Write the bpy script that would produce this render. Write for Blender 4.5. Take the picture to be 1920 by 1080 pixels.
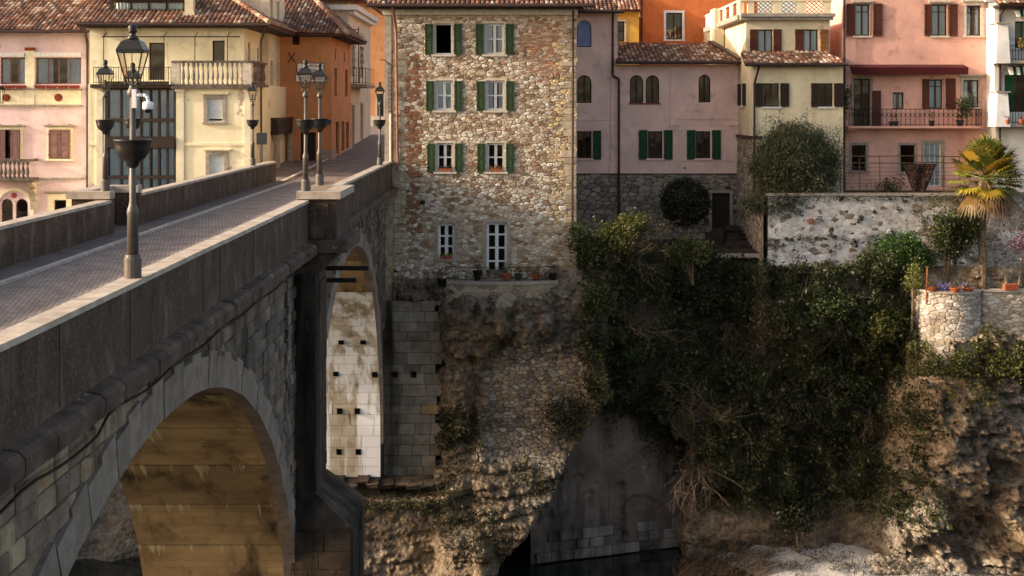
import bpy, math, random
import numpy as np
from mathutils import Vector, Matrix

random.seed(7)
RNG = np.random.default_rng(7)
sc = bpy.context.scene
for o in list(bpy.data.objects):
    bpy.data.objects.remove(o)
COL = sc.collection

# ---------------------------------------------------------------- camera
F = 2667.0          # focal length in photo pixels (50 mm on 36 mm)
HOR = 197.0         # horizon row in the photo
CAMZ = 3.3          # eye height above the bridge road
cam_d = bpy.data.cameras.new('camera')
cam = bpy.data.objects.new('camera', cam_d)
COL.objects.link(cam)
cam.location = (0, 0, CAMZ)
cam.rotation_euler = (math.radians(90), 0, 0)
cam_d.sensor_width = 36
cam_d.lens = 50.0
cam_d.shift_y = -(540 - HOR) / 1920.0
cam_d.clip_start = 0.5
cam_d.clip_end = 3000
sc.camera = cam

# ---------------------------------------------------------------- sky and sun
SUN_TO = Vector((-1.0, -0.14, 0.36)).normalized()
sun_el = math.asin(SUN_TO.z)
world = bpy.data.worlds.new('World')
sc.world = world
world.use_nodes = True
wn = world.node_tree.nodes
wl = world.node_tree.links
bg = wn['Background']
sky = wn.new('ShaderNodeTexSky')
sky.sky_type = 'NISHITA'
sky.sun_disc = False
sky.sun_elevation = sun_el
sky.sun_rotation = math.atan2(SUN_TO.x, SUN_TO.y)
sky.altitude = 150
sky.air_density = 0.8
sky.dust_density = 3.5
sky.ozone_density = 0.3
tint = wn.new('ShaderNodeMix'); tint.data_type = 'RGBA'; tint.blend_type = 'MULTIPLY'; tint.inputs[0].default_value = 1.0
tint.inputs[7].default_value = (1.0, 0.86, 0.70, 1)      # even warm white balance of the whole sky
wl.new(sky.outputs['Color'], tint.inputs[6]); wl.new(tint.outputs[2], bg.inputs['Color'])
bg.inputs['Strength'].default_value = 0.15
sun_d = bpy.data.lights.new('sun', 'SUN')
sun_d.energy = 2.1
sun_d.angle = math.radians(0.9)
sun_d.color = (1.0, 0.88, 0.72)
sun = bpy.data.objects.new('sun', sun_d)
COL.objects.link(sun)
sun.rotation_euler = SUN_TO.to_track_quat('Z', 'Y').to_euler()
sun.location = SUN_TO * 150
sc.view_settings.view_transform = 'Standard'
sc.view_settings.look = 'None'
sc.view_settings.exposure = 1.5
sc.view_settings.gamma = 1.0
sc.view_settings.use_curve_mapping = False
sc.cycles.use_denoising = True
sc.cycles.max_bounces = 8
sc.cycles.transparent_max_bounces = 12

# ---------------------------------------------------------------- helpers
def X(px, d): return (px - 960.0) * d / F
def Z(py, d): return CAMZ - (py - HOR) * d / F
def lin(c):
    return tuple(((v / 255) / 12.92 if v / 255 <= .04045 else ((v / 255 + .055) / 1.055) ** 2.4) for v in c)

class MB:
    """collects faces; fn maps (u, w, z) to world"""
    def __init__(s, fn=None):
        s.v = []; s.f = []; s.c = []; s.fn = fn; s.col = None
    def pt(s, p):
        s.v.append(tuple(s.fn(*p)) if s.fn else tuple(p))
        if s.col is not None: s.c.append(s.col)
        return len(s.v) - 1
    def poly(s, pts):
        s.f.append([s.pt(p) for p in pts])
    def hexa(s, p):
        i = [s.pt(q) for q in p]
        for a in ((0, 3, 2, 1), (4, 5, 6, 7), (0, 1, 5, 4), (1, 2, 6, 5), (2, 3, 7, 6), (3, 0, 4, 7)):
            s.f.append([i[k] for k in a])
    def box(s, x0, x1, y0, y1, z0, z1):
        s.hexa([(x0, y0, z0), (x1, y0, z0), (x1, y1, z0), (x0, y1, z0), (x0, y0, z1), (x1, y0, z1), (x1, y1, z1), (x0, y1, z1)])
    def cbox(s, x0, x1, y0, y1, z0, z1, b):
        """box whose -y face (the shown one) is chamfered by b"""
        p = [(x0, y1, z0), (x1, y1, z0), (x1, y1, z1), (x0, y1, z1), (x0, y0 + b, z0), (x1, y0 + b, z0), (x1, y0 + b, z1), (x0, y0 + b, z1),
             (x0 + b, y0, z0 + b), (x1 - b, y0, z0 + b), (x1 - b, y0, z1 - b), (x0 + b, y0, z1 - b)]
        i = [s.pt(q) for q in p]
        for a in ((0, 1, 5, 4), (1, 2, 6, 5), (2, 3, 7, 6), (3, 0, 4, 7), (4, 5, 9, 8), (5, 6, 10, 9), (6, 7, 11, 10), (7, 4, 8, 11), (8, 9, 10, 11)):
            s.f.append([i[k] for k in a])
    def cyl(s, p0, p1, r0, r1=None, n=8, cap=True):
        r1 = r0 if r1 is None else r1
        p0 = Vector(p0); p1 = Vector(p1); d = (p1 - p0)
        if d.length < 1e-6: return
        d.normalize()
        a = d.orthogonal().normalized(); b = d.cross(a)
        A = []; B = []
        for k in range(n):
            t = 2 * math.pi * k / n
            q = a * math.cos(t) + b * math.sin(t)
            A.append(s.pt(p0 + q * r0)); B.append(s.pt(p1 + q * r1))
        for k in range(n):
            s.f.append([A[k], A[(k + 1) % n], B[(k + 1) % n], B[k]])
        if cap:
            s.f.append(A[::-1]); s.f.append(B)
    def tube(s, pts, r, n=6, r1=None):
        m = len(pts) - 1
        for i in range(m):
            if r1 is None: s.cyl(pts[i], pts[i + 1], r, r, n, True)
            else:
                s.cyl(pts[i], pts[i + 1], r + (r1 - r) * i / m, r + (r1 - r) * (i + 1) / m, n, True)
    def lathe(s, prof, c=(0, 0, 0), n=12, sx=1, sy=1, cap=True):
        rings = []
        for r, z in prof:
            rings.append([s.pt((c[0] + sx * r * math.cos(2 * math.pi * k / n), c[1] + sy * r * math.sin(2 * math.pi * k / n), c[2] + z)) for k in range(n)])
        for i in range(len(rings) - 1):
            for k in range(n):
                s.f.append([rings[i][k], rings[i][(k + 1) % n], rings[i + 1][(k + 1) % n], rings[i + 1][k]])
        if cap:
            s.f.append(rings[0][::-1]); s.f.append(rings[-1])
    def ball(s, c, rx, ry, rz, n=8, m=5):
        prof = [(math.sin(math.pi * (i + .02) / (m + .04)), -math.cos(math.pi * (i + .02) / (m + .04))) for i in range(m + 1)]
        rings = []
        for r, z in prof:
            rings.append([s.pt((c[0] + rx * r * math.cos(2 * math.pi * k / n), c[1] + ry * r * math.sin(2 * math.pi * k / n), c[2] + rz * z)) for k in range(n)])
        for i in range(m):
            for k in range(n):
                s.f.append([rings[i][k], rings[i][(k + 1) % n], rings[i + 1][(k + 1) % n], rings[i + 1][k]])

def empty(name, loc=(0, 0, 0), label=None, cat=None, group=None):
    o = bpy.data.objects.new(name, None)
    o.empty_display_size = .2
    COL.objects.link(o); o.location = loc
    tag(o, label, cat, group)
    return o
def tag(o, label=None, cat=None, group=None, kind=None):
    if label: o['label'] = label
    if cat: o['category'] = cat
    if group: o['group'] = group
    if kind: o['kind'] = kind
    return o
def setparent(o, parent):
    if parent is not None:
        o.parent = parent
        p = parent; M = Matrix.Identity(4)
        chain = []
        while p is not None:
            chain.append(p); p = p.parent
        for q in reversed(chain):
            M = M @ (q.matrix_parent_inverse @ Matrix.LocRotScale(q.location, q.rotation_euler, q.scale))
        o.matrix_parent_inverse = M.inverted()
def mk(name, mb, mat, parent=None, smooth=False, local=False):
    me = bpy.data.meshes.new(name)
    me.from_pydata(mb.v, [], mb.f)
    if mb.c and len(mb.c) == len(mb.v):
        at = me.color_attributes.new('Col', 'FLOAT_COLOR', 'POINT')
        arr = np.ones((len(mb.v), 4), np.float32); arr[:, :3] = np.array(mb.c, np.float32)
        at.data.foreach_set('color', arr.ravel())
    if smooth:
        me.polygons.foreach_set('use_smooth', [True] * len(me.polygons))
    if mat: me.materials.append(mat)
    o = bpy.data.objects.new(name, me)
    COL.objects.link(o)
    if parent is not None:
        if local: o.parent = parent
        else: setparent(o, parent)
    return o
def npmesh(name, V, Q, C, mat, parent=None, smooth=False):
    """V (n,3) verts, Q (m,k) faces, C (n,3) colours"""
    me = bpy.data.meshes.new(name)
    n, m, k = len(V), len(Q), Q.shape[1]
    me.vertices.add(n); me.vertices.foreach_set('co', np.asarray(V, np.float32).ravel())
    me.loops.add(m * k); me.loops.foreach_set('vertex_index', np.asarray(Q, np.int32).ravel())
    me.polygons.add(m)
    me.polygons.foreach_set('loop_start', np.arange(m, dtype=np.int32) * k)
    me.polygons.foreach_set('loop_total', np.full(m, k, np.int32))
    if smooth: me.polygons.foreach_set('use_smooth', np.ones(m, bool))
    if C is not None:
        at = me.color_attributes.new('Col', 'FLOAT_COLOR', 'POINT')
        arr = np.ones((n, 4), np.float32); arr[:, :3] = C
        at.data.foreach_set('color', arr.ravel())
    me.update(calc_edges=True); me.validate()
    me.materials.append(mat)
    o = bpy.data.objects.new(name, me); COL.objects.link(o)
    if parent is not None: setparent(o, parent)
    return o
def copytree(o, parent=None):
    c = o.copy(); COL.objects.link(c)
    if parent is not None: c.parent = parent
    for ch in list(o.children): copytree(ch, c)
    return c

# ---------------------------------------------------------------- materials
def pm(name, c1, c2=None, scale=2.0, lo=.35, hi=.65, rough=.88, bump=None, streak=None, spots=None, spots2=None, attr=False, spec=.3, metal=0.0, stretch=(1, 1, 1), peb=None):
    m = bpy.data.materials.new(name); m.use_nodes = True
    nt = m.node_tree; N = nt.nodes; L = nt.links
    b = N['Principled BSDF']
    b.inputs['Roughness'].default_value = rough
    b.inputs['Specular IOR Level'].default_value = spec
    b.inputs['Metallic'].default_value = metal
    tc = N.new('ShaderNodeTexCoord')
    def noise_fac(scl, lo, hi, st=(1, 1, 1), detail=7, rgh=.6, off=0):
        mp = N.new('ShaderNodeMapping'); mp.inputs['Scale'].default_value = st
        mp.inputs['Location'].default_value = (off, off * .7, off * 1.3)
        L.new(tc.outputs['Object'], mp.inputs['Vector'])
        n = N.new('ShaderNodeTexNoise'); n.inputs['Scale'].default_value = scl
        n.inputs['Detail'].default_value = detail; n.inputs['Roughness'].default_value = rgh
        L.new(mp.outputs['Vector'], n.inputs['Vector'])
        r = N.new('ShaderNodeMapRange'); r.inputs['From Min'].default_value = lo; r.inputs['From Max'].default_value = hi
        L.new(n.outputs['Fac'], r.inputs['Value'])
        return r.outputs['Result']
    def mixc(fac, a, bcol, mode='MIX'):
        mx = N.new('ShaderNodeMix'); mx.data_type = 'RGBA'; mx.blend_type = mode
        if isinstance(fac, (int, float)): mx.inputs[0].default_value = fac
        else: L.new(fac, mx.inputs[0])
        for sock, v in ((mx.inputs[6], a), (mx.inputs[7], bcol)):
            if isinstance(v, tuple): sock.default_value = (*v, 1)
            else: L.new(v, sock)
        return mx.outputs[2]
    col = lin(c1)
    if c2 is not None: col = mixc(noise_fac(scale, lo, hi, stretch), lin(c1), lin(c2))
    for k, s in enumerate((spots, spots2)):
        if s is not None:   # (colour, scale, lo, hi[, stretch])
            col = mixc(noise_fac(s[1], s[2], s[3], s[4] if len(s) > 4 else (1, 1, 1), 8, .65, 13 + 9 * k), col, lin(s[0]))
    if streak is not None:  # (colour, scale, lo, hi)
        col = mixc(noise_fac(streak[1], streak[2], streak[3], (1, 1, streak[4] if len(streak) > 4 else .08), 6, .6, 31), col, lin(streak[0]))
    vo = None
    if peb:                                  # pebbly conglomerate: (scale, dark factor)
        vo = N.new('ShaderNodeTexVoronoi'); vo.inputs['Scale'].default_value = peb[0]; L.new(tc.outputs['Object'], vo.inputs['Vector'])
        mr = N.new('ShaderNodeMapRange'); mr.inputs['From Min'].default_value = .0; mr.inputs['From Max'].default_value = .75; mr.inputs['To Min'].default_value = 1.0; mr.inputs['To Max'].default_value = 0.0
        L.new(vo.outputs['Distance'], mr.inputs['Value'])
        sp = N.new('ShaderNodeSeparateColor'); L.new(vo.outputs['Color'], sp.inputs['Color'])
        gr = N.new('ShaderNodeMapRange'); gr.inputs['To Min'].default_value = peb[1]; gr.inputs['To Max'].default_value = 1.15; L.new(sp.outputs[0], gr.inputs['Value'])
        cb = N.new('ShaderNodeCombineColor')
        for q in range(3): L.new(gr.outputs['Result'], cb.inputs[q])
        col = mixc(1.0, col, cb.outputs['Color'], 'MULTIPLY')
    if attr:
        a = N.new('ShaderNodeVertexColor'); a.layer_name = 'Col'
        col = mixc(1.0, col, a.outputs['Color'], 'MULTIPLY')
    if isinstance(col, tuple): b.inputs['Base Color'].default_value = (*col, 1)
    else: L.new(col, b.inputs['Base Color'])
    if bump:
        n = N.new('ShaderNodeTexNoise'); n.inputs['Scale'].default_value = bump[1]; n.inputs['Detail'].default_value = 8
        n.inputs['Roughness'].default_value = .65
        L.new(tc.outputs['Object'], n.inputs['Vector'])
        bp = N.new('ShaderNodeBump'); bp.inputs['Strength'].default_value = bump[0]; bp.inputs['Distance'].default_value = bump[2] if len(bump) > 2 else .03
        hs = n.outputs['Fac']
        if vo is not None:
            am = N.new('ShaderNodeMath'); am.operation = 'ADD'; L.new(hs, am.inputs[0]); L.new(mr.outputs['Result'], am.inputs[1]); hs = am.outputs[0]
        L.new(hs, bp.inputs['Height']); L.new(bp.outputs['Normal'], b.inputs['Normal'])
    return m
def plaster(name, c, dirt=(120, 100, 80), amt=.62, c2=None):
    c2 = c2 or tuple(int(v * .84) for v in c)
    return pm(name, c, c2, scale=.9, lo=.3, hi=.75, rough=.93, bump=(.25, 14, .02), streak=(dirt, 1.6, amt - .07, amt + .24, .1), spots=(tuple(int(v * .76) for v in c), 1.7, .56, .72))
def leafmat(name, trans=.35):
    m = bpy.data.materials.new(name); m.use_nodes = True
    nt = m.node_tree; N = nt.nodes; L = nt.links
    N.remove(N['Principled BSDF'])
    a = N.new('ShaderNodeVertexColor'); a.layer_name = 'Col'
    d = N.new('ShaderNodeBsdfDiffuse'); t = N.new('ShaderNodeBsdfTranslucent'); g = N.new('ShaderNodeBsdfGlossy')
    g.inputs['Roughness'].default_value = .45; g.inputs['Color'].default_value = (.6, .6, .6, 1)
    L.new(a.outputs['Color'], d.inputs['Color']); L.new(a.outputs['Color'], t.inputs['Color'])
    m1 = N.new('ShaderNodeMixShader'); m1.inputs[0].default_value = trans
    L.new(d.outputs[0], m1.inputs[1]); L.new(t.outputs[0], m1.inputs[2])
    m2 = N.new('ShaderNodeMixShader'); m2.inputs[0].default_value = .04
    L.new(m1.outputs[0], m2.inputs[1]); L.new(g.outputs[0], m2.inputs[2])
    L.new(m2.outputs[0], N['Material Output'].inputs['Surface'])
    return m
def glassmat(name, tint=(.9, .95, .95), refl=1.3):
    m = bpy.data.materials.new(name); m.use_nodes = True
    nt = m.node_tree; N = nt.nodes; L = nt.links
    N.remove(N['Principled BSDF'])
    tr = N.new('ShaderNodeBsdfTransparent'); tr.inputs['Color'].default_value = (*tint, 1)
    g = N.new('ShaderNodeBsdfGlossy'); g.inputs['Roughness'].default_value = .02
    lw = N.new('ShaderNodeFresnel'); lw.inputs['IOR'].default_value = 1.6
    tc = N.new('ShaderNodeTexCoord')
    n = N.new('ShaderNodeTexNoise'); n.inputs['Scale'].default_value = 1.3; n.inputs['Detail'].default_value = 1
    L.new(tc.outputs['Object'], n.inputs['Vector'])
    bp = N.new('ShaderNodeBump'); bp.inputs['Strength'].default_value = .25; bp.inputs['Distance'].default_value = .04
    L.new(n.outputs['Fac'], bp.inputs['Height']); L.new(bp.outputs['Normal'], g.inputs['Normal'])
    ad = N.new('ShaderNodeMath'); ad.operation = 'MULTIPLY_ADD'; ad.inputs[1].default_value = refl; ad.inputs[2].default_value = .02
    L.new(lw.outputs[0], ad.inputs[0])
    mx = N.new('ShaderNodeMixShader')
    L.new(ad.outputs[0], mx.inputs[0]); L.new(tr.outputs[0], mx.inputs[1]); L.new(g.outputs[0], mx.inputs[2])
    L.new(mx.outputs[0], N['Material Output'].inputs['Surface'])
    return m

M = {}
M['pink'] = plaster('pink_plaster', (234, 208, 212), (190, 160, 160))
M['pink2'] = plaster('rose_plaster', (250, 214, 204), (215, 168, 156), .68)
M['salmon'] = plaster('salmon_plaster', (230, 178, 162), (180, 125, 110), .66)
M['yellow'] = plaster('yellow_plaster', (240, 231, 202), (175, 156, 126), .64)
M['yellow_worn'] = pm('peeling_yellow_plaster', (240, 232, 202), (224, 212, 174), .9, lo=.3, hi=.75, rough=.93, bump=(.3, 14, .02), spots=((186, 168, 152), .75, .615, .63), spots2=((224, 208, 160), 3.0, .6, .66), streak=((168, 148, 116), 1.8, .57, .85, .1))
M['yellow2'] = plaster('ochre_cream_plaster', (240, 226, 192), (190, 156, 92), .6)
M['cream'] = plaster('cream_plaster', (228, 214, 186), (160, 140, 110))
M['orange'] = plaster('orange_plaster', (208, 148, 102), (165, 106, 70), .62)
M['orange2'] = plaster('bright_orange_plaster', (212, 124, 72), (180, 98, 58), .66)
M['gold'] = plaster('golden_plaster', (222, 176, 84))
M['white'] = plaster('white_plaster', (232, 230, 228), (170, 165, 160), .68)
M['trimw'] = pm('pale_stone_trim', (206, 198, 184), (176, 166, 150), 6, bump=(.2, 30))
M['trimg'] = pm('grey_stone_trim', (168, 160, 150), (138, 128, 116), 6, bump=(.2, 30))
M['trimc'] = pm('cream_trim', (236, 228, 200), (220, 208, 176), 5)
M['aged'] = pm('blackened_stone_trim', (118, 106, 96), (76, 68, 62), 4, bump=(.4, 22, .02), spots=((52, 46, 42), 3, .55, .68))
M['redtrim'] = pm('red_painted_trim', (140, 60, 45), (110, 48, 38), 8)
M['whitewood'] = pm('white_window_paint', (226, 226, 226), (205, 205, 204), 9, rough=.5)
M['brownwood'] = pm('brown_window_wood', (84, 52, 38), (60, 38, 30), 10, stretch=(1, 1, .2), rough=.6)
M['darkwood'] = pm('dark_wood', (58, 44, 36), (42, 32, 27), 10, rough=.7)
M['green'] = pm('green_shutter_paint', (54, 74, 46), (44, 60, 38), 7, rough=.6)
M['green2'] = pm('bottle_green_paint', (18, 72, 44), (14, 56, 36), 7, rough=.6)
M['mauve'] = pm('mauve_shutter_paint', (132, 100, 98), (112, 84, 82), 7, rough=.7)
M['brownsh'] = pm('brown_shutter_wood', (92, 46, 30), (70, 36, 25), 9, stretch=(.3, .3, 2), rough=.65)
M['tansh'] = pm('tan_shutter_wood', (150, 98, 58), (120, 76, 45), 9, stretch=(.3, .3, 2), rough=.65)
M['curtain'] = pm('white_curtain', (225, 232, 236), (205, 212, 218), 3)
M['blind'] = pm('white_blind', (214, 222, 226), (196, 204, 208), 3)
M['bluelit'] = pm('blue_lit_sheet', (136, 148, 192), (120, 132, 176), 3)
M['glass'] = glassmat('window_glass')
M['lampglass'] = glassmat('lantern_glass', (.93, .93, .9), .45)
M['iron'] = pm('black_iron', (34, 32, 31), (26, 24, 23), 12, rough=.5, metal=.3)
M['lampiron'] = pm('lamp_cast_iron', (46, 44, 43), (36, 34, 33), 10, rough=.38, spec=.6, metal=.35)
M['lamppole'] = pm('grey_painted_pole', (86, 79, 73), (70, 64, 59), 8, rough=.5, spec=.5, metal=.0, bump=(.08, 20))
M['steel'] = pm('rusty_dark_steel', (40, 32, 28), (30, 24, 22), 6)
M['copper'] = pm('copper_pipe', (150, 108, 92), (118, 84, 74), 5, rough=.5, metal=.3)
M['pipe'] = pm('dark_brown_pipe', (66, 50, 46), (52, 40, 38), 5, rough=.5)
M['maroon'] = pm('maroon_canvas', (78, 22, 28), (62, 16, 22), 5)
M['terracotta'] = pm('terracotta', (176, 96, 62), (140, 76, 50), 8)
M['tile'] = pm('roof_tile', (255, 255, 255), (215, 205, 195), 9, rough=.9, attr=True, bump=(.2, 40, .01))
M['underlay'] = pm('tile_bed', (96, 58, 44), (70, 44, 36), 4)
M['plasticw'] = pm('white_plastic', (232, 232, 234), rough=.35, spec=.5)
M['blackglass'] = pm('black_dome', (12, 12, 13), rough=.08, spec=.7)
M['signw'] = pm('white_sign_board', (248, 247, 244), (236, 235, 230), 6, rough=.5)
M['signblue'] = pm('blue_enamel', (34, 58, 140), rough=.4)
M['ink'] = pm('dark_lettering', (52, 46, 60), rough=.6)
M['goldink'] = pm('bronze_lettering', (120, 88, 34), rough=.5, metal=.3)
M['signdark'] = pm('sign_back_grey', (58, 60, 62), (48, 50, 52), 4, rough=.5)
M['leaf'] = leafmat('leaf')
M['twig'] = pm('bare_twig', (104, 88, 72), (76, 62, 50), 6)
M['bark'] = pm('tree_bark', (140, 122, 100), (92, 76, 60), 6, bump=(.6, 20))
M['lilac'] = pm('lilac_flowers', (168, 140, 215), (140, 110, 190), 20)
# stone
M['stone'] = pm('rubble_stone', (255, 255, 255), (214, 206, 196), 5, lo=.3, hi=.7, attr=True, bump=(.55, 16, .03), spots=(( 170, 150, 125), 9, .58, .75))
M['mortar'] = pm('lime_mortar', (196, 178, 150), (150, 126, 98), 3, bump=(.7, 18, .03), spots=((110, 88, 64), 6, .58, .7))
M['darkmortar'] = pm('old_mortar', (96, 86, 74), (64, 57, 50), 2, bump=(.7, 12, .04))
# ================================================================ SETTING: road, river, banks
M['cobble'] = pm('cobble_road', (168, 156, 150), (130, 119, 114), 1.5, rough=.7, spec=.4)
def cobble_nodes(m, sx, sy):
    nt = m.node_tree; N = nt.nodes; L = nt.links; b = N['Principled BSDF']
    src = b.inputs['Base Color'].links[0].from_socket
    tc = N.new('ShaderNodeTexCoord'); mp = N.new('ShaderNodeMapping')
    mp.inputs['Rotation'].default_value = (0, 0, math.radians(24))
    L.new(tc.outputs['Object'], mp.inputs['Vector'])
    br = N.new('ShaderNodeTexBrick'); br.inputs['Scale'].default_value = 1
    br.inputs['Brick Width'].default_value = sx; br.inputs['Row Height'].default_value = sy
    br.inputs['Mortar Size'].default_value = .012; br.inputs['Mortar Smooth'].default_value = .4
    br.inputs['Color1'].default_value = (1, .97, .94, 1); br.inputs['Color2'].default_value = (.62, .58, .58, 1); br.inputs['Mortar'].default_value = (.28, .25, .24, 1)
    L.new(mp.outputs['Vector'], br.inputs['Vector'])
    mx = N.new('ShaderNodeMix'); mx.data_type = 'RGBA'; mx.blend_type = 'MULTIPLY'; mx.inputs[0].default_value = 1
    L.new(src, mx.inputs[6]); L.new(br.outputs['Color'], mx.inputs[7]); L.new(mx.outputs[2], b.inputs['Base Color'])
    bp = N.new('ShaderNodeBump'); bp.inputs['Strength'].default_value = .8; bp.inputs['Distance'].default_value = .02; bp.invert = True
    L.new(br.outputs['Fac'], bp.inputs['Height']); L.new(bp.outputs['Normal'], b.inputs['Normal'])
cobble_nodes(M['cobble'], .11, .075)
M['flag'] = pm('pavement_stone', (118, 106, 100), (92, 82, 78), 1.2, bump=(.3, 20, .02), spots=((70, 60, 56), 3, .55, .75))
M['kerb'] = pm('kerb_stone', (196, 186, 176), (160, 150, 142), 3)
M['concrete'] = pm('weathered_parapet_concrete', (80, 64, 54), (57, 45, 38), 2.2, lo=.3, hi=.7, bump=(.5, 26, .02), streak=((48, 39, 33), 2.2, .52, .8, .3), spots=((132, 115, 102), 16, .55, .72), spots2=((118, 101, 88), 1.6, .52, .72, (1, 1, .6)))
M['pilaster'] = pm('pale_pilaster_concrete', (94, 78, 68), (70, 57, 49), 4, bump=(.5, 26, .02), streak=((80, 70, 62), 4, .5, .72, .08))
M['coping'] = pm('coping_stone', (182, 170, 156), (146, 134, 122), 3, bump=(.3, 30, .015), spots=((130, 118, 106), 8, .6, .8))
M['cornice'] = pm('cornice_stone', (98, 82, 71), (58, 47, 41), 2, bump=(.7, 14, .04), spots=((176, 166, 156), 3.2, .62, .74))
M['block'] = pm('bridge_block_stone', (255, 255, 255), (196, 186, 178), 3, attr=True, bump=(.8, 9, .05), streak=((58, 48, 41), 1.1, .5, .64, .07))
M['vouss'] = pm('voussoir_stone', (255, 255, 255), (214, 206, 200), 4, attr=True, bump=(.4, 18, .025))
M['soffit'] = pm('soffit_concrete', (190, 160, 114), (142, 116, 80), .9, stretch=(.5, .5, 1.6), bump=(.3, 12, .02), spots=((62, 48, 35), .7, .5, .68, (1.3, 1.0, .22)), )
M['abut'] = pm('abutment_concrete', (206, 196, 178), (160, 146, 122), 1.3, bump=(.4, 14, .03), spots=((112, 92, 64), .6, .54, .7), streak=((244, 244, 246), 1.5, .46, .56, .06))
M['ashlar'] = pm('ashlar_stone', (255, 255, 255), (205, 196, 184), 2, attr=True, bump=(.6, 12, .03), streak=((84, 74, 62), .8, .52, .68, .1))
M['pierstone'] = pm('stained_pier_stone', (92, 78, 64), (58, 49, 42), 1.6, bump=(.8, 9, .05), streak=((24, 20, 18), 1.1, .42, .58, .08), spots=((140, 122, 100), 2.5, .64, .76))
M['pierstone2'] = pm('pier_base_stone', (150, 122, 86), (104, 84, 60), 1.2, bump=(.8, 9, .05), spots=((206, 190, 160), 1.6, .6, .7), spots2=((46, 36, 28), .9, .58, .68))
def soffit_nodes(m):
    nt = m.node_tree; N = nt.nodes; L = nt.links; b = N['Principled BSDF']; src = b.inputs['Base Color'].links[0].from_socket
    def math_(op, *a):
        n = N.new('ShaderNodeMath'); n.operation = op
        for i, v in enumerate(a):
            if isinstance(v, (int, float)): n.inputs[i].default_value = v
            else: L.new(v, n.inputs[i])
        return n.outputs[0]
    def mix_(fac, a, c, mode='MIX'):
        n = N.new('ShaderNodeMix'); n.data_type = 'RGBA'; n.blend_type = mode
        if isinstance(fac, (int, float)): n.inputs[0].default_value = fac
        else: L.new(fac, n.inputs[0])
        for s_, v in ((n.inputs[6], a), (n.inputs[7], c)):
            if isinstance(v, tuple): s_.default_value = (*v, 1)
            else: L.new(v, s_)
        return n.outputs[2]
    tc = N.new('ShaderNodeTexCoord'); sx = N.new('ShaderNodeSeparateXYZ'); L.new(tc.outputs['Object'], sx.inputs[0])
    q = math_('DIVIDE', sx.outputs['Z'], -1.25); band = math_('FLOOR', q); t = math_('FRACT', q)
    wn_ = N.new('ShaderNodeTexWhiteNoise'); wn_.noise_dimensions = '1D'; L.new(band, wn_.inputs['W'])
    tone_ = N.new('ShaderNodeMapRange'); tone_.inputs['To Min'].default_value = .68; tone_.inputs['To Max'].default_value = 1.12; L.new(wn_.outputs['Value'], tone_.inputs['Value'])
    cc = N.new('ShaderNodeCombineColor')
    for i in range(3): L.new(tone_.outputs[0], cc.inputs[i])
    col = mix_(1.0, src, cc.outputs[0], 'MULTIPLY')
    # board joints
    jb = math_('LESS_THAN', math_('FRACT', math_('DIVIDE', sx.outputs['Z'], .21)), .09)
    col = mix_(math_('MULTIPLY', jb, .2), col, lin((70, 52, 36)))
    # lime runs hanging from the pour joints
    cv = N.new('ShaderNodeCombineXYZ'); L.new(sx.outputs['X'], cv.inputs[0]); L.new(math_('MULTIPLY', band, 7.3), cv.inputs[1]); L.new(math_('MULTIPLY', sx.outputs['Z'], .12), cv.inputs[2])
    nz = N.new('ShaderNodeTexNoise'); nz.inputs['Scale'].default_value = 2.6; nz.inputs['Detail'].default_value = 5; nz.inputs['Roughness'].default_value = .7; L.new(cv.outputs[0], nz.inputs['Vector'])
    ms = N.new('ShaderNodeMapRange'); ms.inputs['From Min'].default_value = .52; ms.inputs['From Max'].default_value = .58
    L.new(math_('SUBTRACT', nz.outputs['Fac'], math_('MULTIPLY', t, .26)), ms.inputs['Value'])
    col = mix_(math_('MULTIPLY', ms.outputs[0], .75), col, lin((214, 198, 160)))
    jl = math_('LESS_THAN', t, .025); col = mix_(math_('MULTIPLY', jl, .6), col, lin((56, 42, 30)))
    L.new(col, b.inputs['Base Color'])
soffit_nodes(M['soffit'])
M['gravel'] = pm('river_gravel', (222, 216, 210), (186, 178, 170), 5, bump=(.9, 40, .03), spots=((96, 84, 72), .8, .6, .7), spots2=((110, 96, 80), 9, .55, .7))
M['soil'] = pm('dark_soil', (72, 60, 46), (50, 42, 32), 1.5, bump=(.8, 8, .06))
M['earth'] = pm('bank_earth', (96, 84, 66), (66, 60, 46), .8, bump=(.8, 4, .1))

def water_mat():
    m = bpy.data.materials.new('river_water'); m.use_nodes = True
    b = m.node_tree.nodes['Principled BSDF']
    b.inputs['Base Color'].default_value = (.012, .016, .013, 1); b.inputs['Roughness'].default_value = .08
    n = m.node_tree.nodes.new('ShaderNodeTexNoise'); n.inputs['Scale'].default_value = 1.3; n.inputs['Detail'].default_value = 4
    tc = m.node_tree.nodes.new('ShaderNodeTexCoord'); m.node_tree.links.new(tc.outputs['Object'], n.inputs['Vector'])
    bp = m.node_tree.nodes.new('ShaderNodeBump'); bp.inputs['Strength'].default_value = .3; bp.inputs['Distance'].default_value = .1
    m.node_tree.links.new(n.outputs['Fac'], bp.inputs['Height']); m.node_tree.links.new(bp.outputs['Normal'], b.inputs['Normal'])
    return m
M['water'] = water_mat()
WZ = -16.4
mb = MB(); mb.poly([(-160, -20, WZ), (160, -20, WZ), (160, 78, WZ), (-160, 78, WZ)])
tag(mk('river', mb, M['water']), kind='structure')
mb = MB(); mb.poly([(-900, -900, WZ - 1.5), (900, -900, WZ - 1.5), (900, 900, WZ - 1.5), (-900, 900, WZ - 1.5)])
tag(mk('ground', mb, M['earth']), kind='structure')

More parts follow.
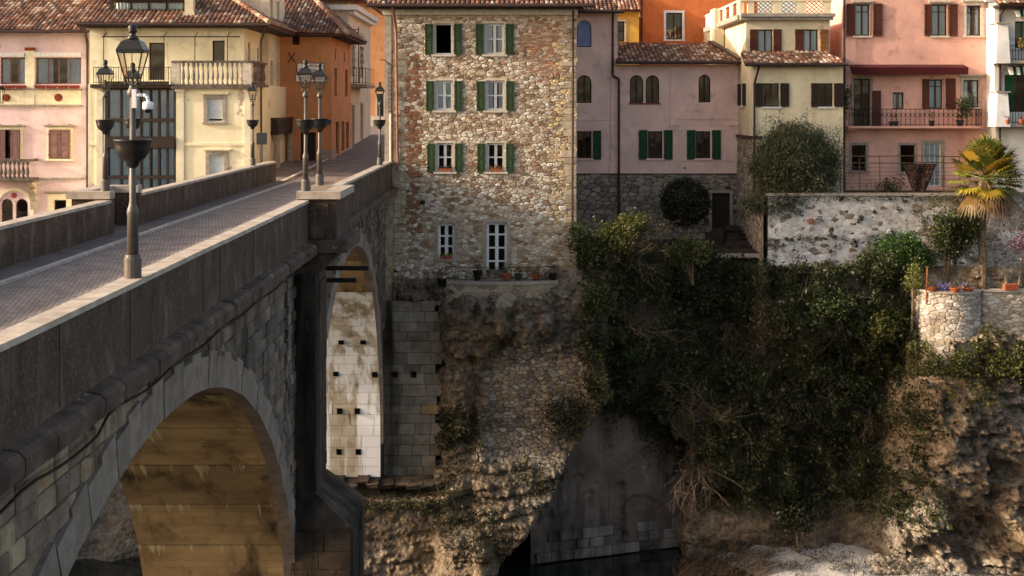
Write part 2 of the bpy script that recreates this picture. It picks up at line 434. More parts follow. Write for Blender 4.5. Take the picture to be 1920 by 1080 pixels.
# vectorised noise ------------------------------------------------
_T = RNG.random((256, 256)).astype(np.float64)
def vn(x, y):
    xi = np.floor(x).astype(int); yi = np.floor(y).astype(int)
    fx = x - xi; fy = y - yi
    fx = fx * fx * (3 - 2 * fx); fy = fy * fy * (3 - 2 * fy)
    a = _T[xi % 256, yi % 256]; b = _T[(xi + 1) % 256, yi % 256]; c = _T[xi % 256, (yi + 1) % 256]; d = _T[(xi + 1) % 256, (yi + 1) % 256]
    return (a * (1 - fx) + b * fx) * (1 - fy) + (c * (1 - fx) + d * fx) * fy
def fbm(x, y, o=5, g=.5):
    s = 0; a = 1; t = 0
    for k in range(o):
        s = s + a * vn(x * 2 ** k + 17.3 * k, y * 2 ** k + 5.1 * k); t += a; a *= g
    return s / t * 2 - 1
def ridged(x, y, o=4):
    s = 0; a = 1; t = 0
    for k in range(o):
        s = s + a * (1 - np.abs(2 * vn(x * 2 ** k + 31.7 * k, y * 2 ** k + 3.3 * k) - 1)); t += a; a *= .5
    return s / t
def worley(x, y, seed=3):
    R = np.random.default_rng(seed); J = R.random((64, 64, 2))
    xi = np.floor(x).astype(int); yi = np.floor(y).astype(int)
    best = np.full(np.shape(x), 9.0)
    for i in (-1, 0, 1):
        for j in (-1, 0, 1):
            cx = xi + i; cy = yi + j
            q = J[cx % 64, cy % 64]
            dd = (cx + q[..., 0] - x) ** 2 + (cy + q[..., 1] - y) ** 2
            best = np.minimum(best, dd)
    return np.sqrt(best)
def smooth01(t):
    t = np.clip(t, 0, 1); return t * t * (3 - 2 * t)
def sheet(name, P, mat, parent=None, C=None, smooth=True):
    """P (r,c,3) grid of points"""
    r, c = P.shape[:2]
    i = np.arange(r * c).reshape(r, c)
    Q = np.stack([i[:-1, :-1].ravel(), i[:-1, 1:].ravel(), i[1:, 1:].ravel(), i[1:, :-1].ravel()], 1)
    return npmesh(name, P.reshape(-1, 3), Q, None if C is None else C.reshape(-1, 3), mat, parent, smooth)

# near bank (under and behind the viewpoint)
xs = np.linspace(-120, 120, 160); zs = np.linspace(-17, -.4, 26)
XX, ZZ = np.meshgrid(xs, zs)
YY = 7.5 + fbm(XX * .12, ZZ * .15) * 2.0 - .12 * (ZZ + 17) + ridged(XX * .4, ZZ * .5) * .8
tag(sheet('near_bank_cliff', np.stack([XX, YY, ZZ], -1), M['earth']), kind='structure')
mb = MB(); mb.poly([(-160, -160, -.45), (160, -160, -.45), (160, 6.4, -.45), (-160, 6.4, -.45)])
tag(mk('near_bank_ground', mb, M['earth']), kind='structure')

# ================================================================ BRIDGE
XR0, XR1 = -5.13, -5.43       # right parapet faces (outer, inner)
XL0, XL1 = -10.45, -10.12     # left parapet faces (outer, inner)
WR, WLF = -5.48, -9.2        # wall faces of the arches
YEND = 61.0
YB0, YB1 = 35.9, 38.8         # bastions over the pier
bridge = empty('stone_bridge', (-7.8, 36, WZ), 'high grey stone arch bridge with parapets crossing the gorge to the town', 'bridge')
# road on the bridge
mb = MB(); mb.box(-9.32, XR1, -12, YEND, -.5, 0)
tag(mk('road', mb, M['cobble']), kind='structure')
mb = MB(); mb.box(XL1, -9.44, -12, YEND, -.5, .05)
for y0, y1 in ((YB0 + .3, YB1 - .3),):
    mb.box(XL0 - 1.0, XL1, y0, y1, -.5, .052)
tag(mk('pavement', mb, M['flag']), kind='structure')
mb = MB(); mb.box(XR1, -4.5, YB0 + .3, YB1 - .3, -.4, .03)
tag(mk('bastion_floor', mb, M['flag'], bridge))
kerb = MB(); kerb.box(-9.44, -9.32, -12, YEND, -.4, .06)
tag(mk('kerb', kerb, M['kerb']), kind='structure')

def parapet(x0, x1, y0, y1, zb, zt, nm, outer):
    lo, hi = min(x0, x1), max(x0, x1)
    mb = MB(); mb.box(lo, hi, y0, y1, zb, zt - .07)
    p = mk(nm, mb, M['concrete'], bridge)
    # coping stones butted end to end
    n = max(1, int(round((y1 - y0) / 2.6)))
    for k in range(n):
        a = y0 + (y1 - y0) * k / n; b = y0 + (y1 - y0) * (k + 1) / n
        c = MB(); j = random.uniform(-.004, .004)
        c.hexa([(lo - .02, a + .002, zt - .07 + j), (hi + .02, a + .002, zt - .07 + j), (hi + .02, b - .002, zt - .07 + j), (lo - .02, b - .002, zt - .07 + j),
                (lo - .008, a + .002, zt + j), (hi + .008, a + .002, zt + j), (hi + .008, b - .002, zt + j), (lo - .008, b - .002, zt + j)])
        mk('coping_stone', c, M['coping'], p)
    # pale pilaster strips on both faces
    y = y0 + .5
    while y < y1 - .3:
        if y > 9:
            w = random.choice((.1, .12, .2))
            s = MB(); s.box(lo - .012, lo, y, y + w, max(zb, -.12), zt - .074); mk('pilaster', s, M['pilaster'], p)
            if random.random() < .45: y += random.uniform(1.35, 1.75); continue
            s = MB(); s.box(hi, hi + .012, y, y + w, max(zb, -.12), zt - .074); mk('pilaster', s, M['pilaster'], p)
        y += random.uniform(1.35, 1.75)
    return p
parapet(XR0, XR1, -12, YB0, -.5, .9, 'parapet', 1)
parapet(XR0, XR1, YB1, YEND - .05, -.5, .9, 'parapet', 1)
parapet(XL0, XL1, -12, YB0, -.5, .9, 'parapet', -1)
parapet(XL0, XL1, YB1, YEND, -.5, .9, 'parapet', -1)

def bastion(side):
    s = 1 if side > 0 else -1
    xi = XR1 if s > 0 else XL1
    xo = xi + s * 1.0; th = .3
    b = empty('bastion', (xi, YB0, -.8)); setparent(b, bridge)
    mb = MB()
    for (a0, a1, y0, y1) in ((xi, xo, YB0, YB0 + th), (xi, xo, YB1 - th, YB1), (xo - s * th, xo, YB0 + th, YB1 - th)):
        mb.box(min(a0, a1), max(a0, a1), y0, y1, -.1, .93)
    mk('wall', mb, M['concrete'], b)
    c = MB(); e = .11
    c.box(min(xi, xo + s * e), max(xi, xo + s * e), YB0 - e, YB0 + th + .04, .932, 1.12); mk('coping_stone', c, M['coping'], b)
    c = MB(); c.box(min(xi, xo + s * e), max(xi, xo + s * e), YB1 - th - .04, YB1 + e, .932, 1.12); mk('coping_stone', c, M['coping'], b)
    c = MB(); c.box(min(xo - s * (th + .04), xo + s * e), max(xo - s * (th + .04), xo + s * e), YB0 + th + .044, YB1 - th - .044, .932, 1.12); mk('coping_stone', c, M['coping'], b)
    # shield panel on the near face
    sh = MB(); n = 14; w = .24; cx = xi + s * .55
    pts = [(cx - w, .82), (cx + w, .82)] + [(cx + w * math.cos(math.pi * k / n), .22 - .30 * math.sin(math.pi * k / n)) for k in range(n + 1)]
    front = [sh.pt((x, YB0 - .07, z)) for x, z in pts]; back = [sh.pt((x * 1 + (x - cx) * .12, YB0 - .001, z)) for x, z in pts]
    m_ = len(pts)
    for k in range(m_): sh.f.append([front[k], front[(k + 1) % m_], back[(k + 1) % m_], back[k]])
    sh.f.append(front); mk('shield_panel', sh, M['concrete'], b)
    # stepped corbels below
    c = MB(); xo2 = xi + s * 1.28
    c.box(min(xi, xo2), max(xi, xo2), YB0 - .16, YB1 + .16, -.42, -.102); mk('corbel', c, M['cornice'], b)
    c = MB(); xo3 = xi + s * 1.08
    c.hexa([(min(xi, xi + s * .55), YB0 - .05, -.95), (max(xi, xi + s * .55), YB0 - .05, -.95), (max(xi, xi + s * .55), YB1 + .05, -.95), (min(xi, xi + s * .55), YB1 + .05, -.95),
            (min(xi, xo3), YB0 - .05, -.421), (max(xi, xo3), YB0 - .05, -.421), (max(xi, xo3), YB1 + .05, -.421), (min(xi, xo3), YB1 + .05, -.421)])
    mk('corbel', c, M['concrete'], b)
bastion(1); bastion(-1)

# cornice: blocks with a rounded nose along the outer faces
def cornice(xw, s, y0, y1):
    y = y0
    while y < y1 - .05:
        l = random.uniform(.7, 1.15); yb = min(y + l, y1)
        if y1 - yb < .3: yb = y1
        j = random.uniform(-.012, .012); k = random.uniform(-.01, .012)
        prof = [(0, -.16 + k), (.17 + j, -.19 + k), (.24 + j, -.26 + k), (.24 + j, -.44), (.14 + j, -.52), (-.36, -.6), (-.36, -.17 + k)]
        mb = MB(); A = [mb.pt((xw + s * p, y + .006, z)) for p, z in prof]; B = [mb.pt((xw + s * p, yb - .006, z)) for p, z in prof]
        n = len(prof)
        for q in range(n): mb.f.append([A[q], A[(q + 1) % n], B[(q + 1) % n], B[q]])
        mb.f.append(A[::-1]); mb.f.append(B)
        mk('cornice_block', mb, M['cornice'], cor)
        y = yb
cm = MB(); cm.box(WLF - .6, WR + .3, -12, YEND, -.62, -.5)
cor = mk('deck_slab', cm, M['cornice'], bridge)
cornice(XR0, 1, 9.5, YB0 - .2); cornice(XR0, 1, YB1 + .2, YEND - .1)
for yy in ((9.5, YB0 - .2), (YB1 + .2, YEND)):
    mb = MB(); mb.box(XL0 - .22, XL0 + .3, yy[0], yy[1], -.55, -.16); mk('cornice_band', mb, M['cornice'], cor)

# arches --------------------------------------------------------
ARCH = [dict(yc=22.6, A=13.5, B=10.0, zt=-1.52, n=66), dict(yc=48.2, A=11.1, B=9.3, zt=-1.52, n=52)]
def arch_z(y):
    for a in ARCH:
        t = (y - a['yc']) / a['A']
        if abs(t) < 1: return a['zt'] - a['B'] + a['B'] * math.sqrt(1 - t * t)
    return None
def in_ring(y, z, extra=.0):
    for a in ARCH:
        if z < a['zt'] - a['B']:
            if abs(y - a['yc']) < a['A'] + .0: return True
            continue
        t = ((y - a['yc']) / (a['A'] + .55 + extra)) ** 2 + ((z - a['zt'] + a['B']) / (a['B'] + .55 + extra)) ** 2
        if t < 1: return True
    return False
spand = MB()
ys = sorted(set(list(np.linspace(8.6, YEND, 240)) + [ARCH[0]['yc'] - 13.5, ARCH[0]['yc'] + 13.5, ARCH[1]['yc'] - 11.1, ARCH[1]['yc'] + 11.1]))
def edge_z(y):
    z = arch_z(y); return z if z is not None else WZ - .5
for a, b in zip(ys[:-1], ys[1:]):
    m_ = (a + b) / 2
    if arch_z(m_) is None: za = zb = WZ - .5
    else:
        za = edge_z(a); zb = edge_z(b)
        if za < -14: za = -11.52
        if zb < -14: zb = -11.52
    for x in (WR, WLF): spand.poly([(x, a, za), (x, b, zb), (x, b, -.55), (x, a, -.55)])
spw = mk('spandrel_wall', spand, M['darkmortar'], bridge)
for a in ARCH:
    so = MB(); n = 48; R = []
    for k in range(n + 1):
        t = math.pi * k / n
        y = a['yc'] - a['A'] * math.cos(t); z = a['zt'] - a['B'] + a['B'] * math.sin(t)
        R.append((y, z))
    R = [(R[0][0], WZ - .5)] + R + [(R[-1][0], WZ - .5)]
    zcut = -9.2 if a is ARCH[0] else -4.3
    HA = [(y, z) for y, z in R if y > a['yc'] and z < zcut + .25]       # masonry haunch below the soffit
    R = [(y, z) for y, z in R if not (y > a['yc'] and z < zcut)]
    hm = MB(); A = [hm.pt((WR + .005, y, z)) for y, z in HA]; B = [hm.pt((WLF - .005, y, z)) for y, z in HA]
    for k in range(len(HA) - 1): hm.f.append([A[k], A[k + 1], B[k + 1], B[k]])
    haunch = mk('arch_haunch', hm, M['darkmortar'], bridge)
    def arch_y(z):
        q = (z - a['zt'] + a['B']) / a['B']
        return a['yc'] + a['A'] * math.sqrt(max(0, 1 - q * q)) if q > 0 else a['yc'] + a['A']
    zz = WZ if a is ARCH[0] else -12.2
    while zz < zcut:
        h = random.uniform(.36, .5); x = WLF
        while x < WR - .01:
            l = random.uniform(.55, 1.05); xb = min(x + l, WR)
            if WR - xb < .25: xb = WR
            p = random.uniform(.03, .05); y0_, y1_ = arch_y(zz + .006), arch_y(zz + h - .006); mb = MB()
            mb.hexa([(x + .006, y0_ - p, zz + .006), (xb - .006, y0_ - p, zz + .006), (xb - .006, y0_ + .1, zz + .006), (x + .006, y0_ + .1, zz + .006),
                     (x + .006, y1_ - p, zz + h - .006), (xb - .006, y1_ - p, zz + h - .006), (xb - .006, y1_ + .1, zz + h - .006), (x + .006, y1_ + .1, zz + h - .006)])
            mk('stone_block', mb, M['abut'] if a is ARCH[1] else M['pierstone2'], haunch); x = xb
        zz += h
    A = [so.pt((WR, y, z)) for y, z in R]; B = [so.pt((WLF, y, z)) for y, z in R]
    for k in range(len(R) - 1): so.f.append([A[k], A[k + 1], B[k + 1], B[k]])
    sof = mk('arch_soffit', so, M['soffit'], bridge, smooth=True)
    # voussoirs
    n = a['n']
    for k in range(n):
        t0 = math.pi * k / n; t1 = math.pi * (k + 1) / n
        big = .55 + (.1 if k % 2 else 0) + (.12 if t0 < .9 else 0)
        mb = MB(); g = .006
        sh = random.uniform(.85, 1.1)
        base = (.26, .22, .19)
        mb.col = tuple(c * sh for c in base)
        for face in (0,):
            def P(t, r, x):
                return (x, a['yc'] - (a['A'] + r) * math.cos(t), a['zt'] - a['B'] + (a['B'] + r) * math.sin(t))
            xo = WR + .11 + random.uniform(-.01, .01); xi = WR - .2
            mb.hexa([P(t0 + g / 10, -.015, xi), P(t1 - g / 10, -.015, xi), P(t1 - g / 10, -.015, xo), P(t0 + g / 10, -.015, xo),
                     P(t0 + g / 10, big, xi), P(t1 - g / 10, big, xi), P(t1 - g / 10, big, xo), P(t0 + g / 10, big, xo)])
        mk('voussoir', mb, M['vouss'], sof)
# stone blocks of the spandrels
def block_courses(y0, y1, z0, z1):
    z = z0
    while z < z1:
        h = random.uniform(.27, .36); y = y0 - random.uniform(0, .4)
        while y < y1:
            l = random.uniform(.42, .85)
            ya, yb = max(y, y0), min(y + l, y1)
            zt = min(z + h, -.6)
            if yb - ya > .12 and zt - z > .1:
                cyy, czz = (ya + yb) / 2, (z + zt) / 2
                if not in_ring(cyy, czz, -.14):
                    mb = MB(lambda u, w, q: (WR - w, u, q)); sh = random.uniform(.7, 1.15)
                    base = random.choice(((.21, .175, .15), (.19, .16, .14), (.26, .21, .165), (.15, .125, .11)))
                    if ya < 21: base = random.choice(((.38, .30, .22), (.44, .34, .23), (.31, .25, .20), (.26, .205, .16)))
                    mb.col = tuple(c * sh for c in base)
                    pr = random.uniform(.02, .095)
                    mb.cbox(ya + .008, yb - .008, -pr, .06, z + .008, zt - .008, min(.04, pr * .6))
                    mk('stone_block', mb, M['block'], spw)
            y += l
        z += h
block_courses(13.2, 23.0, -6.2, -.55)
block_courses(24.5, 35.6, -12.0, -.55)
block_courses(50.5, 60.9, -6.2, -.55)
# pier with stained buttress and cutwater
PX = -4.93
pier = MB(); pier.box(WR - .02, PX, 35.62, 37.6, WZ - .5, -.951); pier.box(WLF - .06, WLF + .02, 35.62, 37.6, WZ - .5, -.951)
pr_ = mk('pier', pier, M['pierstone'], bridge)
z = WZ
while z < -1.3:
    h = random.uniform(.36, .5); x = WR + .0
    while x < PX - .05:
        l = random.uniform(.25, .4); xb = min(x + l, PX)
        if PX - xb < .12: xb = PX
        mb = MB(); p = random.uniform(.01, .035); mb.cbox(x + .006, xb - .006, 35.615 - p, 35.7, z + .006, min(z + h, -.96) - .006, .008)
        mk('stone_block', mb, M['pierstone'], pr_); x = xb
    y = 35.62
    while y < 37.55:
        l = random.uniform(.5, .8); yb = min(y + l, 37.6)
        mb = MB(lambda u, w, q: (PX - w, u, q)); p = random.uniform(.01, .035); mb.cbox(y + .006, yb - .006, -p - .004, .08, z + .006, min(z + h, -.96) - .006, .008)
        mk('stone_block', mb, M['pierstone'], pr_); y = yb
    z += h
cw = MB()
y0, y1 = 35.25, 38.2
cw.box(WR, -3.98, y0, y1, WZ - .5, -7.2)
cw.hexa([(WR, y0, -7.2), (-3.98, y0, -7.2), (-3.98, y1, -7.2), (WR, y1, -7.2), (WR, y0 + .3, -6.4), (PX + .02, y0 + .3, -6.4), (PX + .02, y1 - .3, -6.4), (WR, y1 - .3, -6.4)])
cwm = mk('cutwater', cw, M['pierstone'], bridge)
z = WZ
while z < -7.3:
    h = min(random.uniform(.35, .5), -7.2 - z)
    for (fn_, a_, b_) in ((lambda u, w, q: (u, y0 + w, q), WR + .02, -3.98), (lambda u, w, q: (-3.98 - w, u, q), y0, y1)):
        u = a_
        while u < b_ - .02:
            l = random.uniform(.4, .8); ub = min(u + l, b_)
            if b_ - ub < .2: ub = b_
            mb = MB(fn_); p = random.uniform(.01, .05); mb.cbox(u + .008, ub - .008, -p, .05, z + .008, z + h - .008, .015); mk('stone_block', mb, M['pierstone'], cwm); u = ub
    z += h
# projecting steel beams under the bastion
for (xa, xb, z) in ((-5.0, -3.8, -1.02), (-5.0, -4.13, -1.34)):
    mb = MB(); yb_ = 37.62; mb.box(xa, xb, yb_, yb_ + .12, z - .055, z - .04); mb.box(xa, xb, yb_, yb_ + .12, z + .04, z + .055); mb.box(xa, xb, yb_ + .05, yb_ + .07, z - .04, z + .04)
    mb.box(xa, xb, yb_ - .004, yb_, z - .055, z + .055)
    mk('steel_beam', mb, M['steel'], bridge)
# abutment beyond the second arch
ab = MB(); ab.box(WLF, WR, 59.42, 62.5, WZ - .5, -1.2)
abut = mk('abutment', ab, M['abut'], bridge)
z = -2.3
while z < -2.2:
    h = random.uniform(.42, .55); x = WLF
    while x < WR - .01:
        l = random.uniform(.7, 1.2); xb = min(x + l, WR)
        if WR - xb < .3: xb = WR
        mb = MB(); p = random.uniform(.012, .03); mb.cbox(x + .005, xb - .005, 59.297 - p, 59.5, z + .005, z + h - .005, .008); mk('stone_block', mb, M['abut'], abut); x = xb
    z += h
for (px, py) in ((640, 632), (681, 632), (630, 697), (703, 699), (637, 772), (670, 772), (636, 850), (672, 850)):
    z = Z(py, 59.0); q_ = (z + 1.52 + 9.3) / 9.3; y_ = 48.2 + 11.1 * math.sqrt(max(0, 1 - max(0, q_) ** 2)); mb = MB(); x = X(px, y_); mb.box(x - .11, x + .11, y_ - .075, y_ + .1, z - .12, z + .12); mk('putlog_dark_block', mb, M['blackglass'], abut)  # solid black block gives the shaded inside of a hole as colour
# rough ledge stones at its foot
R_l = random.Random(8); x = WLF
while x < -3.0:
    l = R_l.uniform(.35, .8); h = R_l.uniform(.1, .28); yf = 58.3 + R_l.uniform(-.15, .35); zt_l = -12.22 + R_l.uniform(-.12, .06); mb = MB()
    j = [R_l.uniform(-.06, .06) for _ in range(8)]
    mb.hexa([(x + j[0], yf + .1 + j[1], zt_l - h), (x + l + j[2], yf + .1 + j[3], zt_l - h), (x + l, 59.7, zt_l - h), (x, 59.7, zt_l - h), (x + j[4], yf + j[5], zt_l - .05), (x + l + j[6], yf + j[7], zt_l), (x + l, 59.7, zt_l + .1), (x, 59.7, zt_l + .1)])
    mk('ledge_stone', mb, M['pierstone'], bridge); x += l * .92
# drooping cable clipped under the cornice
pts = []
for k in range(50):
    y = 12 + k * .47; pts.append((WR + .2, y, -.72 - .10 * abs(math.sin(k * .42)) - (.12 if k < 14 else 0)))
mb = MB(); mb.tube(pts, .02, 5); mk('cable', mb, M['iron'], bridge)

# lower town street
STREET = [(61.0, 0.0), (66, .1), (74, .42), (83, .8), (95, 1.25), (120, 1.75)]
mb = MB()
for (a, za), (b, zb) in zip(STREET[:-1], STREET[1:]):
    mb.poly([(-9.6, a, za - .004), (-5.35 - max(0, (a - 61)) * .02, a, za - .004), (-5.35 - max(0, (b - 61)) * .02, b, zb - .004), (-9.6, b, zb - .004)])
    mb.poly([(-12, a, za - .01), (-9.6, a, za - .01), (-9.6, b, zb - .01), (-12, b, zb - .01)])
tag(mk('street', mb, M['cobble']), kind='structure')
mb = MB(); mb.box(-9.6, -5.4, 66.2, 66.34, .08, .115)
tag(mk('street_threshold', mb, M['kerb']), kind='structure')
mb = MB()
mb.hexa([(-9.95, 61.0, 0), (-9.8, 61, 0), (-9.3, 83, .8), (-9.42, 83, .8), (-9.95, 61, .05), (-9.8, 61, .05), (-9.3, 83, .86), (-9.42, 83, .86)])
tag(mk('street_kerb', mb, M['kerb']), kind='structure')
# ================================================================ BUILDING HELPERS
def front(d): return lambda u, w, z: (u, d + w, z)
def eastf(x): return lambda u, w, z: (x - w, u, z)     # wall looking towards +X
def westf(x): return lambda u, w, z: (x + w, u, z)     # wall looking towards -X
def wall_holes(mb, u0, u1, z0, z1, holes, rev=.2, w=0.0):
    us = sorted(set([u0, u1] + [v for h in holes for v in h[:2] if u0 < v < u1]))
    zs = sorted(set([z0, z1] + [v for h in holes for v in h[2:4] if z0 < v < z1]))
    for a, b in zip(us[:-1], us[1:]):
        for c, d in zip(zs[:-1], zs[1:]):
            mu, mz = (a + b) / 2, (c + d) / 2
            if any(h[0] < mu < h[1] and h[2] < mz < h[3] for h in holes): continue
            mb.poly([(a, w, c), (b, w, c), (b, w, d), (a, w, d)])
    for h in holes:
        a, b, c, d = h[:4]
        mb.poly([(a, w, c), (a, w + rev, c), (a, w + rev, d), (a, w, d)]); mb.poly([(b, w, c), (b, w + rev, c), (b, w + rev, d), (b, w, d)])
        mb.poly([(a, w, c), (b, w, c), (b, w + rev, c), (a, w + rev, c)]); mb.poly([(a, w, d), (b, w, d), (b, w + rev, d), (a, w + rev, d)])
        if len(h) > 4 and h[4] == 'arch':      # fill the corners above the spring line
            r = (b - a) / 2; cx = (a + b) / 2; cz = d - r; n = 12
            for k in range(n):
                t0 = math.pi * k / n; t1 = math.pi * (k + 1) / n
                p0 = (cx - r * math.cos(t0), cz + r * math.sin(t0)); p1 = (cx - r * math.cos(t1), cz + r * math.sin(t1))
                mb.poly([(p0[0], w, p0[1]), (p1[0], w, p1[1]), (p1[0], w, d), (p0[0], w, d)])
                mb.poly([(p0[0], w, p0[1]), (p1[0], w, p1[1]), (p1[0], w + rev, p1[1]), (p0[0], w + rev, p0[1])])
def shutter(parent, fn, u0, u1, z0, z1, mat, style='panel', w0=-.05, ang=0.0):
    """leaf lying against the wall (or turned by ang about its u0 edge)"""
    ca, sa = math.cos(ang), math.sin(ang)
    def g(u, w, z):
        du = u - u0; return fn(u0 + du * ca - (w) * sa * 0, w0 + w - abs(du) * sa, z)
    mb = MB(g); b = .055; t = .04
    lo, hi = min(u0, u1), max(u0, u1)
    mb.box(lo, hi, -t * .3, t, z0, z1)
    mb.box(lo, lo + b, -t, -t * .3, z0, z1); mb.box(hi - b, hi, -t, -t * .3, z0, z1)
    zm = (z0 + z1) / 2
    for a, c in ((z0, z0 + b), (z1 - b, z1), (zm - b / 2, zm + b / 2)): mb.box(lo + b, hi - b, -t, -t * .3, a, c)
    o = mk('shutter', mb, mat, parent)
    if style == 'slat':
        n = 5
        for k in range(n):
            a = z0 + (z1 - z0) * k / n; c = z0 + (z1 - z0) * (k + 1) / n
            s = MB(g); s.hexa([(lo + b * .4, -t * 1.05, a + .012), (hi - b * .4, -t * 1.05, a + .012), (hi - b * .4, -t * .3, a + .012), (lo + b * .4, -t * .3, a + .012),
                               (lo + b * .4, -t * 1.5, c - .012), (hi - b * .4, -t * 1.5, c - .012), (hi - b * .4, -t * .3, c - .012), (lo + b * .4, -t * .3, c - .012)])
            mk('plank', s, mat, o)
    elif style == 'louvre':
        s = MB(g); n = max(6, int((z1 - z0) / .09))
        for k in range(n):
            a = z0 + b + (z1 - z0 - 2 * b) * k / n; c = a + (z1 - z0 - 2 * b) / n
            if abs((a + c) / 2 - zm) < b * .6: continue
            s.hexa([(lo + b, -t * .9, a), (hi - b, -t * .9, a), (hi - b, -t * .3, a + .01), (lo + b, -t * .3, a + .01), (lo + b, -t * .8, a + .02), (hi - b, -t * .8, a + .02), (hi - b, -t * .3, c), (lo + b, -t * .3, c)])
        mk('louvres', s, mat, o)
    else:
        s = MB(g)
        for a, c in ((z0 + b, zm - b / 2), (zm + b / 2, z1 - b)):
            s.box(lo + b + .03, hi - b - .03, -t * .8, -t * .3, a + .03, c - .03)
        mk('panel', s, mat, o)
    # hinges
    h = MB(g)
    for zz in (z0 + .2, z1 - .2): h.box(lo - .03, lo + .06, -t * 1.15, -t, zz - .02, zz + .02)
    mk('hinge', h, M['iron'], o)
    return o
def curtain(parent, fn, u0, u1, z0, z1, w, mat=None, amp=.03, waves=5):
    mb = MB(fn); n = max(8, waves * 6); pr = None
    for k in range(n + 1):
        u = u0 + (u1 - u0) * k / n; ww = w + amp * math.sin(k / n * waves * 2 * math.pi + u * 3)
        a = mb.pt((u, ww, z0)); b = mb.pt((u, ww, z1))
        if pr: mb.f.append([pr[0], a, b, pr[1]])
        pr = (a, b)
    return mk('curtain', mb, mat or M['curtain'], parent, smooth=True)
def window(house, fn, u0, u1, z0, z1, frame='whitewood', cols=2, rows=2, fw=.06, mw=.045, depth=.13, surround=None, sill=None, shut=None,
           curt=None, blind=None, arch=False, glass=True, top=None, hood=None, open_leaf=False):
    fr = M[frame] if isinstance(frame, str) else frame
    mb = MB(fn); t = .05; r = (u1 - u0) / 2; cx = (u0 + u1) / 2
    zs = z1 - r if arch else z1
    mb.box(u0, u0 + fw, depth, depth + t, z0, zs); mb.box(u1 - fw, u1, depth, depth + t, z0, zs); mb.box(u0 + fw, u1 - fw, depth, depth + t, z0, z0 + fw)
    if arch:
        n = 12
        for k in range(n):
            t0 = math.pi * k / n; t1 = math.pi * (k + 1) / n
            P = lambda tt, rr: (cx - rr * math.cos(tt), zs + rr * math.sin(tt))
            a, b, c, d = P(t0, r), P(t1, r), P(t1, r - fw), P(t0, r - fw)
            mb.hexa([(d[0], depth, d[1]), (c[0], depth, c[1]), (c[0], depth + t, c[1]), (d[0], depth + t, d[1]), (a[0], depth, a[1]), (b[0], depth, b[1]), (b[0], depth + t, b[1]), (a[0], depth + t, a[1])])
    else: mb.box(u0 + fw, u1 - fw, depth, depth + t, z1 - fw, z1)
    iu0, iu1, iz0, iz1 = u0 + fw, u1 - fw, z0 + fw, (z1 - fw)
    # rows are equal unless a transom height is given
    zr = [iz0 + (iz1 - iz0) * k / rows for k in range(rows + 1)]
    if top: zr = [iz0 + (top - iz0) * k / (rows - 1) for k in range(rows)] + [iz1]
    ur = [iu0 + (iu1 - iu0) * k / cols for k in range(cols + 1)]
    for k in range(1, cols): mb.box(ur[k] - mw * (.8 if cols == 2 else .5), ur[k] + mw * (.8 if cols == 2 else .5), depth - .005, depth + t, iz0, iz1)
    for k in range(1, rows): mb.box(iu0, iu1, depth + .002, depth + t - .002, zr[k] - mw * .4, zr[k] + mw * .4)
    w = mk('window', mb, fr, house)
    if glass:
        for i in range(cols):
            for j in range(rows):
                p = MB(fn); dz = random.uniform(-.006, .006); du = random.uniform(-.006, .006)
                a, b, c, d = ur[i], ur[i + 1], zr[j], zr[j + 1]
                wd = depth + t * .5
                if arch and d > zs:
                    n = 8; pts = [(a, wd, c), (b, wd, c)]
                    for k in range(n + 1):
                        u = b + (a - b) * k / n; q = max(0.0, (r - fw * .5) ** 2 - (u - cx) ** 2)
                        pts.append((u, wd, zs + math.sqrt(q)))
                    p.poly(pts)
                else: p.poly([(a, wd + dz, c), (b, wd + du, c), (b, wd - dz, d), (a, wd - du, d)])
                mk('pane', p, M['glass'], w)
    if surround:
        m, wd_, pr = surround
        s = MB(fn)
        s.box(u0 - wd_, u0 - .002, -pr, .04, z0 - .0, z1 + wd_); s.box(u1 + .002, u1 + wd_, -pr, .04, z0 - .0, z1 + wd_); s.box(u0 - .002, u1 + .002, -pr, .04, z1 + .002, z1 + wd_)
        mk('surround', s, M[m], w)
    if sill:
        s = MB(fn); e = .1 if not surround else surround[1] + .04
        s.box(u0 - e, u1 + e, -.1, depth, z0 - .09, z0 - .002); mk('sill', s, M[sill], w)
    if hood:
        s = MB(fn); zz = z1 + (surround[1] if surround else 0) + .004; e = (surround[1] if surround else 0) + .12
        s.box(u0 - e, u1 + e, -.16, .0, zz + .05, zz + .11); s.box(u0 - e + .05, u1 + e - .05, -.1, .0, zz, zz + .05); mk('hood', s, M[hood], w)
    if curt == 'full': curtain(w, fn, u0 + .03, u1 - .03, z0 + .03, z1 - .06, depth + .08, waves=max(3, int((u1 - u0) * 6)))
    elif curt == 'half':
        curtain(w, fn, u0 + .03, u0 + (u1 - u0) * .36, z0 + .03, z1 - .06, depth + .09, waves=3); curtain(w, fn, u1 - (u1 - u0) * .33, u1 - .03, z0 + .03, z1 - .06, depth + .09, waves=3)
    if blind:
        frac = blind[1]; b = MB(fn); n = int((z1 - z0) * frac / .08)
        for k in range(n):
            za = z1 - .05 - k * .08; b.hexa([(u0 + .04, depth - .03, za - .075), (u1 - .04, depth - .03, za - .075), (u1 - .04, depth - .01, za - .07), (u0 + .04, depth - .01, za - .07),
                                            (u0 + .04, depth - .02, za - .005), (u1 - .04, depth - .02, za - .005), (u1 - .04, depth, za), (u0 + .04, depth, za)])
        if n: mk('blind', b, M[blind[0]], w)
    return w
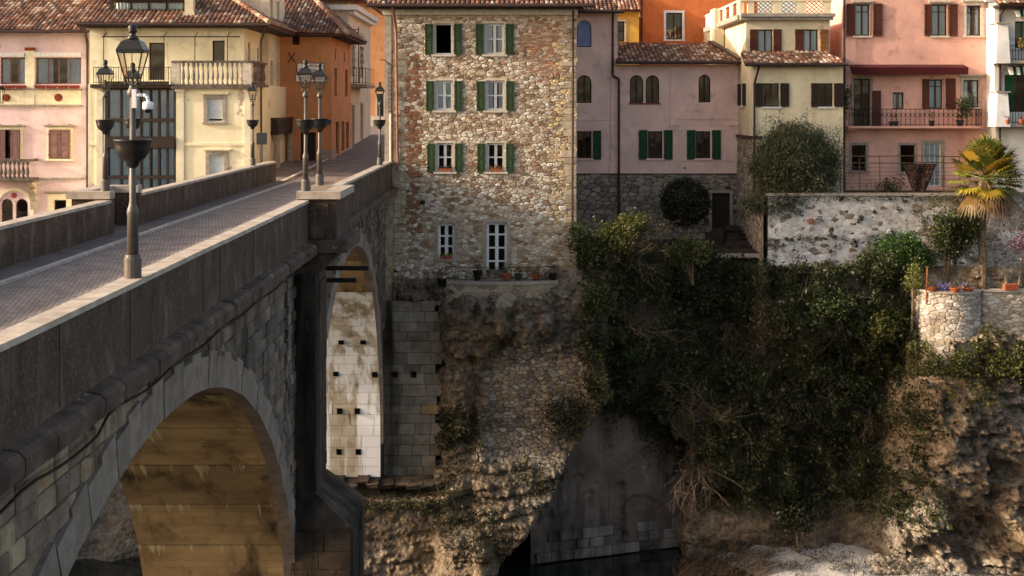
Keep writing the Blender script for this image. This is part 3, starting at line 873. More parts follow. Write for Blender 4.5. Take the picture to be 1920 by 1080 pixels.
def pxwin(house, d, x0, y0, x1, y1, **k):
    """frontal window given by its photo rectangle and its wall's depth"""
    sh = k.pop('sh', None)
    w = window(house, front(d), X(x0, d), X(x1, d), Z(y1, d), Z(y0, d), **k)
    if sh:
        mat, style, rects = sh[0], sh[1], sh[2]
        for (a, b, c, e) in rects: shutter(house, front(d), X(a, d), X(b, d), Z(e, d), Z(c, d), M[mat], style)
    return w
def hole(d, x0, y0, x1, y1, *a): return (X(x0, d), X(x1, d), Z(y1, d), Z(y0, d), *a)

TILEC = [(.24, .115, .075), (.19, .097, .07), (.30, .16, .105), (.13, .08, .064), (.36, .25, .185), (.18, .115, .09), (.26, .135, .088)]
def tile_roof(parent, el, er, rr, rl, pitch=.21, row=.36, tone=1.0, thick=.1, name='roof', pale=.0):
    """el, er = eave corners, rr, rl = ridge corners; curved tiles laid in rows"""
    el, er, rr, rl = map(Vector, (el, er, rr, rl))
    base = MB()
    nrm = (er - el).cross(rl - el).normalized()
    if nrm.z < 0: nrm = -nrm
    base.hexa([el - nrm * thick, er - nrm * thick, rr - nrm * thick, rl - nrm * thick, el, er, rr, rl])
    r = mk(name, base, M['underlay'], parent)
    U = (er - el); Lx = U.length; U.normalize()
    D = (rl - el) - U * (rl - el).dot(U); Ly = D.length; D.normalize()
    la, lb = (rl - el).dot(U), (rr - el).dot(U)
    mb = MB(); n = int(Lx / pitch) + 1; m = int(Ly / row) + 1
    for i in range(-2, n + 2):
        for j in range(m):
            y = j * row; x = (i + .5) * pitch
            t = (y + row * .5) / Ly
            a, b = la * t, Lx + (lb - Lx) * t
            if x < a + pitch * .2 or x > b - pitch * .2: continue
            c = random.choice(TILEC); k = random.uniform(.7, 1.25) * tone
            if random.random() < .12 + pale: c = (.5, .42, .34)
            mb.col = tuple(min(.8, v * k) for v in c)
            y1 = min(y + row + .05, Ly + .02); r0 = pitch * .44; r1 = pitch * .36
            jx = random.uniform(-.012, .012); jz = random.uniform(0, .012)
            A = []; B = []
            for q in range(5):
                th = math.pi * q / 4
                A.append(mb.pt(el + U * (x + jx - r0 * math.cos(th)) + D * (y - .04) + nrm * (r0 * .75 * math.sin(th) + .035 + jz)))
                B.append(mb.pt(el + U * (x + jx - r1 * math.cos(th)) + D * y1 + nrm * (r1 * .75 * math.sin(th) + .01)))
            for q in range(4): mb.f.append([A[q], A[q + 1], B[q + 1], B[q]])
            mb.f.append(A[::-1])
    t = mk('roof_tiles', mb, M['tile'], r); t['kind'] = 'stuff'
    return r
def ridge_caps(parent, a, b, rad=.12, tone=1.0):
    a = Vector(a); b = Vector(b); L_ = (b - a).length; n = max(1, int(L_ / .42)); mb = MB()
    for k in range(n):
        c = random.choice(TILEC); s = random.uniform(.9, 1.3) * tone; mb.col = tuple(min(.8, v * s) for v in c)
        p0 = a + (b - a) * (k / n) + Vector((0, 0, .04)); p1 = a + (b - a) * ((k + 1.1) / n) + Vector((0, 0, .03))
        mb.cyl(p0, p1, rad * 1.05, rad * .9, 8, True)
    o = mk('ridge_tiles', mb, M['tile'], parent); o['kind'] = 'stuff'
def downpipe(house, pts, mat='pipe', r=.05):
    mb = MB(); mb.tube(pts, r, 8)
    return mk('downpipe', mb, M[mat], house)
def gutter(house, a, b, r=.07, mat='pipe'):
    mb = MB(); mb.cyl(a, b, r, r, 8); return mk('gutter', mb, M[mat], house)
def railing(parent, fn, u0, u1, z0, z1, w=0, step=.12, mat='iron', scroll=False, rr=.011):
    mb = MB(fn)
    mb.box(u0, u1, w - .02, w + .02, z1 - .03, z1); mb.box(u0, u1, w - .015, w + .015, z0 + .06, z0 + .085)
    r = mk('railing', mb, M[mat], parent)
    n = max(2, int((u1 - u0) / step))
    for k in range(n + 1):
        u = u0 + (u1 - u0) * k / n
        b = MB(fn); b.box(u - rr, u + rr, w - rr, w + rr, z0, z1 - .03)
        mk('baluster', b, M[mat], r)
        if scroll and k < n:
            b = MB(fn); cu = u + (u1 - u0) / n / 2; cz = z0 + (z1 - z0) * .66; R_ = (u1 - u0) / n * .44; q = 8
            for s in range(q):
                t0 = 2 * math.pi * s / q; t1 = 2 * math.pi * (s + 1) / q
                b.hexa([(cu + R_ * math.cos(t0), w - .012, cz + R_ * math.sin(t0)), (cu + R_ * math.cos(t1), w - .012, cz + R_ * math.sin(t1)), (cu + R_ * math.cos(t1), w + .012, cz + R_ * math.sin(t1)), (cu + R_ * math.cos(t0), w + .012, cz + R_ * math.sin(t0)),
                        (cu + R_ * .8 * math.cos(t0), w - .012, cz + R_ * .8 * math.sin(t0)), (cu + R_ * .8 * math.cos(t1), w - .012, cz + R_ * .8 * math.sin(t1)), (cu + R_ * .8 * math.cos(t1), w + .012, cz + R_ * .8 * math.sin(t1)), (cu + R_ * .8 * math.cos(t0), w + .012, cz + R_ * .8 * math.sin(t0))])
            mk('scroll', b, M[mat], r)
    return r
def shell(mb, x0, x1, y0, y1, z0, z1, skip=()):
    """the blind walls and ceiling of a house"""
    if 'W' not in skip: mb.poly([(x0, y0, z0), (x0, y1, z0), (x0, y1, z1), (x0, y0, z1)])
    if 'E' not in skip: mb.poly([(x1, y0, z0), (x1, y1, z0), (x1, y1, z1), (x1, y0, z1)])
    if 'N' not in skip: mb.poly([(x0, y1, z0), (x1, y1, z0), (x1, y1, z1), (x0, y1, z1)])
    if 'S' not in skip: mb.poly([(x0, y0, z0), (x1, y0, z0), (x1, y0, z1), (x0, y0, z1)])
    mb.poly([(x0, y0, z1), (x1, y0, z1), (x1, y1, z1), (x0, y1, z1)])
    mb.poly([(x0, y0, z0), (x1, y0, z0), (x1, y1, z0), (x0, y1, z0)])
def baluster_prof(h, r):
    return [(r * .8, 0), (r * .8, h * .08), (r * .45, h * .14), (r * .95, h * .32), (r * .9, h * .42), (r * .4, h * .68), (r * .35, h * .8), (r * .7, h * .86), (r * .8, h * .92), (r * .8, h)]

# ---------------------------------------------------------------- rubble masonry
def clip(poly, nx, ny, c):
    out = []; n = len(poly)
    for i in range(n):
        a = poly[i]; b = poly[(i + 1) % n]
        da = a[0] * nx + a[1] * ny - c; db = b[0] * nx + b[1] * ny - c
        if da <= 0: out.append(a)
        if (da < 0 < db) or (db < 0 < da):
            t = da / (da - db); out.append((a[0] + (b[0] - a[0]) * t, a[1] + (b[1] - a[1]) * t))
    return out
def rubble(u0, u1, z0, z1, sx, sz, keep, drop=.16, seed=1):
    """irregular stones as rounded voronoi cells; returns [(poly, centre, area)]"""
    R = random.Random(seed); pts = []
    j = 0; z = z0 - sz
    while z < z1 + sz:
        u = u0 - sx + (sx / 2 if j % 2 else 0)
        while u < u1 + sx:
            if R.random() > drop: pts.append((u + R.uniform(-.48, .48) * sx, z + R.uniform(-.42, .42) * sz))
            u += sx
        z += sz; j += 1
    k = sx / sz
    P = [(a, b * k) for a, b in pts]                      # squeeze so that cells come out wide
    grid = {}; cs = sx * 1.5
    for i, p in enumerate(P): grid.setdefault((int(p[0] // cs), int(p[1] // cs)), []).append(i)
    out = []
    for i, p in enumerate(P):
        if not keep(pts[i][0], pts[i][1]): continue
        poly = [(p[0] - cs, p[1] - cs), (p[0] + cs, p[1] - cs), (p[0] + cs, p[1] + cs), (p[0] - cs, p[1] + cs)]
        gx, gy = int(p[0] // cs), int(p[1] // cs); nb = []
        for a in range(gx - 2, gx + 3):
            for b in range(gy - 2, gy + 3): nb += grid.get((a, b), [])
        nb = sorted((q for q in nb if q != i), key=lambda q: (P[q][0] - p[0]) ** 2 + (P[q][1] - p[1]) ** 2)[:18]
        for q in nb:
            nx, ny = P[q][0] - p[0], P[q][1] - p[1]
            poly = clip(poly, nx, ny, ((P[q][0] + p[0]) * nx + (P[q][1] + p[1]) * ny) / 2)
            if len(poly) < 3: break
        if len(poly) < 3: continue
        poly = [(a, b / k) for a, b in poly]
        cx = sum(a for a, b in poly) / len(poly); cz = sum(b for a, b in poly) / len(poly)
        # cut the corners once
        q = []
        n = len(poly)
        for a in range(n):
            A, B = poly[a], poly[(a + 1) % n]
            if (A[0] - B[0]) ** 2 + (A[1] - B[1]) ** 2 < (.12 * sx) ** 2: q.append(((A[0] + B[0]) / 2, (A[1] + B[1]) / 2)); continue
            e = R.uniform(.1, .26); q.append((A[0] * (1 - e) + B[0] * e, A[1] * (1 - e) + B[1] * e)); q.append((A[0] * e + B[0] * (1 - e), A[1] * e + B[1] * (1 - e)))
        s = R.uniform(.9, .99)
        q = [(cx + (a - cx) * s, cz + (b - cz) * s) for a, b in q]
        q = [(min(max(a, u0), u1), min(max(b, z0), z1)) for a, b in q]
        area = abs(sum(q[a][0] * q[(a + 1) % len(q)][1] - q[(a + 1) % len(q)][0] * q[a][1] for a in range(len(q)))) / 2
        if area < .002: continue
        out.append((q, (cx, cz), area))
    return out
def stone_to(mb, poly, c, proud, w0=.03, R=random):
    n = len(poly)
    A = [mb.pt((u, w0, z)) for u, z in poly]
    p = proud * R.uniform(.5, 1.2); tu, tz = R.uniform(-.015, .015), R.uniform(-.015, .015)
    B = [mb.pt((c[0] + (u - c[0]) * .95, -p * .55, c[1] + (z - c[1]) * .95)) for u, z in poly]
    C = [mb.pt((c[0] + (u - c[0]) * .7 + tu, -p * R.uniform(.9, 1.15), c[1] + (z - c[1]) * .7 + tz)) for u, z in poly]
    for k in range(n):
        mb.f.append([A[k], A[(k + 1) % n], B[(k + 1) % n], B[k]]); mb.f.append([B[k], B[(k + 1) % n], C[(k + 1) % n], C[k]])
    mb.f.append(C)
def lay_stones(parent, fn, stones, colour, proud, top=300, mat='stone', name='stone'):
    stones = sorted(stones, key=lambda s: -s[2])
    for q, c, a in stones[:top]:
        mb = MB(fn); mb.col = colour(c[0], c[1]); stone_to(mb, q, c, proud); mk(name, mb, M[mat], parent, smooth=False)
    if len(stones) > top:
        mb = MB(fn)
        for q, c, a in stones[top:]:
            mb.col = colour(c[0], c[1]); stone_to(mb, q, c, proud)
        o = mk('small_stones', mb, M[mat], parent); o['kind'] = 'stuff'
# ================================================================ STONE TOWER HOUSE
TD = 61.0
tx0, tx1 = X(722, TD), X(1081, TD)
tz0, tz1 = -5.3, Z(28, TD)
tower = empty('stone_house', (tx0 + 4, TD, tz0), 'tall rubble stone house with green shutters standing on the rock beside the bridge end', 'house')
T_WIN = [(815, 44, 848, 102, 'open'), (910, 44, 945, 102, 'w'), (817, 151, 849, 207, 'w'), (912, 151, 946, 207, 'w'), (819, 268, 850, 322, 'w'), (913, 268, 946, 322, 'w')]
holes = [hole(TD, a, b, c, d) for a, b, c, d, _ in T_WIN] + [hole(TD, 821, 419, 853, 486), hole(TD, 912, 417, 951, 520)]
mb = MB(front(TD)); wall_holes(mb, tx0, tx1, tz0, tz1, holes, .26)
mb.fn = None; shell(mb, tx0, tx1, TD, TD + 9, tz0, tz1, skip=('S',))
twall = mk('wall', mb, M['mortar'], tower)
QU = []
BR = (X(988, TD), X(1043, TD), Z(138, TD), Z(42, TD))
def keep_t(u, z):
    if u < X(738, TD) or any(a < u < b and c < z < d for a, b, c, d in QU): return False
    if BR[0] + .2 * math.sin(z * 9) < u < BR[1] + .22 * math.sin(z * 7 + 2) and BR[2] < z < BR[3] and math.sin(z * 3.1) > -.75: return False
    for a, b, c, d in holes:
        if a - .16 < u < b + .16 and c - .14 < z < d + .14: return False
    return True
PAL = [(.64, .56, .46), (.56, .47, .37), (.45, .35, .25), (.30, .21, .145), (.73, .68, .61), (.51, .44, .37), (.37, .285, .215), (.62, .53, .42)]
_cr = random.Random(5)
def tower_col(u, z):
    px = 960 + u * F / TD; py = HOR + (CAMZ - z) * F / TD
    c = _cr.choice(PAL)
    if _cr.random() < .16: c = (.74, .70, .63)
    if _cr.random() < .05: c = (.38, .23, .15)
    if 985 < px < 1045 and 40 < py < 140 and _cr.random() < .35: c = _cr.choice(((.50, .25, .16), (.46, .22, .14), (.56, .32, .22)))
    if 762 < px < 788 and 100 < py < 440 and _cr.random() < .6: c = _cr.choice(((.36, .17, .10), (.30, .15, .09)))
    if 1030 < px < 1075 and _cr.random() < .3: c = (.62, .50, .30)
    k_ = _cr.uniform(.82, 1.12); return tuple(v * k_ for v in c)
_q = random.Random(2); z = tz0 + .1
while z < tz1 - .4:                                   # larger cornerstones
    h = _q.uniform(.2, .34); l = _q.choice((.35, .55, .7)); QU.append((tx1 - l, tx1, z, z + h)); z += h + .01
    if _q.random() < .25: z += _q.uniform(.1, .3)
z = tz0 + .1
while z < tz1 - .4:
    h = _q.uniform(.18, .3); l = _q.choice((.3, .45, .6)); QU.append((X(738, TD), X(738, TD) + l, z, z + h)); z += h + .01
    if _q.random() < .4: z += _q.uniform(.1, .5)
for a, b, c, d in QU:
    mb = MB(front(TD)); k_ = _q.uniform(.8, 1.1); q_ = _q.choice(((.52, .46, .37), (.46, .40, .31), (.58, .50, .38), (.44, .36, .25))); mb.col = tuple(v * k_ for v in q_)
    mb.cbox(a + .006, b - .006, -_q.uniform(.02, .045), .05, c + .006, d - .006, .014); mk('quoin', mb, M['stone'], twall)
mb = MB(front(TD)); z = BR[2] - .1
while z < BR[3] + .05:                                # patch of thin bricks
    u = BR[0] - .2 + _q.uniform(-.2, .2)
    while u < BR[1] + .25:
        l = _q.uniform(.16, .28)
        if _q.random() < .9:
            k_ = _q.uniform(.75, 1.15); q_ = _q.choice(((.46, .27, .19), (.44, .25, .17), (.54, .38, .29), (.55, .48, .39))); mb.col = tuple(v * k_ for v in q_); mb.cbox(u, u + l - .012, -_q.uniform(.012, .032), .03, z, z + .062, .006)
        u += l
    z += .076
mk('brick_patch', mb, M['stone'], twall)['kind'] = 'stuff'
st = rubble(X(738, TD), tx1 - .02, tz0, tz1 - .1, .178, .106, keep_t, .36, 3)
# split some large cells into thin brick courses in the brick patch
lay_stones(twall, front(TD), st, tower_col, .04, 300)
# pale plaster corner strip and brick string under the eaves
mb = MB(); mb.box(tx0 - .02, X(734, TD), TD - .05, TD + .3, -1.0, tz1); mk('corner_strip', mb, M['trimg'], tower)
mb = MB(); mb.box(tx0 - .1, tx1 + .05, TD - .12, TD + .1, tz1 + .002, tz1 + .24); mk('eaves_band', mb, M['trimw'], tower)
mb = MB(); mb.box(tx0 - .3, tx1 + .15, TD - .62, TD + .2, tz1 + .242, tz1 + .36); mk('eaves_board', mb, M['darkwood'], tower)
e0 = (X(690, TD), TD - .75, tz1 + .38); e1 = (X(1112, TD), TD - .75, tz1 + .38)
tr = tile_roof(tower, e0, e1, (X(1112, TD), TD + 4.6, tz1 + 2.6), (X(690, TD), TD + 4.6, tz1 + 2.6))
tile_roof(tower, (e1[0], TD + 9.9, tz1 + .38), (e0[0], TD + 9.9, tz1 + .38), (e0[0], TD + 4.61, tz1 + 2.6), (e1[0], TD + 4.61, tz1 + 2.6))
gutter(tower, (e0[0], TD - .84, tz1 + .34), (e1[0], TD - .84, tz1 + .34), .07)
for gx in (tx0, tx1):
    mb = MB(); mb.poly([(gx, TD, tz1), (gx, TD + 9, tz1), (gx, TD + 4.6, tz1 + 2.55)]); mk('gable', mb, M['mortar'], tower)
for k, (a, b, c, d, kind) in enumerate(T_WIN):
    mid = (a + c) / 2; hw = 19.5
    shs = [(a - 18, a - 3, b + 1, d + 1), (c + 3, c + 18, b + 1, d + 1)]
    if kind == 'open': pxwin(tower, TD, a, b, c, d, cols=1, rows=1, glass=False, surround=('trimw', .1, .03), sill='trimw', sh=('green', 'panel', shs))
    else: pxwin(tower, TD, a, b, c, d, cols=2, rows=2, fw=.09, mw=.075, surround=('trimw', .1, .03), sill='trimw', curt='half' if k in (1, 3) else ('full' if k == 2 else None), sh=('green', 'panel', shs))
pxwin(tower, TD, 821, 419, 853, 486, cols=2, rows=3, fw=.11, mw=.09, surround=('trimg', .13, .04), sill='trimg')
pxwin(tower, TD, 912, 417, 951, 520, cols=2, rows=4, fw=.11, mw=.09, surround=('trimg', .16, .04), top=Z(440, TD))
downpipe(tower, [(X(739, TD), TD - .82, tz1 + .3), (X(741, TD), TD - .3, tz1 - .3), (X(743, TD), TD - .13, tz1 - .7), (X(746, TD), TD - .13, Z(316, TD))], 'copper', .055)
downpipe(tower, [(X(1074, TD), TD - .8, tz1 + .3), (X(1074, TD), TD - .16, tz1 - .25), (X(1073, TD), TD - .16, Z(430, TD))], 'pipe', .05)
mb = MB(); mb.cyl((X(733, TD), TD - .13, Z(213, TD)), (X(733, TD), TD - .13, Z(318, TD)), .05); mk('downpipe', mb, M['trimw'], tower)
mb = MB()
for px in (729.5, 733.5): mb.cyl((X(px, TD), TD - .12, Z(118, TD)), (X(px, TD), TD - .12, Z(212, TD)), .012, None, 5)
for k in range(12): mb.cyl((X(728, TD), TD - .12, Z(120 + k * 8, TD)), (X(735, TD), TD - .12, Z(122 + k * 8, TD)), .01, None, 5)
mb.tube([(X(715, TD), TD - .5, Z(113, TD)), (X(722, TD), TD - .3, Z(113, TD)), (X(731, TD), TD - .12, Z(120, TD))], .02, 5)
mk('cable_bracket', mb, M['iron'], tower)
mb = MB(); mb.ball((X(793, TD), TD - .2, Z(379, TD)), .12, .14, .1); mb.cyl((X(793, TD), TD - .1, Z(379, TD)), (X(793, TD), TD + .05, Z(379, TD)), .04)
mk('wall_lamp', mb, M['iron'], tower)
# little terrace with iron railing at the foot of the door
mb = MB()
n = 24; pts = []
for k in range(n + 1):
    px = 838 + (1046 - 838) * k / n; bulge = .55 + .5 * math.sin(math.pi * k / n)
    pts.append((X(px, TD), TD - bulge))
A = [mb.pt((x, y, Z(523, TD))) for x, y in pts]; B = [mb.pt((x, y, Z(529, TD))) for x, y in pts]
A2 = [mb.pt((x, TD + .02, Z(523, TD))) for x, y in pts]; B2 = [mb.pt((x, TD + .02, Z(529, TD))) for x, y in pts]
for k in range(n):
    mb.f.append([A[k], A[k + 1], B[k + 1], B[k]]); mb.f.append([A2[k], A2[k + 1], A[k + 1], A[k]]); mb.f.append([B2[k], B2[k + 1], B[k + 1], B[k]])
terr = mk('terrace_slab', mb, M['trimg'], tower)
mb = MB()
for k in range(n):
    p, q = pts[k], pts[k + 1]
    for zz in (Z(497, TD), Z(520, TD)): mb.cyl((p[0], p[1] + .05, zz), (q[0], q[1] + .05, zz), .014, None, 5)
mk('rail', mb, M['iron'], terr)
for k in range(0, 49):
    t = k / 48 * n; i = min(n - 1, int(t)); f_ = t - i
    x = pts[i][0] + (pts[i + 1][0] - pts[i][0]) * f_; y = pts[i][1] + (pts[i + 1][1] - pts[i][1]) * f_ + .05
    mb = MB(); mb.cyl((x, y, Z(523, TD)), (x, y, Z(497, TD)), .009, None, 4); mk('baluster', mb, M['iron'], terr)

# ================================================================ TOWN, LEFT OF THE BRIDGE END
# pale pink house
D1 = 68.0
h1 = empty('pink_house', (-24, D1, -7), 'pale pink house with cream bands and red medallions at the edge of the photo', 'house')
wx0, wx1 = -29.5, X(163, D1); wz0, wz1 = -8.0, Z(62, D1)
W = [(0, 108, 52, 158), (66, 108, 152, 158), (-2, 243, 38, 298), (92, 243, 132, 298), (101, 375, 124, 402)]
H = [hole(D1, *w) for w in W] + [hole(D1, 2, 373, 24, 425, 'arch'), hole(D1, 29, 373, 52, 425, 'arch')]
mb = MB(front(D1)); wall_holes(mb, wx0, wx1, wz0, wz1, H, .25); mb.fn = None; shell(mb, wx0, wx1, D1, D1 + 8, wz0, wz1, skip=('S',))
mk('wall', mb, M['pink'], h1)
def band(house, d, x0, y0, x1, y1, mat, pr=.04, nm='band'):
    b = MB(); b.box(X(x0, d), X(x1, d), d - pr, d + .002, Z(y1, d), Z(y0, d)); return mk(nm, b, M[mat], house)
for x0, x1 in ((-8, 46.5), (66, 153)):
    band(h1, D1, x0, 98.5, x1, 106.5, 'whitewood', .12, 'roller_box'); band(h1, D1, x0, 169, x1, 196, 'trimc', .025, 'panel')
band(h1, D1, 47.5, 92, 65, 196, 'trimc', .05, 'pilaster'); band(h1, D1, 47, 89, 66, 95, 'redtrim', .07, 'capital')
band(h1, D1, -10, 196.5, 154, 200, 'trimg', .08, 'moulding'); band(h1, D1, -10, 166.2, 154, 168.8, 'trimg', .08, 'moulding')
band(h1, D1, 73, 333, 158, 337, 'trimg', .06, 'moulding'); band(h1, D1, 154.5, 70, 162.5, 420, 'pink', .04, 'corner_strip')
for cx_ in (12, 110):
    mb = MB(); x, z = X(cx_, D1), Z(183, D1)
    mb.fn = lambda u, w, q: (u, D1 - .03 + w, q)
    n = 14
    for rr, dp in ((.19, -.02), (.13, -.045), (.06, -.06)):
        mb.poly([(x + rr * math.cos(2 * math.pi * k / n), dp, z + rr * math.sin(2 * math.pi * k / n)) for k in range(n)])
        for k in range(n):
            t0, t1 = 2 * math.pi * k / n, 2 * math.pi * (k + 1) / n
            mb.poly([(x + rr * math.cos(t0), dp, z + rr * math.sin(t0)), (x + rr * math.cos(t1), dp, z + rr * math.sin(t1)), (x + rr * math.cos(t1), .01, z + rr * math.sin(t1)), (x + rr * math.cos(t0), .01, z + rr * math.sin(t0))])
    mk('medallion', mb, M['redtrim'], h1)
pxwin(h1, D1, *W[0], frame='mauve', cols=3, rows=1, curt='half'); pxwin(h1, D1, *W[1], frame='mauve', cols=4, rows=1, curt='half')
for k in range(8):
    a = (66 + k % 4 * 21.6) if k < 4 else (-32 + (k - 4) % 4 * 21)
    if a < -12: continue
    mb = MB(); mb.hexa([(X(a + 2, D1), D1 - .22, Z(166, D1)), (X(a + 19, D1), D1 - .22, Z(166, D1)), (X(a + 19, D1), D1 - .085, Z(166, D1)), (X(a + 2, D1), D1 - .085, Z(166, D1)),
                         (X(a + .5, D1), D1 - .26, Z(160, D1)), (X(a + 20.5, D1), D1 - .26, Z(160, D1)), (X(a + 20.5, D1), D1 - .085, Z(160, D1)), (X(a + .5, D1), D1 - .085, Z(160, D1))])
    mk('flower_box', mb, M['redtrim'], h1)
for w, rects in ((W[2], [(-2, 10, 244, 298), (21, 37, 244, 298)]), (W[3], [(92, 111.6, 244, 298), (112.4, 132, 244, 298)])):
    pxwin(h1, D1, *w, frame='mauve', cols=2, rows=1, surround=('trimc', .12, .03), sill='trimc', hood='trimg', sh=('mauve', 'panel', [(a, b, c, d) for a, b, c, d in rects]))
    for q in (w[0] - 2, w[2] - 4): band(h1, D1, q, 233, q + 6, 238, 'redtrim', .09, 'bracket')
pxwin(h1, D1, *W[4], frame='darkwood', cols=1, rows=1, surround=('trimc', .3, .03), hood='trimg')
for a, b in ((2, 24), (29, 52)): pxwin(h1, D1, a, 373, b, 425, frame='darkwood', cols=1, rows=2, arch=True)
# big arch moulding round the twin lights
mb = MB(front(D1)); cx_, cz_, r_ = X(27, D1), Z(388, D1), .92
for k in range(16):
    t0, t1 = math.pi * k / 16, math.pi * (k + 1) / 16
    P = lambda t, r, w: (cx_ - r * math.cos(t), w, cz_ + r * math.sin(t))
    mb.hexa([P(t0, r_ - .14, -.06), P(t1, r_ - .14, -.06), P(t1, r_ - .14, .01), P(t0, r_ - .14, .01), P(t0, r_, -.06), P(t1, r_, -.06), P(t1, r_, .01), P(t0, r_, .01)])
mb.box(cx_ + r_ - .14, cx_ + r_, -.06, .01, cz_ - 1, cz_); mb.box(cx_ - r_, cx_ - r_ + .14, -.06, .01, cz_ - 1, cz_)
mk('arch_moulding', mb, M['trimc'], h1)
mb = MB(); mb.lathe([(.07, 0), (.05, .05), (.05, 1.1), (.08, 1.18)], (X(26.5, D1), D1 + .05, Z(423, D1)), 8); mk('column', mb, M['trimw'], h1)
mb = MB(); n = 12; mb.poly([(X(27, D1) + .14 * math.cos(2 * math.pi * k / n), D1 - .05, Z(366, D1) + .14 * math.sin(2 * math.pi * k / n)) for k in range(n)]); mk('medallion', mb, M['redtrim'], h1)
# stone balcony
bal = empty('balcony', (X(30, D1), D1, Z(335, D1))); setparent(bal, h1)
mb = MB(); mb.box(X(-40, D1), X(72, D1), D1 - 1.0, D1, Z(337, D1), Z(332, D1)); mk('slab', mb, M['aged'], bal)
mb = MB(); mb.box(X(-40, D1), X(72, D1), D1 - .98, D1 - .8, Z(302, D1), Z(297, D1)); mb.box(X(67, D1), X(71, D1), D1 - .79, D1, Z(302, D1), Z(297, D1)); mk('handrail', mb, M['aged'], bal)
for k in range(9):
    mb = MB(); mb.lathe(baluster_prof(Z(302, D1) - Z(332, D1), .1), (X(-2 + k * 8.2, D1), D1 - .89, Z(332, D1)), 8); mk('baluster', mb, M['aged'], bal)
for k in range(4):
    mb = MB(); z = Z(341 + k * 13, D1); mb.hexa([(X(58, D1), D1 - .06, z - .33), (X(68 + k, D1), D1 - .06, z - .33), (X(68 + k, D1), D1, z - .33), (X(58, D1), D1, z - .33), (X(58, D1), D1 - .7 + k * .17, z), (X(68 + k, D1), D1 - .7 + k * .17, z), (X(68 + k, D1), D1, z), (X(58, D1), D1, z)])
    mk('bracket_stone', mb, M['trimw'], bal)
tile_roof(h1, (wx0 - .4, D1 - .55, wz1 + .1), (wx1 + .35, D1 - .55, wz1 + .1), (wx1 + .95, D1 + 5, wz1 + 2.5), (wx0 - .4, D1 + 5, wz1 + 2.5), tone=1.15)
gutter(h1, (wx0, D1 - .62, wz1 + .04), (wx1 + .3, D1 - .62, wz1 + .04))
downpipe(h1, [(wx1 + .12, D1 - .6, wz1), (wx1 + .05, D1 - .12, wz1 - .5), (wx1 + .05, D1 - .12, Z(360, D1))], 'pipe', .06)
# wall lantern on a bracket
wl_ = empty('wall_lantern', (X(9, D1), D1 - .45, Z(180, D1)), 'small iron wall lantern on the pale pink house', 'lantern')
mb = MB(); mb.tube([(X(2, D1), D1, Z(166, D1)), (X(9, D1), D1 - .45, Z(166, D1)), (X(15, D1), D1 - .45, Z(166, D1))], .02, 5); mk('bracket', mb, M['iron'], wl_)
mb = MB()
for k in range(4):
    t = math.pi / 4 + k * math.pi / 2
    mb.cyl((X(9, D1) + .16 * math.cos(t), D1 - .45 + .16 * math.sin(t), Z(167, D1)), (X(9, D1) + .09 * math.cos(t), D1 - .45 + .09 * math.sin(t), Z(192, D1)), .016, None, 5)
mb.lathe([(.1, 0), (.1, .04)], (X(9, D1), D1 - .45, Z(194, D1)), 8); mb.lathe([(.2, 0), (.05, .14)], (X(9, D1), D1 - .45, Z(168, D1)), 8)
mk('frame', mb, M['iron'], wl_)

# yellow house with glazed veranda
D2 = 64.0; D2T = 66.0
h2 = empty('yellow_house', (-15.5, D2, -7), 'pale yellow house with curtained dark wood veranda and stone balustrade terrace', 'house')
x0, x1 = X(165, D2), X(470, D2); zt = Z(158, D2)
ver = hole(D2, 195, 165, 328, 372)
W = [(388, 184, 418, 229), (392, 290, 421, 336)]
H = [hole(D2, *w) for w in W] + [ver]
mb = MB(front(D2)); wall_holes(mb, x0, x1, -8, zt, H, .2)
sd = [(66.5, 67.3, Z(235, D2), Z(185, D2))]
mb.fn = eastf(x1); wall_holes(mb, D2, 75, -8, zt, [], .2)
mb.fn = None; shell(mb, x0, x1, D2, 75, -8, zt, skip=('S', 'E')); mk('wall', mb, M['yellow_worn'], h2)
# upper storey, set back
ux0, ux1 = X(168, D2T), X(458, D2T); uzt = Z(47, D2T)
U = [(279, 80, 309, 150), (398, 76, 421, 116)]
mb = MB(front(D2T)); wall_holes(mb, ux0, ux1, zt + .002, uzt, [hole(D2T, *w) for w in U], .22)
mb.fn = eastf(ux1); wall_holes(mb, D2T, 75, zt + .002, uzt, [(66.9, 67.5, Z(112, D2T), Z(78, D2T)), (69.3, 69.9, Z(116, D2T), Z(84, D2T))], .2)
mb.fn = None; shell(mb, ux0, ux1, D2T, 75, zt + .002, uzt, skip=('S', 'E')); mk('upper_wall', mb, M['yellow'], h2)
pxwin(h2, D2T, *U[0], frame='brownwood', cols=1, rows=1, surround=('trimc', .12, .02), glass=True); pxwin(h2, D2T, *U[1], frame='darkwood', cols=1, rows=1)
for a, b in ((66.9, 67.5), (69.3, 69.9)): window(h2, eastf(ux1), a, b, Z(113, D2T), Z(80, D2T), frame='darkwood', cols=1, rows=1)
mb = MB(); n_ = .62; cx_, cz_ = X(352, D2T), Z(93, D2T)
mb.hexa([(cx_ - n_, D2T - .012, cz_), (cx_, D2T - .012, cz_ - n_ * .7), (cx_, D2T + .01, cz_ - n_ * .7), (cx_ - n_, D2T + .01, cz_), (cx_, D2T - .012, cz_ + n_ * .7), (cx_ + n_, D2T - .012, cz_), (cx_ + n_, D2T + .01, cz_), (cx_, D2T + .01, cz_ + n_ * .7)])
mk('lozenge_panel', mb, M['trimc'], h2)
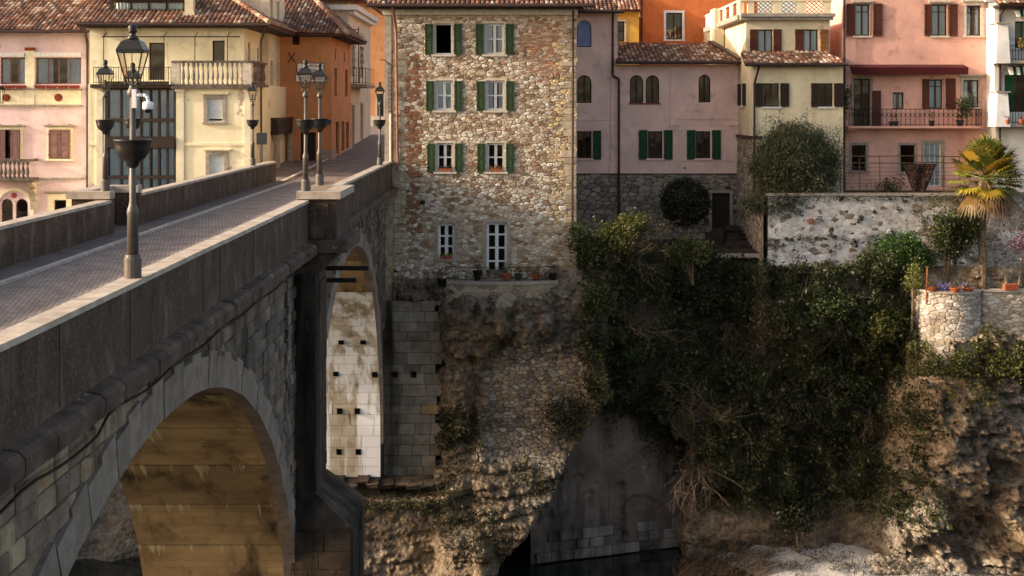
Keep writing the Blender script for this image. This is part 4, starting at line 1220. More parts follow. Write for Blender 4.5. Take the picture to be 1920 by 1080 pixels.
# pergola frame over the terrace
mb = MB(); zt_ = Z(68, 65)
mb.box(X(192, 65), X(450, 65), 64.9, 64.96, zt_ - .05, zt_)
for px in (195, 248, 308, 366, 427): mb.cyl((X(px, 65), 64.93, zt), (X(px, 65), 64.93, zt_), .022, None, 6); mb.cyl((X(px, 65), 64.93, zt_), (X(px + 4, 65.9), 65.95, zt_ + .22), .02, None, 5)
mk('awning_frame', mb, M['steel'], h2)
# terrace balustrade (stone on the right, iron on the left)
tb = empty('terrace_balustrade', (X(410, D2), D2, zt)); setparent(tb, h2)
mb = MB(); mb.box(X(322, D2), x1 + .2, D2 - .16, D2 + .12, zt - .09, zt); mb.box(x1 - .05, x1 + .2, D2 + .121, D2 + 3.6, zt - .09, zt); mb.box(X(322, D2), x1 + .28, D2 - .24, D2 + .12, zt - .2, zt - .092); mk('cornice', mb, M['aged'], tb)
zr = Z(118, D2)
mb = MB(); mb.box(X(322, D2), x1 + .15, D2 - .13, D2 + .1, zr, zr + .1); mb.box(x1 - .08, x1 + .15, D2 + .101, D2 + 3.5, zr, zr + .1); mk('handrail', mb, M['aged'], tb)
for px in (330, 464):
    mb = MB(); mb.box(X(px - 8, D2), X(px + 8, D2), D2 - .11, D2 + .09, zt, zr); mk('pedestal', mb, M['trimw'], tb)
for k in range(13):
    mb = MB(); mb.lathe(baluster_prof(zr - zt, .085), (X(344 + k * 9.1, D2), D2 - .01, zt), 8); mk('baluster', mb, M['trimg'], tb)
for k in range(9):
    mb = MB(); mb.lathe(baluster_prof(zr - zt, .085), (x1 + .03, D2 + .6 + k * .33, zt), 8); mk('baluster', mb, M['aged'], tb)
railing(h2, front(D2 - .05), X(176, D2), X(321, D2), zt, zt + .78, step=.11)
mb = MB(); mb.box(X(172, D2), X(321, D2), D2 - .25, D2 + .1, zt - .16, zt - .002); mk('balcony_slab', mb, M['darkwood'], h2)
for k in range(9):
    mb = MB(); a = X(200 + k * 13.3, D2); mb.box(a, a + .28, D2 - .30, D2 - .12, zt + .002, zt + .13); mk('planter_box', mb, M['darkwood'], h2)
# veranda
vr = empty('veranda', (X(260, D2), D2, -3)); setparent(vr, h2)
mb = MB(front(D2 - .03))
vx0, vx1 = X(195, D2), X(328, D2)
for (a, b, pr) in ((158, 168, -.1), (222, 228, -.02), (257, 277, -.1), (329, 335, -.02)): mb.box(vx0, vx1, pr, .12, Z(b, D2), Z(a, D2))
mul = [195, 202, 227, 248, 264, 282, 298, 314, 328]
for q in mul: mb.box(X(q, D2) - .038, X(q, D2) + .038, .0, .1, Z(372, D2), Z(168, D2))
mk('frame', mb, M['darkwood'], vr)
for a, b in zip(mul[:-1], mul[1:]):
    for c, e in ((168, 222), (228, 257), (277, 329), (335, 372)):
        p = MB(front(D2 + .03)); p.poly([(X(a, D2) + .038, 0, Z(e, D2)), (X(b, D2) - .038, 0, Z(e, D2)), (X(b, D2) - .038, random.uniform(-.008, .008), Z(c, D2)), (X(a, D2) + .038, random.uniform(-.008, .008), Z(c, D2))]); mk('pane', p, M['glass'], vr)
for a, b in zip(mul[:-1], mul[1:]):
    ins = .06 if (b - a) > 14 else .02
    for c, e in ((169, 256), (278, 371)):
        curtain(vr, front(D2), X(a, D2) + ins, X(b, D2) - .03, Z(e, D2), Z(c, D2), .085, amp=.03, waves=3)
mb = MB(); mb.box(vx0, vx1, D2 + 1.0, D2 + 1.02, -6, zt - .1); mb.box(vx0, vx1, D2 + .3, D2 + 1.0, Z(272, D2), Z(262, D2)); mk('inner_wall', mb, M['darkwood'], vr)
for w, bl in zip(W, (('blind', .86), ('blind', 1.0))):
    pxwin(h2, D2, *w, frame='whitewood', cols=1, rows=1, surround=('trimg', .15, .05), sill='trimg', blind=bl, hood='trimc')
band(h2, D2, 325, 160.5, 480, 167, 'trimc', .1, 'moulding'); band(h2, D2, 330, 268, 470, 273, 'trimc', .05, 'moulding'); band(h2, D2, 166, 268, 194, 273, 'trimc', .05, 'moulding')
for a, b in ((331, 345), (458, 470), (181, 193)): band(h2, D2, a, 168, b, 372, 'yellow', .06, 'pilaster')
for a, b in ((329, 347), (456, 472)): band(h2, D2, a, 162, b, 172, 'trimc', .12, 'capital')
# roof, hipped at the street side, with dormer and chimney
ev = uzt + .05; rz_ = uzt + 2.3
tile_roof(h2, (ux0 - .35, D2T - .9, ev), (ux1 + 1.3, D2T - .9, ev - .05), (ux1 - 2.6, D2T + 4.4, rz_), (ux0 - .35, D2T + 4.4, rz_), tone=1.1)
tile_roof(h2, (ux1 + 1.3, D2T - .9, ev - .05), (ux1 + 1.3, 76, ev - .05), (ux1 - 2.6, 74, rz_), (ux1 - 2.6, D2T + 4.4, rz_), tone=1.1)
ridge_caps(h2, (ux1 + 1.3, D2T - .9, ev), (ux1 - 2.6, D2T + 4.4, rz_), tone=1.4)
gutter(h2, (ux0 - .3, D2T - .98, ev - .06), (ux1 + 1.3, D2T - .98, ev - .1))
mb = MB(); mb.box(ux0 - .3, ux1 + 1.25, D2T - .85, D2T, ev - .2, ev - .12); mb.box(ux1, ux1 + 1.25, D2T, 75, ev - .2, ev - .12); mk('eaves_board', mb, M['darkwood'], h2)
dm = empty('dormer', (X(275, 66.5), 66.5, Z(18, 66.5))); setparent(dm, h2)
d_ = 66.5; mb = MB(front(d_)); wall_holes(mb, X(205, d_), X(348, d_), Z(22, d_), Z(-4, d_), [hole(d_, 211, 5, 344, 18)], .1); mb.fn = None; mb.box(X(205, d_), X(348, d_), d_ + 1.6, d_ + 1.7, Z(22, d_), Z(-4, d_)); mk('wall', mb, M['darkwood'], dm)
for k in range(4):
    a = 212 + k * 33.3; mb = MB(front(d_)); mb.poly([(X(a + 2, d_), .05, Z(17.5, d_)), (X(a + 31, d_), .05, Z(17.5, d_)), (X(a + 31, d_), .05, Z(5.5, d_)), (X(a + 2, d_), .05, Z(5.5, d_))]); mk('pane', mb, M['glass'], dm)
    mb = MB(front(d_)); mb.box(X(a - 1, d_), X(a + 1, d_), .0, .08, Z(18, d_), Z(5, d_)); mk('mullion', mb, M['darkwood'], dm)
    curtain(dm, front(d_), X(a + 3, d_), X(a + 30, d_), Z(18, d_), Z(5, d_), .2, waves=4)
mb = MB(); mb.hexa([(X(200, d_), d_ - .3, Z(-4, d_)), (X(352, d_), d_ - .3, Z(-4, d_)), (X(352, d_), d_ + 2.4, Z(-4, d_) + .3), (X(200, d_), d_ + 2.4, Z(-4, d_) + .3), (X(200, d_), d_ - .3, Z(-8, d_)), (X(352, d_), d_ - .3, Z(-8, d_)), (X(352, d_), d_ + 2.4, Z(-8, d_) + .3), (X(200, d_), d_ + 2.4, Z(-8, d_) + .3)]); mk('dormer_roof', mb, M['underlay'], dm)
mb = MB(); cx_ = X(356, 66.2); mb.box(cx_ - .2, cx_ + .2, 66.0, 66.4, ev + .2, ev + 2.4); mb.box(cx_ - .27, cx_ + .27, 65.93, 66.47, ev + 2.4, ev + 2.5); mb.box(cx_ - .26, cx_ + .26, 65.95, 66.45, ev + .2, ev + .55); mk('chimney', mb, M['cream'], h2)
downpipe(h2, [(ux1 + 1.2, D2T - .9, ev - .1), (x1 + .1, D2 + 2, ev - .8), (x1 + .1, D2 + 2.2, -.5)], 'pipe', .045)

# tall cream house behind the yellow one
h3 = empty('cream_house', (-15, 71, 0), 'tall plain cream house rising behind the yellow house roof', 'house')
cx1 = X(503, 70.5)
sw = [(71.0, 71.8), (73.0, 73.8)]
Hs = [(a, b, z0_, z0_ + 1.25) for a, b in sw for z0_ in (1.2, 4.3, 7.4)]
mb = MB(eastf(cx1)); wall_holes(mb, 70.5, 75.6, -1, 12.5, Hs, .15); mb.fn = None; shell(mb, -20, cx1, 70.5, 75.6, -1, 12.5, skip=('E',)); mk('wall', mb, M['cream'], h3)
for a, b, c, d in Hs: window(h3, eastf(cx1), a, b, c, d, frame='brownwood', cols=1, rows=1, surround=('trimc', .06, .02))
tile_roof(h3, (-20.4, 69.9, 12.5), (cx1 + .4, 69.9, 12.5), (cx1 + .4, 76, 14.5), (-20.4, 76, 14.5))

# wooden balcony on stone columns (portico)
pt_ = empty('portico', (-11.7, 71.5, -.3), 'small stone columned portico with brown wooden balcony above its painted dark interior', 'portico')
for (x, y, zb) in ((-11.52, 69.6, -.4), (-11.5, 73.7, -.2)):
    mb = MB(); mb.lathe([(.26, 0), (.26, .12), (.2, .18), (.17, .25), (.15, 1.85), (.17, 1.87), (.16, 1.95), (.24, 2.15), (.25, 2.25)], (x, y, zb), 12); mk('column', mb, M['trimg'], pt_)
mb = MB(); mb.box(-12.08, -11.36, 69.25, 73.95, 1.86, 2.06); mk('floor', mb, M['darkwood'], pt_)
for k in range(17):
    mb = MB(); y = 69.28 + k * .272; mb.box(-11.42, -11.385, y + .01, y + .255, 2.062, 2.6); mk('board', mb, M['darkwood'], pt_)
for k in range(2):
    mb = MB(); x = -12.06 + k * .32; mb.box(x + .01, x + .3, 69.27, 69.3, 2.062, 2.6); mk('board', mb, M['darkwood'], pt_)
mb = MB(); mb.box(-12.08, -11.36, 69.24, 69.34, 2.602, 2.68); mb.box(-11.45, -11.36, 69.341, 73.95, 2.602, 2.68); mk('handrail', mb, M['brownwood'], pt_)
mb = MB(); mb.box(-12.09, -12.05, 69.6, 73.6, -.4, 1.85); mk('doorway', mb, M['darkwood'], pt_)  # dark sheet stands in for the shade inside the portico

# orange bakery house
D4 = 74.0; XO = X(621, D4)
h4 = empty('orange_house', (-11, D4, .2), 'burnt orange corner house with white bakery signs and dark doorway', 'house')
ox0 = X(520, D4); oz = Z(64, D4)
Hf = [hole(D4, 548, 67, 562, 84), hole(D4, 563, 248, 592, 312)]
Hs = [(75.4, 76.5, Z(180, 75.4), Z(127, 75.4)), (80.2, 81.5, Z(181, 80.3), Z(130, 80.3)), (76.0, 77.4, .4, Z(228, 76)), (78.6, 79.8, .6, Z(228, 78.6)), (80.7, 82, .7, Z(229, 80.7)), (75.5, 76.0, 5.7, 6.3), (79.5, 80, 5.7, 6.3)]
mb = MB(front(D4)); wall_holes(mb, ox0, XO, -.5, oz, Hf, .3); mb.fn = eastf(XO); wall_holes(mb, D4, 83, -.5, oz, Hs, .25)
mb.fn = None; shell(mb, ox0, XO, D4, 83, -.5, oz, skip=('S', 'E')); mk('wall', mb, M['orange'], h4)
pxwin(h4, D4, 548, 67, 562, 84, frame='brownwood', cols=1, rows=1, depth=.05)
for a, b, c, d in Hs: window(h4, eastf(XO), a, b, c, d, frame='brownwood', cols=1, rows=1 if c > 5 else 2, depth=.12)
mb = MB(); mb.box(X(563, D4), X(592, D4), D4 + .28, D4 + .34, .0, 3.0); mk('door', mb, M['darkwood'], h4)
mb = MB(); mb.box(X(597, D4), XO + .04, D4 - .04, D4 + .01, -.2, Z(280, D4)); mb.box(XO, XO + .04, D4 + .01, 75.9, -.2, Z(280, D4)); mk('plinth', mb, M['trimg'], h4)
mb = MB(front(D4 - .012)); s = .22; cx_, cz_ = X(546.5, D4), Z(108, D4)
for sg in (1, -1): mb.hexa([(cx_ - s, 0, cz_ - sg * s * 1.2), (cx_ - s + .06, 0, cz_ - sg * s * 1.2), (cx_ - s + .06, .02, cz_ - sg * s * 1.2), (cx_ - s, .02, cz_ - sg * s * 1.2), (cx_ + s - .06, 0 - .002 * sg, cz_ + sg * s * 1.2), (cx_ + s, 0 - .002 * sg, cz_ + sg * s * 1.2), (cx_ + s, .02, cz_ + sg * s * 1.2), (cx_ + s - .06, .02, cz_ + sg * s * 1.2)])
mk('iron_cross_tie', mb, M['steel'], h4)
tile_roof(h4, (ox0 - .3, D4 - .8, oz + .1), (XO + .9, D4 - .8, oz - .05), (XO - 1.6, 79, oz + 2.2), (ox0 - .3, 79, oz + 2.2), tone=1.2)
tile_roof(h4, (XO + .9, D4 - .8, oz - .05), (XO + .9, 83.4, oz - .05), (XO - 1.6, 83.4, oz + 2.2), (XO - 1.6, 79, oz + 2.2), tone=1.0)
ridge_caps(h4, (XO + .9, D4 - .8, oz), (XO - 1.6, 79, oz + 2.25), .13, 1.6); 
mb = MB(); mb.box(ox0, XO + .85, D4 - .75, D4, oz - .14, oz - .08); mb.box(XO, XO + .85, D4, 83.2, oz - .16, oz - .1); mk('eaves_board', mb, M['darkwood'], h4)
def text(parent, body, loc, size, mat, rot=(math.pi / 2, 0, 0), shear=0, name='lettering', vert=False, align='CENTER'):
    c = bpy.data.curves.new(name, 'FONT'); c.body = body; c.size = size; c.align_x = align; c.align_y = 'CENTER'; c.extrude = .004; c.shear = shear; c.offset = .0
    c.resolution_u = 2
    if vert: c.space_line = 1.15
    t_ = bpy.data.objects.new(name, c); COL.objects.link(t_); bpy.context.view_layer.update()
    me = bpy.data.meshes.new_from_object(t_.evaluated_get(bpy.context.evaluated_depsgraph_get())); bpy.data.objects.remove(t_)
    me.transform(Matrix.LocRotScale(Vector(loc), Matrix.Rotation(rot[0], 3, 'X').to_quaternion(), None)); me.materials.clear(); me.materials.append(mat)
    o = bpy.data.objects.new(name, me); COL.objects.link(o); setparent(o, parent); return o
def sign(d, x0, y0, x1, y1, lines, label, name='shop_sign', mat='signw', ink='ink', size=.26, shear=.25):
    s = empty(name, (X((x0 + x1) / 2, d), d, Z(y1, d)), label, 'sign')
    mb = MB(); mb.box(X(x0, d), X(x1, d), d - .06, d - .004, Z(y1, d), Z(y0, d)); mk('board', mb, M[mat], s)
    mb = MB(); a, b, c, e = X(x0, d), X(x1, d), Z(y1, d), Z(y0, d)
    for q in ((a - .03, a, c - .03, e + .03), (b, b + .03, c - .03, e + .03), (a, b, c - .03, c), (a, b, e, e + .03)): mb.box(q[0], q[1], d - .075, d - .004, q[2], q[3])
    mk('edge', mb, M['signdark'], s)
    n = len(lines)
    for k, t in enumerate(lines):
        text(s, t, ((a + b) / 2, d - .066, e - (e - c) * (k + .5) / n), size, M[ink], shear=shear)
    return s
sign(D4 - .002, 558, 119, 607, 135, ['Panificio', 'Pasticceria'], 'white two line bakery sign on the orange house wall', size=.2)
sign(D4 - .002, 555, 141, 612, 153, ['CATTAROSSI'], 'white one line name board below the bakery sign', size=.21, shear=.0)
bs = sign(D4 - .002, 599, 226, 620, 232, ['<-----'], 'blue one way arrow sign on the orange house corner', 'arrow_sign', 'signblue', 'signw', .16, 0)

# cream hotel house up the street
h5 = empty('street_house', (-11, 84, .8), 'cream house with balcony up the narrow street behind the orange house', 'house')
hx = -9.55
Hs = [(84.6, 86, 5.0, 7.0), (84.6, 86, .9, 3.3), (89.5, 91, 5, 7), (89.5, 91, 1.1, 3.4)]
mb = MB(eastf(hx)); wall_holes(mb, 83.05, 96, .3, 9.4, Hs, .2); mb.fn = None; shell(mb, -17, hx, 83.05, 96, .3, 9.4, skip=('E',)); mk('wall', mb, M['cream'], h5)
for a, b, c, d in Hs: window(h5, eastf(hx), a, b, c, d, frame='darkwood', cols=2, rows=2, surround=('trimw', .12, .03))
mb = MB(); mb.box(hx, hx + .35, 83.0, 96, 8.6, 8.85); mb.box(hx, hx + .55, 82.95, 96, 8.852, 9.15); mb.box(-17, hx + .55, 82.7, 83.04, 8.852, 9.15); mb.box(-17, hx + .3, 82.85, 83.04, 7.6, 7.8); mk('cornice', mb, M['whitewood'], h5)
tile_roof(h5, (-17, 82.4, 9.4), (hx + .9, 82.4, 9.4), (hx - 2.5, 88, 11.8), (-17, 88, 11.8), tone=1.2, pale=.1)
tile_roof(h5, (hx + .9, 82.4, 9.4), (hx + .9, 96.5, 9.4), (hx - 2.5, 96.5, 11.8), (hx - 2.5, 88, 11.8), tone=1.2)
ridge_caps(h5, (hx + .9, 82.4, 9.45), (hx - 2.5, 88, 11.85), .14, 1.6)
mb = MB(); mb.box(hx, hx + .95, 84.0, 89.5, 4.35, 4.55); b_ = mk('balcony', mb, M['trimg'], h5)
railing(b_, lambda u, w, z: (hx + .9, u, z), 84.0, 89.5, 4.55, 5.5, step=.16, rr=.014); railing(b_, lambda u, w, z: (u, 84.02, z), hx, hx + .9, 4.55, 5.5, step=.16, rr=.014)
sg = empty('vertical_sign', (-9.2, 83.6, 5), 'tall vertical bronze lettered sign on the cream street house', 'sign')
mb = MB(); mb.cyl((-9.0, 83.5, 4.6), (-9.0, 83.5, 7.9), .03); mb.box(-9.5, -9.0, 83.48, 83.52, 7.7, 7.75); mk('post', mb, M['iron'], sg)
text(sg, 'C\nI\nV\nI\nD\nA\nL\nE', (-9.25, 83.42, 6.1), .34, M['goldink'], vert=True)
text(sg, 'O\nH\nM\nA\nN\nE\nS', (-8.8, 83.42, 6.2), .34, M['goldink'], vert=True)
# orange house closing the street
h6 = empty('far_orange_house', (-10, 113, 1.5), 'plain orange house closing the far end of the street', 'house')
mb = MB(front(113)); Hh = [(-10.7, -10.2, 2.2, 4.2)]; wall_holes(mb, -16, -7.5, 1.0, 11.5, Hh, .2); mb.fn = None; shell(mb, -16, -7.5, 113, 121, 1.0, 11.5, skip=('S',)); mk('wall', mb, M['orange'], h6)
window(h6, front(113), *Hh[0], frame='darkwood', cols=1, rows=2, surround=('trimw', .12, .03))
mb = MB(); mb.box(-16, -7.5, 112.9, 113, 1.5, 2.4); mb.box(-12.3, -11.0, 112.86, 113, 1.6, 2.1); mk('plinth', mb, M['trimw'], h6)
tile_roof(h6, (-16.4, 112.3, 11.5), (-7.1, 112.3, 11.5), (-7.1, 117, 13.5), (-16.4, 117, 13.5))
# ================================================================ TOWN, RIGHT OF THE STONE HOUSE
D8 = 70.0
h8 = empty('arched_pink_house', (7, D8, -.1), 'dusty pink house with arched windows and bottle green shutters', 'house')
px1 = X(1385, D8); xm = X(1158, D8); pz0 = Z(325, D8); zl = Z(24, D8); zr_ = Z(121, D8)
AW = [(1082, 38, 1109, 88), (1082, 141, 1109, 193), (1181, 141, 1206, 193), (1211, 141, 1236, 193), (1310, 140, 1332, 192)]
RW = [(1082, 246, 1109, 297), (1215, 246, 1242, 297), (1305, 246, 1332, 297)]
H = [hole(D8, *w, 'arch') for w in AW] + [hole(D8, *w) for w in RW]
mb = MB(front(D8)); wall_holes(mb, 2.2, xm, pz0, zl, [h for h in H if h[0] < xm], .2); wall_holes(mb, xm, px1, pz0, zr_, [h for h in H if h[0] > xm], .2)
mb.fn = None; shell(mb, 2.2, xm, D8, 78, pz0, zl, skip=('S',)); shell(mb, xm + .01, px1, D8, 76, pz0, zr_, skip=('S',))
mk('wall', mb, M['pink2'], h8)
for k, w in enumerate(AW):
    fr = 'darkwood'
    pxwin(h8, D8, *w, frame=fr, cols=2 if k != 0 else 1, rows=1, fw=.05, arch=True, blind=None, depth=.1)
    if k == 0:
        c = MB(front(D8)); a, b, e, f_ = hole(D8, *w); n = 12; r = (b - a) / 2 - .03; cxx = (a + b) / 2
        c.poly([(a + .03, .09, e + .05), (b - .03, .09, e + .05)] + [(cxx + r * math.cos(math.pi * q / n), .09, f_ - r + r * math.sin(math.pi * q / n) - .02) for q in range(n + 1)]); mk('blind', c, M['bluelit'], h8)  # flat blue sheet: the window's blue light given as colour
mb = MB(); mb.box(X(1179, D8), X(1239, D8), D8 - .06, D8 + .1, Z(195.5, D8), Z(193.2, D8)); mk('sill', mb, M['redtrim'], h8)
for w, sh in zip(RW, ([(1112, 1127, 245, 299)], [(1198, 1214, 244, 299), (1245, 1261, 244, 299)], [(1288, 1304, 244, 299), (1335, 1351, 244, 299)])):
    pxwin(h8, D8, *w, frame='darkwood', cols=2, rows=1, sill='pink2', sh=('green2', 'panel', sh))
for a, b in ((1145, 1157), (1257, 1271)):
    band(h8, D8, a, 126, b, 325, 'pink2', .05, 'pilaster'); band(h8, D8, a - 2, 308, b + 2, 325, 'pink2', .08, 'pilaster_base'); band(h8, D8, a - 2, 232, b + 2, 236, 'pink2', .09, 'capital')
band(h8, D8, 1272, 220.5, 1383, 224, 'pink2', .03, 'moulding'); band(h8, D8, 1075, 222, 1144, 225.5, 'pink2', .03, 'moulding'); band(h8, D8, 1366, 232, 1383, 236, 'pink2', .09, 'capital'); band(h8, D8, 1272, 300, 1383, 302, 'pink2', .03, 'moulding')
mb = MB(); n = 10; mb.poly([(X(1284, D8) + .07 * math.cos(2 * math.pi * k / n), D8 - .01, Z(315, D8) + .07 * math.sin(2 * math.pi * k / n)) for k in range(n)]); mk('vent', mb, M['trimg'], h8)
tile_roof(h8, (xm - .1, D8 - .5, zr_ + .12), (px1 + .1, D8 - .5, zr_ + .12), (px1 - .9, D8 + 4.0, Z(83, D8 + 4)), (xm - .1, D8 + 4.0, Z(83, D8 + 4)), pitch=.22, tone=1.15, pale=.12)
mb = MB(); mb.box(xm - .1, px1 - .9, D8 + 3.9, D8 + 4.1, Z(83, D8 + 4) - .1, Z(83, D8 + 4) + .1); mk('ridge', mb, M['terracotta'], h8)
mb = MB(); mb.hexa([(px1 - .1, D8 - .55, zr_ + .1), (px1 + .15, D8 - .55, zr_ + .1), (px1 - .7, D8 + 4, Z(83, D8 + 4)), (px1 - .95, D8 + 4, Z(83, D8 + 4)), (px1 - .1, D8 - .55, zr_ + .3), (px1 + .15, D8 - .55, zr_ + .3), (px1 - .7, D8 + 4, Z(83, D8 + 4) + .2), (px1 - .95, D8 + 4, Z(83, D8 + 4) + .2)]); mk('flashing', mb, M['pipe'], h8)
gutter(h8, (xm - .1, D8 - .6, zr_ + .08), (px1 + .1, D8 - .6, zr_ + .08), .08)
tile_roof(h8, (2.0, D8 - .5, zl + .05), (xm + .2, D8 - .5, zl + .05), (X(1112, D8 + 4), D8 + 4.5, zl + 1.9), (2.0, D8 + 4.5, zl + 1.9), tone=.8)
gutter(h8, (2.0, D8 - .6, zl + .02), (xm + .25, D8 - .6, zl + .02), .08)
downpipe(h8, [(xm - .25, D8 - .55, zl), (xm - .25, D8 - .15, zl - .4), (xm - .25, D8 - .15, Z(142, D8)), (xm + .05, D8 - .2, Z(148, D8)), (xm + .05, D8 - .2, -2.3)], 'pipe', .06)
# rubble base storey below the pink house, with a dark doorway
base8 = empty('terrace_base_wall', (7, D8, -3.4), 'grey rubble base wall below the pink house with a dark doorway', 'wall')
dh = hole(D8, 1335, 362, 1368, 428)
mb = MB(front(D8)); wall_holes(mb, 2.0, px1 + .3, -3.6, pz0 - .004, [dh], .3); mb.fn = None; mb.box(dh[0] - .1, dh[1] + .1, D8 + .32, D8 + .36, dh[2], dh[3]); bw = mk('wall', mb, M['darkmortar'], base8)
def greycol(u, z):
    c = _cr.choice(((.36, .33, .29), (.30, .27, .24), (.42, .38, .33), (.25, .22, .20), (.40, .33, .26)))
    k_ = _cr.uniform(.8, 1.15); return tuple(v * k_ for v in c)
lay_stones(bw, front(D8), rubble(2.2, px1 + .2, -3.5, pz0 - .1, .36, .22, lambda u, z: not (dh[0] - .2 < u < dh[1] + .2 and z < dh[3] + .2), .15, 11), greycol, .04, 200)
mb = MB(); mb.box(dh[0] - .16, dh[0], D8 - .05, D8 + .1, dh[2], dh[3]); mb.box(dh[1], dh[1] + .16, D8 - .05, D8 + .1, dh[2], dh[3]); mb.box(dh[0] - .16, dh[1] + .16, D8 - .05, D8 + .1, dh[3], dh[3] + .16); mk('door_frame', mb, M['trimg'], base8)
mb = MB(); mb.box(dh[0], dh[1], D8 + .2, D8 + .26, dh[2], dh[3]); dr_ = mk('door', mb, M['darkwood'], base8)

# houses behind
h9 = empty('golden_house', (6.9, 82, 3), 'golden yellow house strip behind the pink house roof', 'house')
d9 = 80.0
mb = MB(front(d9)); q = hole(d9, 1157, 40, 1171, 78); wall_holes(mb, X(1120, d9), X(1198, d9), 0, Z(22, d9), [q], .15); mb.fn = None; shell(mb, X(1120, d9), X(1198, d9), d9, d9 + 6, 0, Z(22, d9), skip=('S',)); mk('wall', mb, M['gold'], h9)
window(h9, front(d9), *q, frame='darkwood', cols=1, rows=2, surround=('trimw', .1, .03))
tile_roof(h9, (X(1110, d9), d9 - .5, Z(20, d9)), (X(1200, d9), d9 - .5, Z(20, d9)), (X(1200, d9), d9 + 5, Z(20, d9) + 2), (X(1110, d9), d9 + 5, Z(20, d9) + 2), tone=1.3)
h10 = empty('bright_orange_house', (9, 83, 3), 'bright orange house with one white framed window above the pink roof', 'house')
d10 = 83.0
q = hole(d10, 1249, 24, 1279, 74)
mb = MB(front(d10)); wall_holes(mb, X(1199, d10), X(1420, d10), 0, 14, [q], .2); mb.fn = None; shell(mb, X(1199, d10), X(1420, d10), d10, d10 + 8, 0, 14, skip=('S',)); mk('wall', mb, M['orange2'], h10)
window(h10, front(d10), *q, frame='darkwood', cols=2, rows=1, surround=('whitewood', .14, .04), sill='whitewood')
downpipe(h10, [(X(1203, d10), d10 - .1, 12), (X(1203, d10), d10 - .1, 2)], 'pipe', .06)
tile_roof(h10, (X(1190, d10), d10 - .6, 14), (X(1430, d10), d10 - .6, 14), (X(1430, d10), d10 + 6, 16), (X(1190, d10), d10 + 6, 16))

# cream yellow house with roof terrace
D11, D11U = 66.0, 68.0
h11 = empty('terrace_house', (13, D11, -1), 'cream house with brown shutters and a roof terrace of lattice panels', 'house')
yx0, yx1 = X(1412, D11), X(1581, D11)
lz = Z(124, D11); uz = Z(36, D11U)
LW = [(1432, 156, 1461, 200), (1537, 156, 1562, 200)]
UW = [(1421, 55, 1449, 97), (1507, 55, 1534, 97)]
mb = MB(front(D11)); wall_holes(mb, yx0, yx1, -1.2, lz, [hole(D11, *w) for w in LW], .2)
mb.fn = front(D11U); wall_holes(mb, yx0, X(1556, D11U), lz, uz, [hole(D11U, *w) for w in UW], .2); mb.fn = None
wh = (68.6, 69.4, Z(198, 69), Z(157, 69))
mb.fn = westf(yx0); wall_holes(mb, D11, 81, -1.2, lz, [wh], .2); wall_holes(mb, D11U, 81, lz, uz, [], .2); mb.fn = None
mb.poly([(yx0, 81, -1.2), (yx0, 92, -1.2), (yx0, 92, 7.1), (yx0, 81, uz + .5)])
mb.poly([(yx0, 92, -1.2), (yx1, 92, -1.2), (yx1, 92, uz), (yx0, 92, 7.1)]); mb.poly([(yx1, D11, -1.2), (yx1, 92, -1.2), (yx1, 92, uz), (yx1, D11, lz)])
mb.poly([(yx0, D11U, uz), (yx1, D11U, uz), (yx1, 92, uz), (yx0, 92, uz - .6)]); mb.poly([(yx0, D11, lz), (yx1, D11, lz), (yx1, D11U, lz), (yx0, D11U, lz)]); mb.poly([(X(1556, D11U), D11U, lz), (X(1556, D11U), 82, lz), (X(1556, D11U), 82, uz), (X(1556, D11U), D11U, uz)])
mk('wall', mb, M['yellow2'], h11)
window(h11, westf(yx0), *wh, frame='darkwood', cols=1, rows=1, sill='whitewood')
shutter(h11, westf(yx0), 69.42, 70.0, wh[2], wh[3], M['darkwood'], 'slat'); shutter(h11, westf(yx0), 68.0, 68.58, wh[2], wh[3], M['darkwood'], 'slat')
for w, sh in zip(UW, ([(1406, 1420, 55, 97), (1450, 1465, 55, 97)], [(1491, 1506, 55, 97)])):
    pxwin(h11, D11U, *w, frame='brownwood', cols=2, rows=1, sill='whitewood', curt='full', sh=('brownsh', 'slat', sh))
shutter(h11, front(D11U), X(1538, D11U), X(1553, D11U), Z(97, D11U), Z(55, D11U), M['tansh'], 'slat')['label'] = 'lighter tan shutter leaf'
for w, sh in zip(LW, ([(1417, 1431, 156, 200), (1463, 1479, 156, 200)], [(1521, 1536, 156, 200), (1564, 1580, 156, 200)])):
    pxwin(h11, D11, *w, frame='darkwood', cols=2, rows=1, sill='whitewood', sh=('darkwood', 'slat', sh))
mb = MB(); mb.box(X(1436, D11), X(1459, D11), D11 - .05, D11 - .03, Z(198, D11), Z(182, D11)); mk('window_guard', mb, M['glass'], h11)
rd = empty('pent_roof', (13, D11, lz)); setparent(rd, h11)
tile_roof(rd, (yx0 - .45, D11 - .5, lz + .1), (yx1 + .1, D11 - .5, lz + .1), (yx1 - .3, D11U, Z(98, D11U)), (yx0 - .25, D11U, Z(98, D11U)), pitch=.23, tone=1.35, pale=.08, name='roof_bed')
gutter(h11, (yx0 - .45, D11 - .58, lz + .05), (yx1 + .1, D11 - .58, lz + .05), .07)
downpipe(h11, [(yx0 + .2, D11 - .55, lz), (yx0 + .05, D11 - .12, lz - .8), (yx0 + .02, D11 - .12, -1)], 'pipe', .05)
